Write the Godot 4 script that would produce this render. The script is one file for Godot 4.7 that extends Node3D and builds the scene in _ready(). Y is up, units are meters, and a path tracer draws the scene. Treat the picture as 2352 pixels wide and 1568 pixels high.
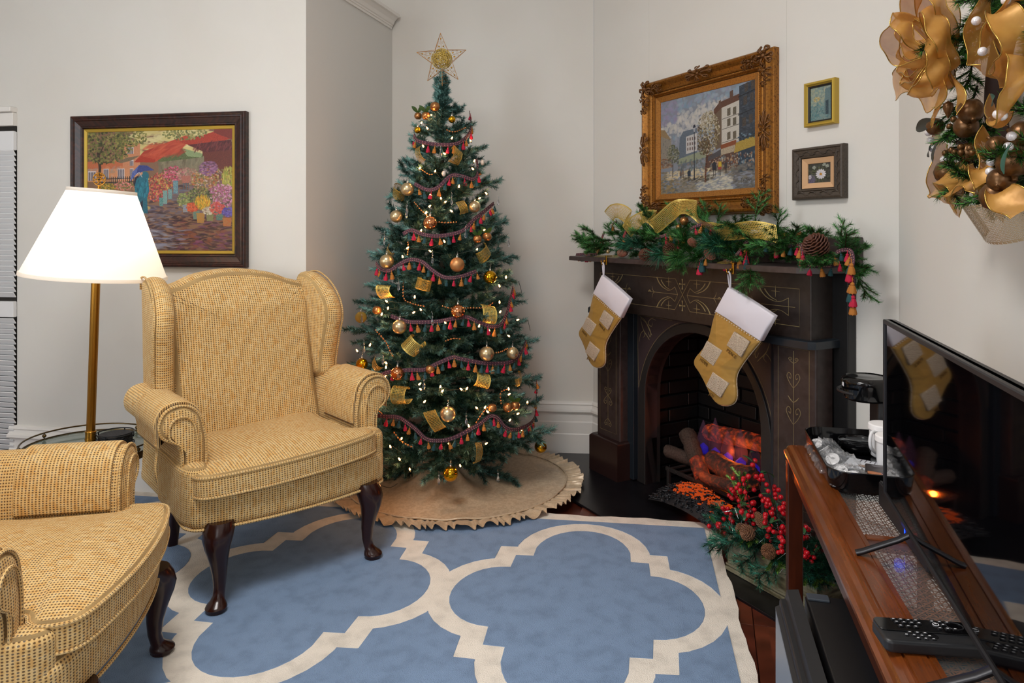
extends Node3D

# ---------------------------------------------------------------- mesh builder
class MB:
	var v := PackedVector3Array()
	var n := PackedVector3Array()
	var t := PackedVector2Array()
	var ix := PackedInt32Array()
	var c := PackedColorArray()
	var xf := Transform3D.IDENTITY
	var tint := Color.WHITE
	var us := 1.0

	func at(p: Vector3, turn := 0.0) -> MB:
		xf = Transform3D(Basis(Vector3.UP, turn), p)
		return self

	func pt(p: Vector3, nn: Vector3, uv := Vector2.ZERO) -> int:
		v.append(xf * p)
		n.append((xf.basis * nn).normalized())
		t.append(uv * us)
		c.append(tint)
		return v.size() - 1

	func tri(a: int, b: int, d: int) -> void:
		var fn := (v[b] - v[a]).cross(v[d] - v[a])
		if fn.dot(n[a] + n[b] + n[d]) > 0.0:
			ix.append(a); ix.append(d); ix.append(b)
		else:
			ix.append(a); ix.append(b); ix.append(d)

	func quad(a: int, b: int, d: int, e: int) -> void:
		tri(a, b, d)
		tri(a, d, e)

	# flat polygon corner list (convex), one normal
	func flat(pts: Array, uvs := []) -> void:
		var nn: Vector3 = (pts[1] - pts[0]).cross(pts[2] - pts[0]).normalized()
		var first := v.size()
		for k in pts.size():
			pt(pts[k], nn, uvs[k] if uvs.size() > k else Vector2(pts[k].x + pts[k].z * 0.7, pts[k].y))
		for k in range(1, pts.size() - 1):
			tri(first, first + k, first + k + 1)

	# flat quad turned to face the given direction
	func face(a: Vector3, b: Vector3, d: Vector3, e: Vector3, nn: Vector3, w := 1.0, h := 1.0) -> void:
		var i0 := pt(a, nn, Vector2(0, h))
		var i1 := pt(b, nn, Vector2(w, h))
		var i2 := pt(d, nn, Vector2(w, 0))
		var i3 := pt(e, nn, Vector2(0, 0))
		quad(i0, i1, i2, i3)

	# box with rounded-looking edges
	func box(ctr: Vector3, size: Vector3, bev := 0.003) -> MB:
		var h := size / 2.0
		bev = minf(bev, minf(h.x, minf(h.y, h.z)) * 0.95)
		var id := {}
		for ax in 3:
			for sg in [-1, 1]:
				var a2 := (ax + 1) % 3
				var a3 := (ax + 2) % 3
				for s2 in [-1, 1]:
					for s3 in [-1, 1]:
						var p := Vector3.ZERO
						p[ax] = sg * h[ax]
						p[a2] = s2 * (h[a2] - bev)
						p[a3] = s3 * (h[a3] - bev)
						var nn := Vector3.ZERO
						nn[ax] = sg
						var s := [0, 0, 0]
						s[ax] = sg; s[a2] = s2; s[a3] = s3
						id[[ax, s[0], s[1], s[2]]] = pt(ctr + p, nn, Vector2(p[a2] if ax != 0 else p[a3], p[a3] if ax != 0 else p[a2]))
		for ax in 3:
			var a2 := (ax + 1) % 3
			var a3 := (ax + 2) % 3
			for sg in [-1, 1]:
				var q := []
				for w in [[-1, -1], [1, -1], [1, 1], [-1, 1]]:
					var s := [0, 0, 0]
					s[ax] = sg; s[a2] = w[0]; s[a3] = w[1]
					q.append(id[[ax, s[0], s[1], s[2]]])
				quad(q[0], q[1], q[2], q[3])
			if bev > 0.0:
				for s2 in [-1, 1]:
					for s3 in [-1, 1]:
						var e := []
						for w in [[a2, -1], [a2, 1], [a3, 1], [a3, -1]]:
							var s := [0, 0, 0]
							s[ax] = w[1]; s[a2] = s2; s[a3] = s3
							e.append(id[[w[0], s[0], s[1], s[2]]])
						quad(e[0], e[1], e[2], e[3])
		if bev > 0.0:
			for sx in [-1, 1]:
				for sy in [-1, 1]:
					for sz in [-1, 1]:
						tri(id[[0, sx, sy, sz]], id[[1, sx, sy, sz]], id[[2, sx, sy, sz]])
		return self

	# skin over rings of equal point count
	func loft(rings: Array, closed := true, cap0 := true, cap1 := true, inward := false) -> MB:
		var m: int = rings[0].size()
		var r := rings.size()
		var cols := m + 1 if closed else m
		var nrm := []
		var vote := 0.0
		var best := 0.0
		for a in r:
			var row := PackedVector3Array()
			var ctr := Vector3.ZERO
			for p in rings[a]:
				ctr += p
			ctr /= m
			for b in m:
				var p: Vector3 = rings[a][b]
				var b0 := (b + m - 1) % m if closed else maxi(b - 1, 0)
				var b1 := (b + 1) % m if closed else mini(b + 1, m - 1)
				var a0 := maxi(a - 1, 0)
				var a1 := mini(a + 1, r - 1)
				if rings[a0][b].distance_squared_to(p) < 1e-12: a0 = a
				if rings[a1][b].distance_squared_to(p) < 1e-12: a1 = a
				var du: Vector3 = rings[a][b1] - rings[a][b0]
				var dv: Vector3 = rings[a1][b] - rings[a0][b]
				if du.length_squared() < 1e-14:
					var al := a1 if rings[a1][b1].distance_squared_to(rings[a1][b0]) > 1e-14 else a0
					du = rings[al][b1] - rings[al][b0]
				var nn := du.cross(dv)
				row.append(nn.normalized() if nn.length_squared() > 1e-20 else Vector3.UP)
				vote += nn.normalized().dot((p - ctr).normalized()) if closed else 0.0
			nrm.append(row)
		var sg := -1.0 if (vote < 0.0) != inward else 1.0
		var first := v.size()
		var vv := 0.0
		for a in r:
			if a > 0:
				vv += rings[a][0].distance_to(rings[a - 1][0])
			var uu := 0.0
			for b in cols:
				var bb := b % m
				if b > 0:
					uu += rings[a][bb].distance_to(rings[a][b - 1])
				pt(rings[a][bb], nrm[a][bb] * sg, Vector2(uu, vv))
		for a in r - 1:
			for b in cols - 1:
				var q := first + a * cols + b
				quad(q, q + 1, q + cols + 1, q + cols)
		if closed:
			if cap0: _cap(rings[0], rings[1 if r > 1 else 0])
			if cap1: _cap(rings[r - 1], rings[maxi(r - 2, 0)])
		return self

	func _cap(ring, other) -> void:
		var ctr := Vector3.ZERO
		var oc := Vector3.ZERO
		for p in ring: ctr += p
		for p in other: oc += p
		ctr /= ring.size()
		oc /= other.size()
		var nn := Vector3.ZERO
		for b in ring.size():
			nn += (ring[b] - ctr).cross(ring[(b + 1) % ring.size()] - ctr)
		if nn.length_squared() < 1e-16: return
		nn = nn.normalized()
		if nn.dot(ctr - oc) < 0.0: nn = -nn
		var i0 := pt(ctr, nn, Vector2.ZERO)
		var f := v.size()
		for p in ring: pt(p, nn, Vector2(p.x - ctr.x, p.z - ctr.z))
		for b in ring.size(): tri(i0, f + b, f + (b + 1) % ring.size())

	# turned shape round the y axis; profile of (radius, height)
	func lathe(prof: Array, seg := 20, ctr := Vector3.ZERO) -> MB:
		var rings := []
		for q in prof:
			var ring := PackedVector3Array()
			for k in seg:
				var a := TAU * k / seg
				ring.append(ctr + Vector3(cos(a) * maxf(q.x, 1e-5), q.y, sin(a) * maxf(q.x, 1e-5)))
			rings.append(ring)
		return loft(rings)

	func ball(ctr: Vector3, r: float, seg := 12, sy := 1.0) -> MB:
		var prof := []
		var k2 := maxi(seg / 2, 3)
		for k in k2 + 1:
			var a := PI * k / k2
			prof.append(Vector2(sin(a) * r, -cos(a) * r * sy))
		return lathe(prof, seg, ctr)

	# round bar along a path; r a number or an array
	func tube(path: Array, r, seg := 8, closed := false, flat_y := 1.0, up := Vector3.ZERO) -> MB:
		var rings := []
		var m := path.size()
		var side := Vector3.ZERO
		for k in m:
			var a: Vector3 = path[(k + m - 1) % m] if closed else path[maxi(k - 1, 0)]
			var b: Vector3 = path[(k + 1) % m] if closed else path[mini(k + 1, m - 1)]
			var d := (b - a).normalized()
			if up != Vector3.ZERO:
				side = d.cross(up).normalized()
			elif side == Vector3.ZERO:
				side = d.cross(Vector3.UP if absf(d.y) < 0.9 else Vector3.RIGHT).normalized()
			else:
				side = (side - d * d.dot(side)).normalized()
			var u2 := side.cross(d)
			var rr: float = r[k] if r is Array else r
			var ring := PackedVector3Array()
			for s in seg:
				var an := TAU * (s + 0.5) / seg
				ring.append(path[k] + (side * cos(an) + u2 * sin(an) * flat_y) * rr)
			rings.append(ring)
		if closed: rings.append(rings[0])
		return loft(rings, true, not closed, not closed)

	# grid over f(u, v) with u, v in 0..1; su, sv scale the texture
	func grid(nu: int, nv: int, f: Callable, su := 1.0, sv := 1.0, flip := false) -> MB:
		var p := []
		for b in nv + 1:
			var row := PackedVector3Array()
			for a in nu + 1:
				row.append(f.call(float(a) / nu, float(b) / nv))
			p.append(row)
		var first := v.size()
		for b in nv + 1:
			for a in nu + 1:
				var du: Vector3 = p[b][mini(a + 1, nu)] - p[b][maxi(a - 1, 0)]
				var dv: Vector3 = p[mini(b + 1, nv)][a] - p[maxi(b - 1, 0)][a]
				var nn := du.cross(dv).normalized()
				pt(p[b][a], -nn if flip else nn, Vector2(float(a) / nu * su, float(b) / nv * sv))
		for b in nv:
			for a in nu:
				var q := first + b * (nu + 1) + a
				quad(q, q + 1, q + nu + 2, q + nu + 1)
		return self

	# polygon in the XY plane pushed out along Z from z0 to z1, edges eased by bev
	func prism(poly: PackedVector2Array, z0: float, z1: float, bev := 0.0, back := true) -> MB:
		if Geometry2D.is_polygon_clockwise(poly): poly.reverse()
		var m := poly.size()
		var inn := inset(poly, bev)
		var idx := Geometry2D.triangulate_polygon(inn)
		if idx.is_empty():
			inn = poly
			idx = Geometry2D.triangulate_polygon(poly)
		for side in ([0, 1] if back else [1]):
			var nn := Vector3(0, 0, 1 if side == 1 else -1)
			var f := v.size()
			for q in inn: pt(Vector3(q.x, q.y, z1 if side == 1 else z0), nn, q)
			for k in range(0, idx.size(), 3): tri(f + idx[k], f + idx[k + 1], f + idx[k + 2])
		var uu := 0.0
		for k in m:
			var k1 := (k + 1) % m
			var e := (poly[k1] - poly[k])
			var nn := Vector3(e.y, -e.x, 0).normalized()
			var l := e.length()
			var zt := z1 - bev
			var a := pt(Vector3(poly[k].x, poly[k].y, z0), nn, Vector2(uu, z0))
			var b := pt(Vector3(poly[k1].x, poly[k1].y, z0), nn, Vector2(uu + l, z0))
			var d := pt(Vector3(poly[k1].x, poly[k1].y, zt), nn, Vector2(uu + l, zt))
			var g := pt(Vector3(poly[k].x, poly[k].y, zt), nn, Vector2(uu, zt))
			quad(a, b, d, g)
			if bev > 0.0:
				var h := pt(Vector3(inn[k1].x, inn[k1].y, z1), Vector3(0, 0, 1), inn[k1])
				var i := pt(Vector3(inn[k].x, inn[k].y, z1), Vector3(0, 0, 1), inn[k])
				quad(g, d, h, i)
			uu += l
		return self

	static func inset(poly: PackedVector2Array, d: float) -> PackedVector2Array:
		var m := poly.size()
		var o := PackedVector2Array()
		for k in m:
			var e0 := (poly[k] - poly[(k + m - 1) % m]).normalized()
			var e1 := (poly[(k + 1) % m] - poly[k]).normalized()
			var n0 := Vector2(-e0.y, e0.x)
			var n1 := Vector2(-e1.y, e1.x)
			var b := n0 + n1
			o.append(poly[k] + b * d / maxf(0.5, 1.0 + n0.dot(n1)))
		return o

	# stuffed shape: closed outline in XY, thickness along Z, round edge r, crowns bulge the faces
	func pillow(outl: PackedVector2Array, z0: float, z1: float, r: float, crown1 := 0.0, crown0 := 0.0, warp = null, fill := 5) -> MB:
		if Geometry2D.is_polygon_clockwise(outl): outl.reverse()
		var ctr := Vector2.ZERO
		for q in outl: ctr += q
		ctr /= outl.size()
		var rings := []
		var mid := (z0 + z1) / 2.0
		r = minf(r, (z1 - z0) / 2.0)
		for side in [0, 1]:
			var seq := []
			var zz := z1 if side == 1 else z0
			var sg := 1.0 if side == 1 else -1.0
			for k in 5:
				var a := PI / 2 * k / 4.0
				seq.append([inset(outl, r * (1.0 - cos(a))), zz - sg * r * (1.0 - sin(a))])
			var edge: PackedVector2Array = seq[4][0]
			for k in range(1, fill + 1):
				var s := 1.0 - float(k) / fill
				var cr := (crown1 if side == 1 else crown0)
				var ring := PackedVector2Array()
				for q in edge: ring.append(ctr + (q - ctr) * maxf(s, 0.004))
				seq.append([ring, zz + sg * cr * (1.0 - s * s)])
			if side == 0: seq.reverse()
			for q in seq: rings.append(q)
		var out := []
		for q in rings:
			var ring := PackedVector3Array()
			for w in q[0]:
				var p := Vector3(w.x, w.y, q[1])
				ring.append(warp.call(p) if warp != null else p)
			out.append(ring)
		var f := v.size()
		loft(out, true, false, false)
		# texture: faces by outline coordinates, side by run
		var m := outl.size() + 1
		var side_u := PackedFloat32Array([0.0])
		for k in outl.size(): side_u.append(side_u[k] + outl[k].distance_to(outl[(k + 1) % outl.size()]))
		for a in rings.size():
			var rim := absi(a * 2 - (rings.size() - 1)) <= 5
			for b in m:
				var w: Vector2 = rings[a][0][b % outl.size()]
				t[f + a * m + b] = (Vector2(side_u[b], rings[a][1]) if rim else w) * us
		return self

	func mesh() -> ArrayMesh:
		var am := ArrayMesh.new()
		if v.is_empty(): return am
		var a := []
		a.resize(Mesh.ARRAY_MAX)
		a[Mesh.ARRAY_VERTEX] = v
		a[Mesh.ARRAY_NORMAL] = n
		a[Mesh.ARRAY_TEX_UV] = t
		a[Mesh.ARRAY_COLOR] = c
		a[Mesh.ARRAY_INDEX] = ix
		am.add_surface_from_arrays(Mesh.PRIMITIVE_TRIANGLES, a)
		return am

# ---------------------------------------------------------------- scene helpers
var taken := {}
var M := {}
var rng := RandomNumberGenerator.new()

func numbered(called: String) -> String:
	if not taken.has(called):
		taken[called] = 0
		return called
	taken[called] += 1
	return "%s_%03d" % [called, taken[called]]

func tag(o: Node, label: String, category: String, group := "") -> Node:
	o.set_meta("label", label)
	o.set_meta("category", category)
	if group: o.set_meta("group", group)
	return o

func thing(called: String, label: String, category: String, where := Vector3.ZERO, turn := 0.0, group := "") -> Node3D:
	var o := Node3D.new()
	o.name = numbered(called)
	add_child(o, true)
	o.position = where
	o.rotation.y = turn
	tag(o, label, category, group)
	return o

func part(parent: Node, called: String, m, mat: Material, label := "") -> MeshInstance3D:
	var o := MeshInstance3D.new()
	o.name = called
	o.mesh = m.mesh() if m is MB else m
	o.material_override = mat
	parent.add_child(o, true)
	if label: o.set_meta("label", label)
	return o

func solo(called: String, label: String, category: String, m, mat: Material, where := Vector3.ZERO, turn := 0.0, group := "") -> MeshInstance3D:
	var o := part(self, numbered(called), m, mat)
	o.position = where
	o.rotation.y = turn
	tag(o, label, category, group)
	return o

func struct(called: String, m, mat: Material) -> MeshInstance3D:
	var o := part(self, numbered(called), m, mat)
	o.set_meta("kind", "structure")
	return o

func dup(src: Node3D, called: String, label: String, where: Vector3, basis_ := Basis.IDENTITY) -> Node3D:
	var o := src.duplicate() as Node3D
	o.name = numbered(called)
	add_child(o, true)
	o.transform = Transform3D(basis_, where)
	o.set_meta("label", label)
	return o

func D(x: float, y: float, depth: float) -> Vector3:
	return Vector3(x, y, -depth)

func hexc(h: String) -> Color:
	return Color.html(h)

func mt(col, rough := 0.6, metal := 0.0, spec := 0.5) -> StandardMaterial3D:
	var m := StandardMaterial3D.new()
	m.albedo_color = Color.html(col) if col is String else col
	m.roughness = rough
	m.metallic = metal
	m.metallic_specular = spec
	return m

func noise(seed_: int, freq: float, oct := 4) -> FastNoiseLite:
	var f := FastNoiseLite.new()
	f.seed = seed_
	f.noise_type = FastNoiseLite.TYPE_SIMPLEX_SMOOTH
	f.frequency = freq
	f.fractal_octaves = oct
	return f

func tex(w: int, h: int, f: Callable) -> ImageTexture:
	var im := Image.create(w, h, false, Image.FORMAT_RGB8)
	for y in h:
		for x in w:
			im.set_pixel(x, y, f.call(x, y))
	return ImageTexture.create_from_image(im)

# seamless noise picture, drawn with a material's triplanar mapping
func nz(seed_: int, freq: float, ramp: Array, size := 256, oct := 4, as_normal := false) -> NoiseTexture2D:
	var t := NoiseTexture2D.new()
	t.width = size
	t.height = size
	t.seamless = true
	t.noise = noise(seed_, freq, oct)
	if as_normal:
		t.as_normal_map = true
	elif ramp.size():
		var g := Gradient.new()
		var off := PackedFloat32Array()
		var cc := PackedColorArray()
		for k in ramp.size():
			off.append(float(k) / (ramp.size() - 1))
			cc.append(ramp[k] if ramp[k] is Color else Color.html(ramp[k]))
		g.offsets = off
		g.colors = cc
		t.color_ramp = g
	return t

func tri_map(m: StandardMaterial3D, scale_: Vector3, world := false) -> StandardMaterial3D:
	m.uv1_triplanar = true
	m.uv1_world_triplanar = world
	m.uv1_scale = scale_
	return m

func catmull(pts: Array, per := 6, closed := false) -> Array:
	var o := []
	var m := pts.size()
	for k in (m if closed else m - 1):
		var p0 = pts[(k + m - 1) % m] if closed else pts[maxi(k - 1, 0)]
		var p1 = pts[k]
		var p2 = pts[(k + 1) % m]
		var p3 = pts[(k + 2) % m] if closed else pts[mini(k + 2, m - 1)]
		for s in per:
			var u := float(s) / per
			o.append(0.5 * (2.0 * p1 + (p2 - p0) * u + (2.0 * p0 - 5.0 * p1 + 4.0 * p2 - p3) * u * u + (3.0 * p1 - p0 - 3.0 * p2 + p3) * u * u * u))
	if not closed: o.append(pts[m - 1])
	return o

func v2(pts: Array) -> PackedVector2Array:
	var o := PackedVector2Array()
	for p in pts: o.append(Vector2(p[0], p[1]) if p is Array else p)
	return o

func round_poly(pts: Array, per := 6) -> PackedVector2Array:
	var l := []
	for p in pts: l.append(Vector2(p[0], p[1]))
	return v2(catmull(l, per, true))

# moulding: profile (out, up) swept along straight runs in plan, mitred; outward is to the left of the run
func mould(mb: MB, path: Array, prof: Array) -> MB:
	var m := path.size()
	var ends := []
	for k in m:
		var a: Vector3 = (path[k] - path[k - 1]).normalized() if k > 0 else (path[1] - path[0]).normalized()
		var b: Vector3 = (path[k + 1] - path[k]).normalized() if k < m - 1 else a
		var na := Vector3(-a.z, 0, a.x)
		var nb := Vector3(-b.z, 0, b.x)
		ends.append((na + nb) / (1.0 + na.dot(nb)))
	for k in m - 1:
		for j in prof.size() - 1:
			var p: Vector2 = prof[j]
			var q: Vector2 = prof[j + 1]
			var a: Vector3 = path[k] + ends[k] * p.x + Vector3.UP * p.y
			var b: Vector3 = path[k + 1] + ends[k + 1] * p.x + Vector3.UP * p.y
			var d: Vector3 = path[k + 1] + ends[k + 1] * q.x + Vector3.UP * q.y
			var e: Vector3 = path[k] + ends[k] * q.x + Vector3.UP * q.y
			var dir: Vector3 = (path[k + 1] - path[k]).normalized()
			var out := Vector3(-dir.z, 0, dir.x)
			var nn: Vector3 = (out * (q.y - p.y) + Vector3.UP * (p.x - q.x)).normalized()
			mb.face(a, b, d, e, nn, a.distance_to(b), p.distance_to(q))
	return mb

# picture-frame ring of outer size w x h, profile of (inset, height out of the wall), front towards +Z
func ring_frame(mb: MB, w: float, h: float, prof: Array) -> MB:
	for side in 4:
		for j in prof.size() - 1:
			var p: Vector2 = prof[j]
			var q: Vector2 = prof[j + 1]
			var hw := w / 2.0
			var hh := h / 2.0
			var cs := []
			for pr in [p, q]:
				cs.append([Vector3(-hw + pr.x, -hh + pr.x, pr.y), Vector3(hw - pr.x, -hh + pr.x, pr.y), Vector3(hw - pr.x, hh - pr.x, pr.y), Vector3(-hw + pr.x, hh - pr.x, pr.y)])
			var s1 := (side + 1) % 4
			var inn := [Vector3(0, 1, 0), Vector3(-1, 0, 0), Vector3(0, -1, 0), Vector3(1, 0, 0)][side] as Vector3
			var nn := (Vector3(0, 0, 1) * (q.x - p.x) - inn * (q.y - p.y)).normalized()
			var l: float = cs[0][side].distance_to(cs[0][s1])
			var i0 := mb.pt(cs[0][side], nn, Vector2(p.x, p.y + p.x))
			var i1 := mb.pt(cs[0][s1], nn, Vector2(p.x + l, p.y + p.x))
			var i2 := mb.pt(cs[1][s1], nn, Vector2(p.x + l, q.y + q.x))
			var i3 := mb.pt(cs[1][side], nn, Vector2(p.x, q.y + q.x))
			mb.quad(i0, i1, i2, i3)
	return mb

func _ready() -> void:
	rng.seed = 20241
	set_view()
	materials()
	shell()
	carpet()
	hearth_things()
	pictures()
	seats()
	lamp_corner()
	tree_things()
	mantel_things()
	wreath_things()
	console_things()
	planter_things()

func set_view() -> void:
	var cam := Camera3D.new()
	cam.name = "camera"
	cam.projection = Camera3D.PROJECTION_FRUSTUM
	cam.near = 0.05
	cam.far = 60.0
	# focal length 1600 px on a 2352 x 1568 frame, level, lens shifted down 246 px
	cam.size = 0.05 * 1568.0 / 1600.0
	cam.frustum_offset = Vector2(0.0, -0.05 * 246.0 / 1600.0)
	cam.position = Vector3(0, 1.30, 0)
	add_child(cam)
	cam.current = true
	var we := WorldEnvironment.new()
	we.name = "surroundings"
	var e := Environment.new()
	e.background_mode = Environment.BG_SKY
	var sky := Sky.new()
	var sm := ProceduralSkyMaterial.new()
	sm.sky_top_color = Color(0.62, 0.74, 0.92)
	sm.sky_horizon_color = Color(0.86, 0.90, 0.96)
	sm.ground_bottom_color = Color(0.35, 0.36, 0.33)
	sm.ground_horizon_color = Color(0.7, 0.72, 0.72)
	sky.sky_material = sm
	e.sky = sky
	e.tonemap_mode = Environment.TONE_MAPPER_LINEAR
	e.tonemap_exposure = 0.38
	e.sdfgi_enabled = true
	e.ssao_enabled = true
	e.ssil_enabled = true
	we.environment = e
	add_child(we)
	# unseen daylight through the side wall opening and from behind the camera
	area("unseen_daylight", Vector3(-3.3, 1.9, 0.35), Vector3(0.9, -0.12, -0.55), Vector2(1.3, 2.0), Color(0.90, 0.95, 1.0), 14.0)
	area("unseen_daylight", Vector3(-0.5, 1.75, 2.25), Vector3(0.1, -0.05, -1.0), Vector2(2.2, 1.9), Color(0.93, 0.96, 1.0), 9.0)  # unseen source that softly lights the room; the rear wall has no opening
	# unseen ceiling lamps: flush panel for soft overhead light, globe for the tree shadow
	area("unseen_ceiling_light", Vector3(-0.75, 3.22, -1.1), Vector3(0.0, -1.0, 0.001), Vector2(0.9, 0.9), Color(1.0, 0.97, 0.94), 15.0)
	omni(Vector3(-2.55, 2.98, -0.30), Color(0.98, 0.98, 1.0), 26.0, 0.11)

func area(called: String, where: Vector3, towards: Vector3, size: Vector2, col: Color, energy: float) -> AreaLight3D:
	var l := AreaLight3D.new()
	l.name = called
	l.area_size = size
	l.light_color = col.linear_to_srgb()
	l.light_energy = energy
	l.area_range = 14.0
	l.shadow_enabled = true
	add_child(l, true)
	l.look_at_from_position(where, where + towards, Vector3.UP if absf(towards.normalized().y) < 0.95 else Vector3.FORWARD)
	return l

func omni(where: Vector3, col: Color, energy: float, size: float, parent: Node = self) -> OmniLight3D:
	var l := OmniLight3D.new()
	l.name = "bulb_light"
	l.light_color = col
	l.light_energy = energy
	l.light_size = size
	l.omni_range = 12.0
	l.omni_attenuation = 2.0
	l.shadow_enabled = true
	parent.add_child(l, true)
	l.position = where
	return l

func materials() -> void:
	var plaster := nz(3, 0.012, ["fbf9f5", "fffffd"], 256, 3)
	var bump := nz(5, 0.06, [], 256, 4)
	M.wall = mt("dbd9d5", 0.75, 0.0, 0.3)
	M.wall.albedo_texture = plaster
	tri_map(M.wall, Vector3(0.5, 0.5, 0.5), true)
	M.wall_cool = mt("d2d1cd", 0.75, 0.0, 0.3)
	M.ceiling = mt("f0eeea", 0.9)
	M.trim = mt("e6e3de", 0.4)
	M.louver = mt("e4e5e6", 0.45)
	M.dark = mt("17130f", 0.6)
	var boards := []
	for k in 3:
		var bm := mt(["6b3020", "5f2a1b", "743824"][k], 0.32)
		bm.albedo_texture = tex(64, 512, func(x, y):
			var q: float = 0.78 + 0.35 * woodn.get_noise_2d(x * 9.0 + k * 900, y * 0.7)
			return Color(q, q, q))
		boards.append(bm)
	M.boards = boards
	M.slate = mt("131317", 0.30)
	M.slate.albedo_texture = nz(11, 0.02, ["8a8a92", "ffffff", "b0b0b8"], 256, 5)
	tri_map(M.slate, Vector3(1.2, 1.2, 1.2), true)
	M.pile_white = mt("f0e8dc", 0.95, 0.0, 0.1)
	M.pile_blue = mt("8098b8", 0.95, 0.0, 0.1)
	var fuzz := nz(21, 0.012, ["e2e2e2", "f8f8f8", "ffffff"], 512, 6)
	for key in ["pile_white", "pile_blue"]:
		var pm: StandardMaterial3D = M[key]
		pm.albedo_texture = fuzz
		pm.heightmap_enabled = true
		pm.heightmap_texture = nz(22, 0.30, [], 512, 3)
		pm.heightmap_scale = 0.25
		pm.rim_enabled = true
		pm.rim = 0.3
		pm.rim_tint = 0.5
		tri_map(pm, Vector3(1.6, 1.6, 1.6), true)

var woodn := FastNoiseLite.new()

func plan_wall(called: String, a: Vector2, b: Vector2, y0: float, y1: float, mat: Material, thick := 0.12) -> MeshInstance3D:
	# a, b in (x, depth); thickness goes to the left-hand side seen from above walking a to b (away from the room)
	var e := (b - a)
	var mb := MB.new()
	var mid := (a + b) / 2.0
	mb.xf = Transform3D(Basis(Vector3.UP, atan2(e.y, e.x)), D(mid.x, (y0 + y1) / 2.0, mid.y))
	mb.box(Vector3(0, 0, -thick / 2.0), Vector3(e.length(), y1 - y0, thick), 0.001)
	return struct(called, mb, mat)

const C0 := Vector2(-2.571, 3.619)
const C1 := Vector2(-0.992, 3.355)
const C2 := Vector2(-0.728, 4.235)
const C3 := Vector2(0.4842, 4.1212)
const C4 := Vector2(1.3804, 2.4844)
const CR := Vector2(0.10, -2.35)

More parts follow.
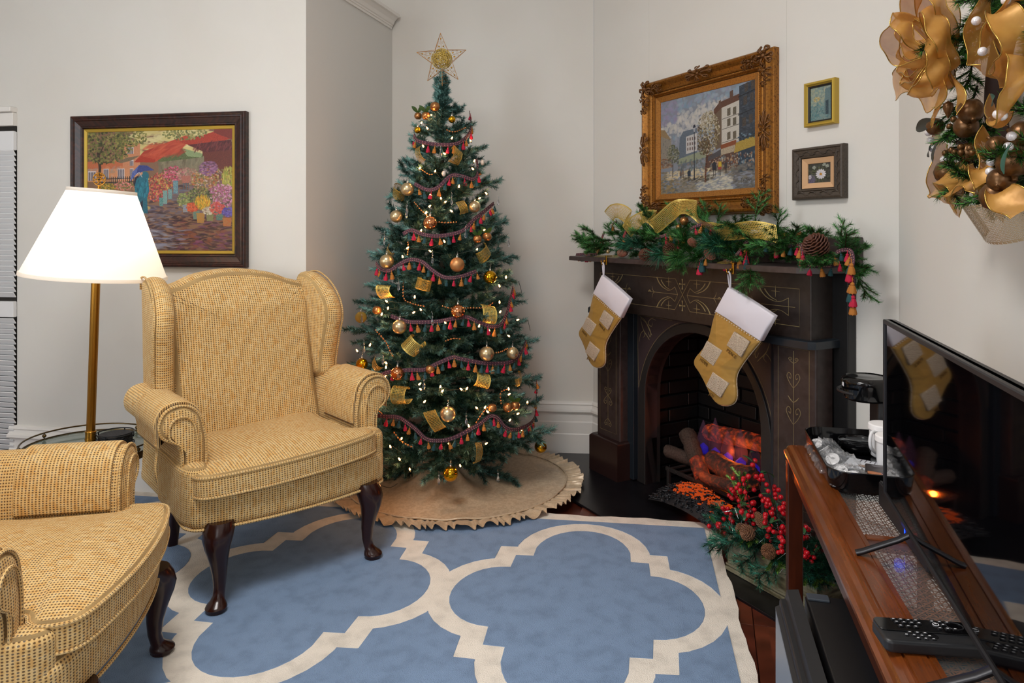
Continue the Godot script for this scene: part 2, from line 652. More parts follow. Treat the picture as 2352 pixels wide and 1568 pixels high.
func shell() -> void:
	var base := MB.new()
	base.box(Vector3(-1.1, -0.06, -1.1), Vector3(6.4, 0.1, 7.6), 0.0)
	var fl := struct("floor", base, M.boards[0])
	# planks laid along the right-hand wall
	rng.seed = 5
	var ang := 0.28
	var dir := Vector2(sin(ang), cos(ang))
	var nor := Vector2(cos(ang), -sin(ang))
	var shared := {}
	for row in 26:
		var off := -0.55 + row * 0.091
		var s := 0.9 + rng.randf() * 0.4
		while s < 4.2:
			var l := 0.7 + rng.randf() * 0.9
			var mid := nor * off + dir * (s + l / 2.0)
			s += l
			if mid.y > 4.3 or mid.x > 1.6 or mid.x < -0.9: continue
			var mb := MB.new()
			mb.box(Vector3.ZERO, Vector3(0.0885, 0.012, l - 0.002), 0.0012)
			var o := part(fl, "board", mb, M.boards[rng.randi() % 3])
			o.position = D(mid.x, -0.006, mid.y)
			o.rotation.y = -ang
	plan_wall("wall_left", Vector2(-3.7, 3.808), C1, 0, 2.62, M.wall)
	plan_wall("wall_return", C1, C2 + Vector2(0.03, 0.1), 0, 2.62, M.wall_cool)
	plan_wall("wall_back", Vector2(-3.9, 4.533), C3, 0, 3.4, M.wall)
	plan_wall("wall_fireplace", C3, C4, 0, 3.4, M.wall)
	plan_wall("wall_right", C4, CR, 0, 3.4, M.wall)
	plan_wall("wall_rear", CR, Vector2(-3.7, -2.35), 0, 3.4, M.wall)
	# out-of-view side wall, its tall opening placed to let daylight in
	plan_wall("wall_side", Vector2(-3.7, -2.35), Vector2(-3.7, -0.9), 0, 3.4, M.wall)
	plan_wall("wall_side", Vector2(-3.7, 0.5), Vector2(-3.7, 4.6), 0, 3.4, M.wall)
	plan_wall("wall_side", Vector2(-3.7, -0.9), Vector2(-3.7, 0.5), 0, 0.7, M.wall)
	plan_wall("wall_side", Vector2(-3.7, -0.9), Vector2(-3.7, 0.5), 2.9, 3.4, M.wall)
	var top := MB.new()
	top.box(Vector3(-1.1, 3.46, -1.1), Vector3(6.4, 0.12, 7.6), 0.0)
	struct("ceiling", top, M.ceiling)
	var lid := MB.new()
	lid.prism(v2([[-3.7, -3.808], [-0.992, -3.355], [-0.73, -4.24], [-3.7, -4.5]]), -0.01, 0.01)
	var lo := struct("trim", lid, M.trim)
	lo.name = numbered("trim_closet_top")
	lo.rotation.x = -PI / 2
	lo.position.y = 2.615
	lo.scale = Vector3(1, -1, 1)
	var lampm := mt("ffffff", 0.5)
	lampm.emission_enabled = true
	lampm.emission = Color(1.0, 0.97, 0.93)
	lampm.emission_energy_multiplier = 3.0
	struct("unseen_ceiling_lamp", MB.new().box(Vector3(-0.75, 3.30, -1.1), Vector3(0.94, 0.12, 0.94), 0.02), lampm)  # out of view, glowing panel placed to light the room from above
	struct("unseen_ceiling_lamp", MB.new().ball(Vector3(-2.55, 2.98, -0.30), 0.12, 20).tube([Vector3(-2.55, 3.08, -0.30), Vector3(-2.55, 3.42, -0.30)], 0.02, 8), lampm)  # out of view, glowing globe placed to throw the tree shadow
	# crown moulding on the return wall
	var cm := MB.new()
	mould(cm, [D(C1.x, 2.54, C1.y), D(C2.x - 0.006, 2.54, C2.y - 0.02)], [Vector2(0, 0), Vector2(0.008, 0), Vector2(0.008, 0.012), Vector2(0.014, 0.014), Vector2(0.014, 0.022), Vector2(0.02, 0.026), Vector2(0.028, 0.045), Vector2(0.045, 0.062), Vector2(0.058, 0.066), Vector2(0.058, 0.084), Vector2(0, 0.084)])
	struct("trim_crown", cm, M.trim)
	# tall stepped baseboards
	var bp := [Vector2(0.024, 0), Vector2(0.024, 0.120), Vector2(0.021, 0.125), Vector2(0.021, 0.190), Vector2(0.016, 0.196), Vector2(0.016, 0.243), Vector2(0.030, 0.248), Vector2(0.036, 0.256), Vector2(0.034, 0.268), Vector2(0.020, 0.276), Vector2(0.018, 0.290), Vector2(0.024, 0.297), Vector2(0.020, 0.306), Vector2(0.008, 0.312), Vector2(0, 0.312)]
	var b1 := MB.new()
	mould(b1, [D(-2.60, 0, 3.624), D(C1.x, 0, C1.y), D(C2.x, 0, C2.y), D(C3.x, 0, C3.y), D(C3.x + 0.101, 0, C3.y - 0.184)], bp)
	struct("baseboard_back", b1, M.trim)
	# plain boxed edge and skirting right of the fireplace
	var b2 := MB.new()
	mould(b2, [D(C3.x + 0.48 * 1.74, 0, C3.y - 0.877 * 1.74), D(C4.x, 0, C4.y), D(C4.x - 0.257 * 1.2, 0, C4.y - 0.966 * 1.2)], bp)
	struct("baseboard_right", b2, M.trim)
	louver_door()

func louver_door() -> void:
	# closet door at the left edge: louvred bifold leaf set flush in the closet front
	var o := Node3D.new()
	o.name = "door_1"
	o.set_meta("kind", "structure")
	add_child(o)
	o.position = D(C0.x, 0, C0.y)
	o.rotation.y = -0.165
	var frame := MB.new()
	frame.box(Vector3(-0.33, 1.895, 0.012), Vector3(0.66, 0.07, 0.03), 0.004)
	frame.box(Vector3(-0.33, 1.945, 0.018), Vector3(0.66, 0.03, 0.05), 0.006)
	part(o, "door_head", frame, M.trim)
	var gap := MB.new()
	gap.box(Vector3(-0.33, 1.846, 0.003), Vector3(0.66, 0.03, 0.012), 0.0)
	part(o, "dark_gap", gap, M.dark)
	var st := MB.new()
	st.box(Vector3(-0.33, 1.785, 0.010), Vector3(0.66, 0.10, 0.026), 0.003)
	st.box(Vector3(-0.33, 0.912, 0.010), Vector3(0.66, 0.082, 0.026), 0.003)
	st.box(Vector3(-0.33, 0.09, 0.010), Vector3(0.66, 0.14, 0.026), 0.003)
	part(o, "door_rail", st, M.louver)
	var back := MB.new()
	back.box(Vector3(-0.33, 0.93, 0.0), Vector3(0.66, 1.84, 0.006), 0.0)
	part(o, "backing", back, M.dark)
	var slat := MB.new()
	slat.xf = Transform3D(Basis(Vector3.RIGHT, 0.55), Vector3.ZERO)
	slat.box(Vector3.ZERO, Vector3(0.66, 0.032, 0.006), 0.002)
	var sm := slat.mesh()
	var y := 1.722
	while y > 0.17:
		if absf(y - 0.912) > 0.052:
			part(o, "slat", sm, M.louver).position = Vector3(-0.33, y, 0.014)
		y -= 0.0272

func carpet() -> void:
	# rug axes: along the far edge and along the right edge
	var au := deg_to_rad(8.0)
	var aw := deg_to_rad(10.0)
	var U := Vector2(cos(au), -sin(au))
	var W := -Vector2(sin(aw), cos(aw))
	var O := Vector2(0.900, 3.104)
	var root := thing("rug", "blue rug with a raised ivory quatrefoil trellis pattern", "rug", D(O.x, 0, O.y))
	var place := func(q: Vector2) -> Vector2:
		var p: Vector2 = U * q.x + W * q.y
		return Vector2(p.x, p.y)
	var q1 := []
	for k in 9:   # top lobe, quarter
		var a := PI / 2 * k / 8.0
		q1.append(Vector2(sin(a) * 0.200, -0.345 - cos(a) * 0.233) if k < 8 else Vector2(0.198, -0.318))
	q1.append(Vector2(0.268, -0.315))
	for k in 9:
		var a := PI / 2 * k / 8.0
		q1.append(Vector2(0.272 + sin(a) * 0.178, -cos(a) * 0.213))
	var quarter := q1
	var outl := PackedVector2Array()
	for q in quarter: outl.append(q)
	for k in range(quarter.size() - 2, -1, -1): outl.append(Vector2(quarter[k].x, -quarter[k].y))
	for k in range(1, quarter.size()): outl.append(Vector2(-quarter[k].x, -quarter[k].y))
	for k in range(quarter.size() - 2, 0, -1): outl.append(Vector2(-quarter[k].x, quarter[k].y))
	var centres := []
	for a in range(0, 3):
		for b in range(0, 2):
			centres.append(Vector2(-0.555 - 0.975 * a, 0.745 + 1.222 * b))
	var L := 3.02
	var H := 2.42
	var ground := MB.new()
	var edge := PackedVector2Array()
	for k in 60: edge.append(Vector2(-L * k / 60.0, 0.006 * sin(k * 0.7) + 0.004 * sin(k * 1.9)))
	edge.append_array(v2([[-L, 0], [-L, H], [0, H]]))
	for k in 40: edge.append(Vector2(0.005 * sin(k * 0.9) + 0.003 * sin(k * 2.3), H * (1.0 - k / 40.0)))
	var lay := func(mb: MB, poly: PackedVector2Array, y0: float, y1: float, bev: float) -> void:
		var pp := PackedVector2Array()
		for q in poly: pp.append(place.call(q))
		mb.xf = Transform3D(Basis(Vector3.RIGHT, -PI / 2), Vector3.ZERO)
		mb.prism(pp, y0, y1, bev, false)
	lay.call(ground, edge, 0.0, 0.0165, 0.006)
	part(root, "ivory_pile", ground, M.pile_white)
	var rest: Array = [v2([[-0.045, 0.068], [-L + 0.05, 0.068], [-L + 0.05, H - 0.06], [-0.045, H - 0.06]])]
	for c in centres:
		var field := PackedVector2Array()
		for q in outl: field.append(q + c)
		if c.x - 0.46 > -L:
			var mb := MB.new()
			lay.call(mb, field, 0.010, 0.0150, 0.0)
			var mb2 := MB.new()
			lay.call(mb2, MB.inset(field, 0.004) if not Geometry2D.is_polygon_clockwise(field) else MB.inset(_rev(field), 0.004), 0.014, 0.0190, 0.005)
			part(root, "blue_panel", mb2, M.pile_blue)
		var big := PackedVector2Array()
		for q in Geometry2D.offset_polygon(field, 0.066, Geometry2D.JOIN_MITER):
			if q.size() > big.size(): big = q
		var nxt := []
		for r in rest:
			for piece in Geometry2D.clip_polygons(r, big):
				if piece.size() > 2 and not Geometry2D.is_polygon_clockwise(piece): nxt.append(piece)
		rest = nxt
	for r in rest:
		var small := Geometry2D.offset_polygon(r, -0.004)
		for s in small:
			if s.size() < 3 or Geometry2D.is_polygon_clockwise(s): continue
			var mb := MB.new()
			lay.call(mb, s, 0.014, 0.0190, 0.004)
			part(root, "blue_panel", mb, M.pile_blue)

func _rev(p: PackedVector2Array) -> PackedVector2Array:
	var q := p.duplicate()
	q.reverse()
	return q

# ---------------------------------------------------------------- fireplace
const FT := -1.0702   # turn of the fireplace wall: local x runs along it, z out of it

func fp(t: float, y: float, o: float) -> Vector3:
	return D(C3.x + 0.48 * t - 0.877 * o, y, C3.y - 0.877 * t - 0.48 * o)

func stroke(mb: MB, pts: Array, w, o: float, per := 6) -> void:
	var l := []
	for p in pts: l.append(Vector3(p[0], p[1], o))
	var path := catmull(l, per) if per > 1 else l
	var r = w
	if w is Array:
		r = []
		for k in path.size():
			var u: float = float(k) / (path.size() - 1) * (w.size() - 1)
			var i := mini(int(u), w.size() - 2)
			r.append(lerpf(w[i], w[i + 1], u - i))
	mb.tube(path, r, 5, false, 0.35, Vector3(0, 0, 1))

# engraved spray: base at (t, y), pointing along s = +1 / -1
func spray(mb: MB, t: float, y: float, s: float, o: float, square := false) -> void:
	var g := func(a: float, b: float) -> Array: return [t + s * a, y + b]
	stroke(mb, [g.call(-0.03 if square else 0.0, 0), g.call(0.21, 0)], 0.0011, o, 1)
	stroke(mb, [g.call(0.19, 0.0), g.call(0.2, 0.006), g.call(0.212, 0)], [0.001, 0.003, 0.0005], o)
	for d in [-1, 1]:
		if square:
			stroke(mb, [g.call(0.0, 0), g.call(0.0, d * 0.034)], 0.0009, o, 1)
			stroke(mb, [g.call(0.0, d * 0.034), g.call(0.035, d * 0.018), g.call(0.066, d * 0.016)], 0.0011, o)
		else:
			stroke(mb, [g.call(0, 0), g.call(0.019, d * 0.034)], 0.0009, o, 1)
			stroke(mb, [g.call(0.019, d * 0.034), g.call(0.048, d * 0.018), g.call(0.075, d * 0.015)], 0.0011, o)
		stroke(mb, [g.call(0.066, d * 0.016), g.call(0.1, d * 0.026), g.call(0.128, d * 0.046), g.call(0.147, d * 0.073)], [0.0008, 0.0018, 0.003, 0.0036], o)
		stroke(mb, [g.call(0.055, d * 0.02), g.call(0.082, d * 0.03), g.call(0.103, d * 0.046), g.call(0.116, d * 0.062)], [0.0008, 0.0018, 0.0026, 0.003], o)
		stroke(mb, [g.call(0.165, 0), g.call(0.176, d * 0.01), g.call(0.183, d * 0.028)], [0.0012, 0.0012, 0.0005], o)
		for q in [[[0.062, 0.033], [0.062, 0.079]], [[0.041, 0.056], [0.083, 0.056]]]:
			var a: Array = q[0]
			var b: Array = q[1]
			stroke(mb, [g.call(a[0], d * a[1]), g.call((a[0] + b[0]) / 2, d * (a[1] + b[1]) / 2), g.call(b[0], d * b[1])], [0.0005, 0.0017, 0.0005], o, 3)

func curl(mb: MB, x: float, y: float, w: float, h: float, o: float) -> void:
	# a pair of heart-shaped scrolls springing from (x, y), h may be negative
	for d in [-1, 1]:
		stroke(mb, [[x, y], [x + d * w * 0.62, y + h * 0.35], [x + d * w, y + h * 0.74], [x + d * w * 0.72, y + h], [x + d * w * 0.36, y + h * 0.86], [x + d * w * 0.42, y + h * 0.62], [x + d * w * 0.66, y + h * 0.7]], [0.0008, 0.0012, 0.0013, 0.0012, 0.001, 0.001, 0.0016], o)

func hearth_things() -> void:
	M.frieze = mt("2a221f", 0.42)
	M.frieze.albedo_texture = nz(31, 0.03, ["b8aaa4", "ffffff", "d8c8c4"], 256, 4)
	tri_map(M.frieze, Vector3(2, 2, 2))
	M.jamb = mt("3a2f2d", 0.38)
	M.jamb.albedo_texture = M.frieze.albedo_texture
	tri_map(M.jamb, Vector3(1.5, 1.5, 1.5))
	M.plinth = mt("2a1a18", 0.3)
	M.shelf = mt("453b3a", 0.33)
	M.shelf.albedo_texture = nz(33, 0.02, ["c0b4b2", "ffffff", "d0c2bf"], 256, 5)
	tri_map(M.shelf, Vector3(2, 2, 2))
	M.slip = mt("1a2128", 0.35)
	M.iron = mt("211f1f", 0.45)
	M.span = mt("372c2e", 0.4)
	M.gilt = mt("8f8058", 0.45, 0.35)
	M.soot = mt("0b0a0b", 0.45)
	M.soot.albedo_texture = nz(35, 0.05, ["404044", "ffffff", "908890"], 256, 4)
	tri_map(M.soot, Vector3(4, 4, 4))
	var w := plan_wall("wall_fireplace_left", C3, C3 + Vector2(0.48, -0.877) * 0.5, 0, 3.4, M.wall)
	var holder := get_node("wall_fireplace")
	remove_child(holder)
	holder.free()
	var cl := C3 + Vector2(0.48, -0.877) * 0.5
	var cr := C3 + Vector2(0.48, -0.877) * 1.38
	plan_wall("wall_fireplace_breast", cl, cr, 0.88, 3.4, M.wall)
	plan_wall("wall_fireplace_right", cr, C4, 0, 3.4, M.wall)
	var hs := MB.new()
	hs.prism(v2([[-0.14, -0.0], [-0.02, -0.52], [1.86, -0.505], [1.86, 0.3], [0.0, 0.3]]), 0.0, 0.010, 0.002)
	var slab := solo("hearth_slab", "black slate hearth slab on the floor in front of the fireplace", "hearth", hs, M.slate)
	slab.transform = Transform3D(Basis(Vector3.UP, FT) * Basis(Vector3.RIGHT, -PI / 2), fp(0, 0, 0))

	var f := thing("fireplace", "dark slate fireplace with gilt engraved ornament and an arched opening", "fireplace", fp(0, 0.010, 0), FT)
	var T := 0.94
	var mb := MB.new()
	mb.xf = Transform3D(Basis(Vector3.RIGHT, -PI / 2), Vector3.ZERO)
	mb.prism(v2([[0.129, 0], [0.129, -0.26], [1.64, -0.26], [1.70, -0.20], [1.73, 0]]), 1.146, 1.170, 0.004)
	part(f, "mantel_shelf", mb, M.shelf)
	mb = MB.new().box(Vector3(1.35, 1.225, 0.012), Vector3(0.76, 0.11, 0.022), 0.003)
	part(f, "back_board", mb, M.shelf)
	mb = MB.new().box(Vector3(T - 0.005, 1.016, 0.088), Vector3(1.40, 0.26, 0.164), 0.006)
	part(f, "frieze", mb, M.frieze)
	mb = MB.new().box(Vector3(T, 0.573, 0.028), Vector3(1.52, 1.146, 0.046), 0.004)
	var bs := MB.new()
	bs.prism(v2([[0.185, 0.0], [0.185, 1.146], [1.700, 1.146], [1.700, 0.0], [1.38, 0.0], [1.38, 0.88], [0.5, 0.88], [0.5, 0.0]]), 0.003, 0.05, 0.003)
	part(f, "back_slab", bs, M.soot)
	for s in [-1, 1]:
		var c: float = T + s * 0.598
		mb = MB.new().box(Vector3(c, 0.54, 0.10), Vector3(0.208, 0.70, 0.10), 0.010)
		part(f, "pilaster", mb, M.jamb)
		mb = MB.new()
		mb.xf = Transform3D(Basis(Vector3.RIGHT, -PI / 2), Vector3.ZERO)
		mb.prism(v2([[c - 0.126, -0.04], [c - 0.126, -0.184], [c + 0.126, -0.184], [c + 0.126, -0.04]]), 0.0, 0.20, 0.014)
		part(f, "plinth", mb, M.plinth)
		mb = MB.new()
		mb.xf = Transform3D(Basis(Vector3.RIGHT, -PI / 2), Vector3.ZERO)
		mb.prism(v2([[c - 0.128, -0.04], [c - 0.128, -0.185], [c - 0.108, -0.205], [c + 0.108, -0.205], [c + 0.128, -0.185], [c + 0.128, -0.04]]), 0.862, 0.893, 0.005)
		part(f, "cap_moulding", mb, M.slip)
		mb = MB.new().box(Vector3(T + s * 0.47, 0.45, 0.066), Vector3(0.052, 0.89, 0.07), 0.004)
		part(f, "slip", mb, M.slip)
		# gilt engraving on the pilaster
		var g := MB.new()
		var xw := 0.072
		stroke(g, [[c - xw, 0.232], [c - xw, 0.848], [c + xw, 0.848], [c + xw, 0.232], [c - xw, 0.232]], 0.0011, 0.1505, 1)
		stroke(g, [[c, 0.262], [c, 0.838]], [0.0011, 0.0011, 0.0018], 0.1505, 2)
		curl(g, c, 0.79, 0.022, 0.022, 0.1505)
		for q in [[0.694, 0.030, 0.058], [0.553, 0.033, 0.066], [0.425, 0.036, -0.05], [0.300, 0.030, -0.038], [0.425, 0.03, 0.04]]:
			curl(g, c, q[0], q[1], q[2], 0.1505)
		for d in [-1, 1]:
			stroke(g, [[c, 0.638], [c + d * 0.014, 0.648], [c + d * 0.026, 0.662]], [0.0008, 0.0024, 0.0005], 0.1505)
		part(f, "gilt_scrollwork", g, M.gilt)
	# cast arch plate
	var open := []
	var ow := 0.375
	open.append(Vector2(T - ow, 0))
	for k in 25:
		var a := PI * k / 24.0
		open.append(Vector2(T - cos(a) * ow, 0.47 + sin(a) * 0.356))
	open.append(Vector2(T + ow, 0))
	var plate := [Vector2(T - 0.45, 0), Vector2(T - 0.45, 0.89), Vector2(T + 0.45, 0.89), Vector2(T + 0.45, 0)]
	var rev := open.duplicate()
	rev.reverse()
	mb = MB.new().prism(v2(plate + rev), 0.0, 0.072)
	part(f, "arch_plate", mb, M.span)
	var ring := [Vector2(T - 0.434, 0)]
	for k in 25:
		var a := PI * k / 24.0
		ring.append(Vector2(T - cos(a) * 0.434, 0.40 + sin(a) * 0.475))
	ring.append(Vector2(T + 0.434, 0))
	var bev := MB.new().prism(v2(ring + rev), -0.02, 0.082, 0.004)
	part(f, "arch_band", bev, M.iron)
	var sp := MB.new()
	for s in [-1, 1]:
		var edge := []
		for k in 10:
			var a := PI * 0.06 + PI * 0.34 * k / 9.0
			edge.append([T + s * cos(a) * 0.440, 0.405 + sin(a) * 0.478])
		stroke(sp, edge, 0.0012, 0.0725, 2)
		stroke(sp, [[T + s * 0.437, 0.49], [T + s * 0.443, 0.7], [T + s * 0.443, 0.868], [T + s * 0.18, 0.868]], 0.001, 0.0725, 1)
		for q in [[[0.425, 0.862], [0.385, 0.845], [0.35, 0.80], [0.33, 0.775]], [[0.42, 0.855], [0.37, 0.83], [0.34, 0.79], [0.345, 0.765], [0.36, 0.79]], [[0.42, 0.85], [0.40, 0.80], [0.36, 0.76], [0.35, 0.75]], [[0.30, 0.855], [0.335, 0.86], [0.36, 0.835], [0.335, 0.82], [0.325, 0.84]], [[0.43, 0.73], [0.42, 0.77], [0.395, 0.79], [0.385, 0.77], [0.40, 0.755]]]:
			var l := []
			for p in q: l.append([T + s * p[0], p[1]])
			stroke(sp, l, [0.001, 0.002, 0.0022, 0.0008], 0.0725)
	part(f, "spandrel_scrolls", sp, M.gilt)
	# frieze engraving
	var fo := 0.1705
	var g2 := MB.new()
	var yb := 0.938
	var yt := 1.082
	stroke(g2, [[0.30, yt], [T - 0.046, yt], [T + 0.05, yb], [1.582, yb], [1.582, yt], [T + 0.05, yt], [T - 0.05, yb], [0.30, yb], [0.30, yt]], 0.0012, fo, 1)
	spray(g2, T - 0.031, 1.01, -1.0, fo)
	spray(g2, T + 0.031, 1.01, 1.0, fo)
	spray(g2, 1.532, 1.01, -1.0, fo, true)
	spray(g2, 0.350, 1.01, 1.0, fo, true)
	for cy in [1.060, 0.960]:
		for q in [[1, 0], [-1, 0], [0, 1], [0, -1]]:
			stroke(g2, [[T, cy], [T + q[0] * 0.012, cy + q[1] * 0.014], [T + q[0] * 0.019, cy + q[1] * 0.024]], [0.0008, 0.0028, 0.0052], fo, 3)
	part(f, "gilt_frieze_ornament", g2, M.gilt)
	# firebox lined with soot-black bricks
	var fb := MB.new()
	fb.box(Vector3(T, 0.45, -0.335), Vector3(0.86, 0.9, 0.02), 0.0)
	fb.box(Vector3(T - 0.42, 0.45, -0.16), Vector3(0.02, 0.9, 0.36), 0.0)
	fb.box(Vector3(T + 0.42, 0.45, -0.16), Vector3(0.02, 0.9, 0.36), 0.0)
	fb.box(Vector3(T, 0.895, -0.16), Vector3(0.86, 0.02, 0.36), 0.0)
	fb.box(Vector3(T, -0.004, -0.16), Vector3(0.86, 0.008, 0.36), 0.0)
	var box := part(f, "firebox", fb, M.soot)
	var bricks := []
	for k in 3:
		bricks.append(MB.new().box(Vector3.ZERO, Vector3(0.205, 0.066, 0.022), 0.006).mesh())
	var half := MB.new().box(Vector3.ZERO, Vector3(0.07, 0.066, 0.022), 0.006).mesh()
	rng.seed = 77
	for row in 12:
		var y := 0.038 + row * 0.073
		for col in 5:
			var x := -0.42 + col * 0.214 + (0.107 if row % 2 else 0.0)
			if x > 0.40: continue
			var b := part(box, "brick", bricks[row % 3], M.soot)
			b.position = Vector3(T + x, y, -0.316 + rng.randf_range(-0.003, 0.004))
			b.rotation.y = rng.randf_range(-0.02, 0.02)
		for s in [-1, 1]:
			for col in 2:
				var whole: bool = (col == 0) == (row % 2 == 0)
				var b := part(box, "brick", bricks[row % 3] if whole else half, M.soot)
				var zc := (-0.20 if col == 0 else -0.058) if row % 2 == 0 else (-0.265 if col == 0 else -0.125)
				b.position = Vector3(T + s * 0.402, y, zc)
				b.rotation.y = PI / 2 + rng.randf_range(-0.02, 0.02)
	fire()

func log_shape(a: Vector3, b: Vector3, r0: float, r1: float, sd: int) -> MB:
	var nf := noise(sd, 1.6, 4)
	var mb := MB.new()
	var rings := []
	var d := (b - a).normalized()
	var s := d.cross(Vector3.UP).normalized()
	var u := s.cross(d)
	for k in 25:
		var q := k / 24.0
		var ring := PackedVector3Array()
		var r := lerpf(r0, r1, q) * (0.8 if k == 0 or k == 24 else 1.0)
		for j in 28:
			var an := TAU * j / 28
			var ridge := 1.0 + 0.10 * nf.get_noise_3d(cos(an) * 2.2, sin(an) * 2.2, q * 5.0) + (0.05 if (j + k * 0 + int(2.0 * nf.get_noise_2d(k * 2.0, j * 0.3))) % 2 == 0 else -0.03)
			ring.append(a.lerp(b, q) + (s * cos(an) + u * sin(an)) * r * ridge + u * 0.012 * sin(q * 4.0 + sd))
		rings.append(ring)
	mb.loft(rings)
	return mb

func fire() -> void:
	M.bark = mt("4a3c34", 0.85)
	M.bark.albedo_texture = nz(41, 0.06, ["45352c", "b8a090", "ffffff", "6a5548"], 256, 4)
	tri_map(M.bark, Vector3(6, 6, 6))
	# bark whose glowing patches give off light
	var ember := func(seed_: int, cov: float, energy: float) -> StandardMaterial3D:
		var m := mt("3a2c26", 0.85)
		m.albedo_texture = M.bark.albedo_texture
		m.emission_enabled = true
		m.emission = Color(1, 1, 1)
		m.emission_operator = BaseMaterial3D.EMISSION_OP_MULTIPLY
		m.emission_texture = nz(seed_, 0.022, ["000000", "000000", "180300" if cov < 0.5 else "601000", "d03808", "ff8a28"], 256, 4)
		m.emission_energy_multiplier = energy
		return tri_map(m, Vector3(5, 5, 5))
	M.ember_hot = ember.call(44, 0.7, 1.2)
	M.ember_low = ember.call(47, 0.3, 0.4)
	var g := "ceramic logs of the gas fire"
	var put := func(called, label, a, b, r0, r1, sd, mat) -> void:
		var c: Vector3 = (a + b) / 2.0
		solo(called, label, "log", log_shape(a - c, b - c, r0, r1, sd), mat, c, 0.0, g)
	put.call("fire_log", "short bark-covered log standing up and leaning in the fire, glowing at its lower end", fp(0.675, 0.272, -0.10), fp(0.915, 0.160, 0.02), 0.042, 0.034, 1, M.bark)
	put.call("fire_log", "grey bark log lying at the left behind the leaning log", fp(0.585, 0.165, -0.04), fp(0.79, 0.175, -0.12), 0.032, 0.032, 2, M.bark)
	put.call("fire_log", "thick bark log lying at the front right of the fire behind the red berries", fp(0.885, 0.215, -0.06), fp(1.20, 0.215, 0.00), 0.044, 0.050, 3, M.ember_low)
	put.call("fire_log", "thin log lying low under the thick front log with glowing cracks", fp(0.935, 0.178, 0.045), fp(1.17, 0.170, 0.065), 0.024, 0.028, 4, M.ember_low)
	put.call("fire_log", "long log at the back of the fire with a bright glowing top", fp(0.70, 0.29, -0.22), fp(1.24, 0.32, -0.16), 0.042, 0.036, 5, M.ember_hot)
	# glowing end of the leaning log
	var stub := log_shape(fp(0.845, 0.193, -0.010) - fp(0.9, 0.1, 0), fp(0.922, 0.156, 0.022) - fp(0.9, 0.1, 0), 0.040, 0.035, 1)
	var first: Node3D = get_node("fire_log")
	var sp := part(first, "glowing_end", stub, M.ember_hot)
	sp.position = fp(0.9, 0.1, 0) - first.position
	# ember bed: a heaped mat of crinkled strands on the hearth
	var eb := thing("ember_bed", "crinkled black ember mat glowing orange on the hearth before the logs", "embers", fp(0.995, 0.012, 0.15), FT)
	var e1 := MB.new()
	var e2 := MB.new()
	rng.seed = 9
	for k in 620:
		var x := rng.randf_range(-0.22, 0.20)
		var zz := rng.randf_range(-0.12, 0.07)
		var hh := 0.135 * (1.0 - pow(absf(x) / 0.28, 2.0)) * (1.0 - pow((zz + 0.02) / 0.12, 2.0))
		if hh < 0.0: continue
		var p := Vector3(x, maxf(hh, 0.004) * rng.randf_range(0.85, 1.0), zz)
		var pts := []
		var an := rng.randf() * TAU
		for j in 4:
			pts.append(p + Vector3(cos(an) * (j - 1.5) * 0.012, (0.006 if j % 2 else 0.0), sin(an) * (j - 1.5) * 0.012 + (0.004 if j % 2 else -0.004)))
		(e2 if x > -0.12 and x < 0.16 and zz < 0.03 and rng.randf() < 0.6 else e1).tube(pts, 0.0042, 4)
	e1.grid(16, 8, func(u, v):
		var x := lerpf(-0.23, 0.21, u)
		var zz := lerpf(-0.14, 0.08, v)
		return Vector3(x, maxf(0.0, 0.122 * (1.0 - pow(absf(x) / 0.29, 2.0)) * (1.0 - pow((zz + 0.02) / 0.13, 2.0))), zz))
	part(eb, "burnt_strands", e1, mt("26262a", 0.5, 0.3)).set_meta("kind", "stuff")
	var glow := mt("2a0d04", 0.8)
	glow.emission_enabled = true
	glow.emission = Color("ff5a10")
	glow.emission_energy_multiplier = 1.1
	part(eb, "glowing_strands", e2, glow).set_meta("kind", "stuff")
	# iron basket under the logs
	var gr := thing("fire_grate", "low black iron grate holding the logs in the arched opening", "grate", fp(0.94, 0.010, -0.03), FT)
	var gm := MB.new()
	for k in 9:
		gm.box(Vector3(-0.24 + k * 0.06, 0.115, -0.03), Vector3(0.012, 0.012, 0.22), 0.003)
	gm.box(Vector3(0, 0.115, 0.07), Vector3(0.52, 0.02, 0.014), 0.003)
	gm.box(Vector3(0, 0.115, -0.13), Vector3(0.52, 0.02, 0.014), 0.003)
	part(gr, "grate_bars", gm, M.iron)
	for x in [-0.24, 0.24]:
		for z in [-0.13, 0.07]:
			part(gr, "foot", MB.new().box(Vector3(x, 0.056, z), Vector3(0.018, 0.112, 0.018), 0.003), M.iron)
	# faint gas flames
	var veil := mt(Color(0.45, 0.35, 0.5, 0.10), 0.9)
	veil.transparency = BaseMaterial3D.TRANSPARENCY_ALPHA
	veil.emission_enabled = true
	veil.emission = Color(0.55, 0.42, 0.55)
	veil.emission_energy_multiplier = 0.20
	var blue := mt(Color(0.1, 0.12, 0.9, 0.25), 0.9)
	blue.transparency = BaseMaterial3D.TRANSPARENCY_ALPHA
	blue.emission_enabled = true
	blue.emission = Color(0.10, 0.10, 0.95)
	blue.emission_energy_multiplier = 0.8
	for k in 5:
		var fl := thing("gas_flame", ["pale violet gas flame farthest left in the fireplace", "pale violet gas flame second from the left between the logs", "pale violet gas flame in the middle of the row before the back log", "pale violet gas flame fourth from the left", "pale violet gas flame farthest right beside the arch"][k], "flame", fp(0.78 + k * 0.085, 0.20, -0.115 + 0.004 * k), FT, "gas flames between the logs")
		var hh := [0.17, 0.20, 0.16, 0.19, 0.15][k] as float
		var tg := MB.new().lathe([Vector2(0.012, 0), Vector2(0.030, hh * 0.2), Vector2(0.032, hh * 0.45), Vector2(0.018, hh * 0.75), Vector2(0.002, hh)], 14)
		part(fl, "flame_tongue", tg, veil)
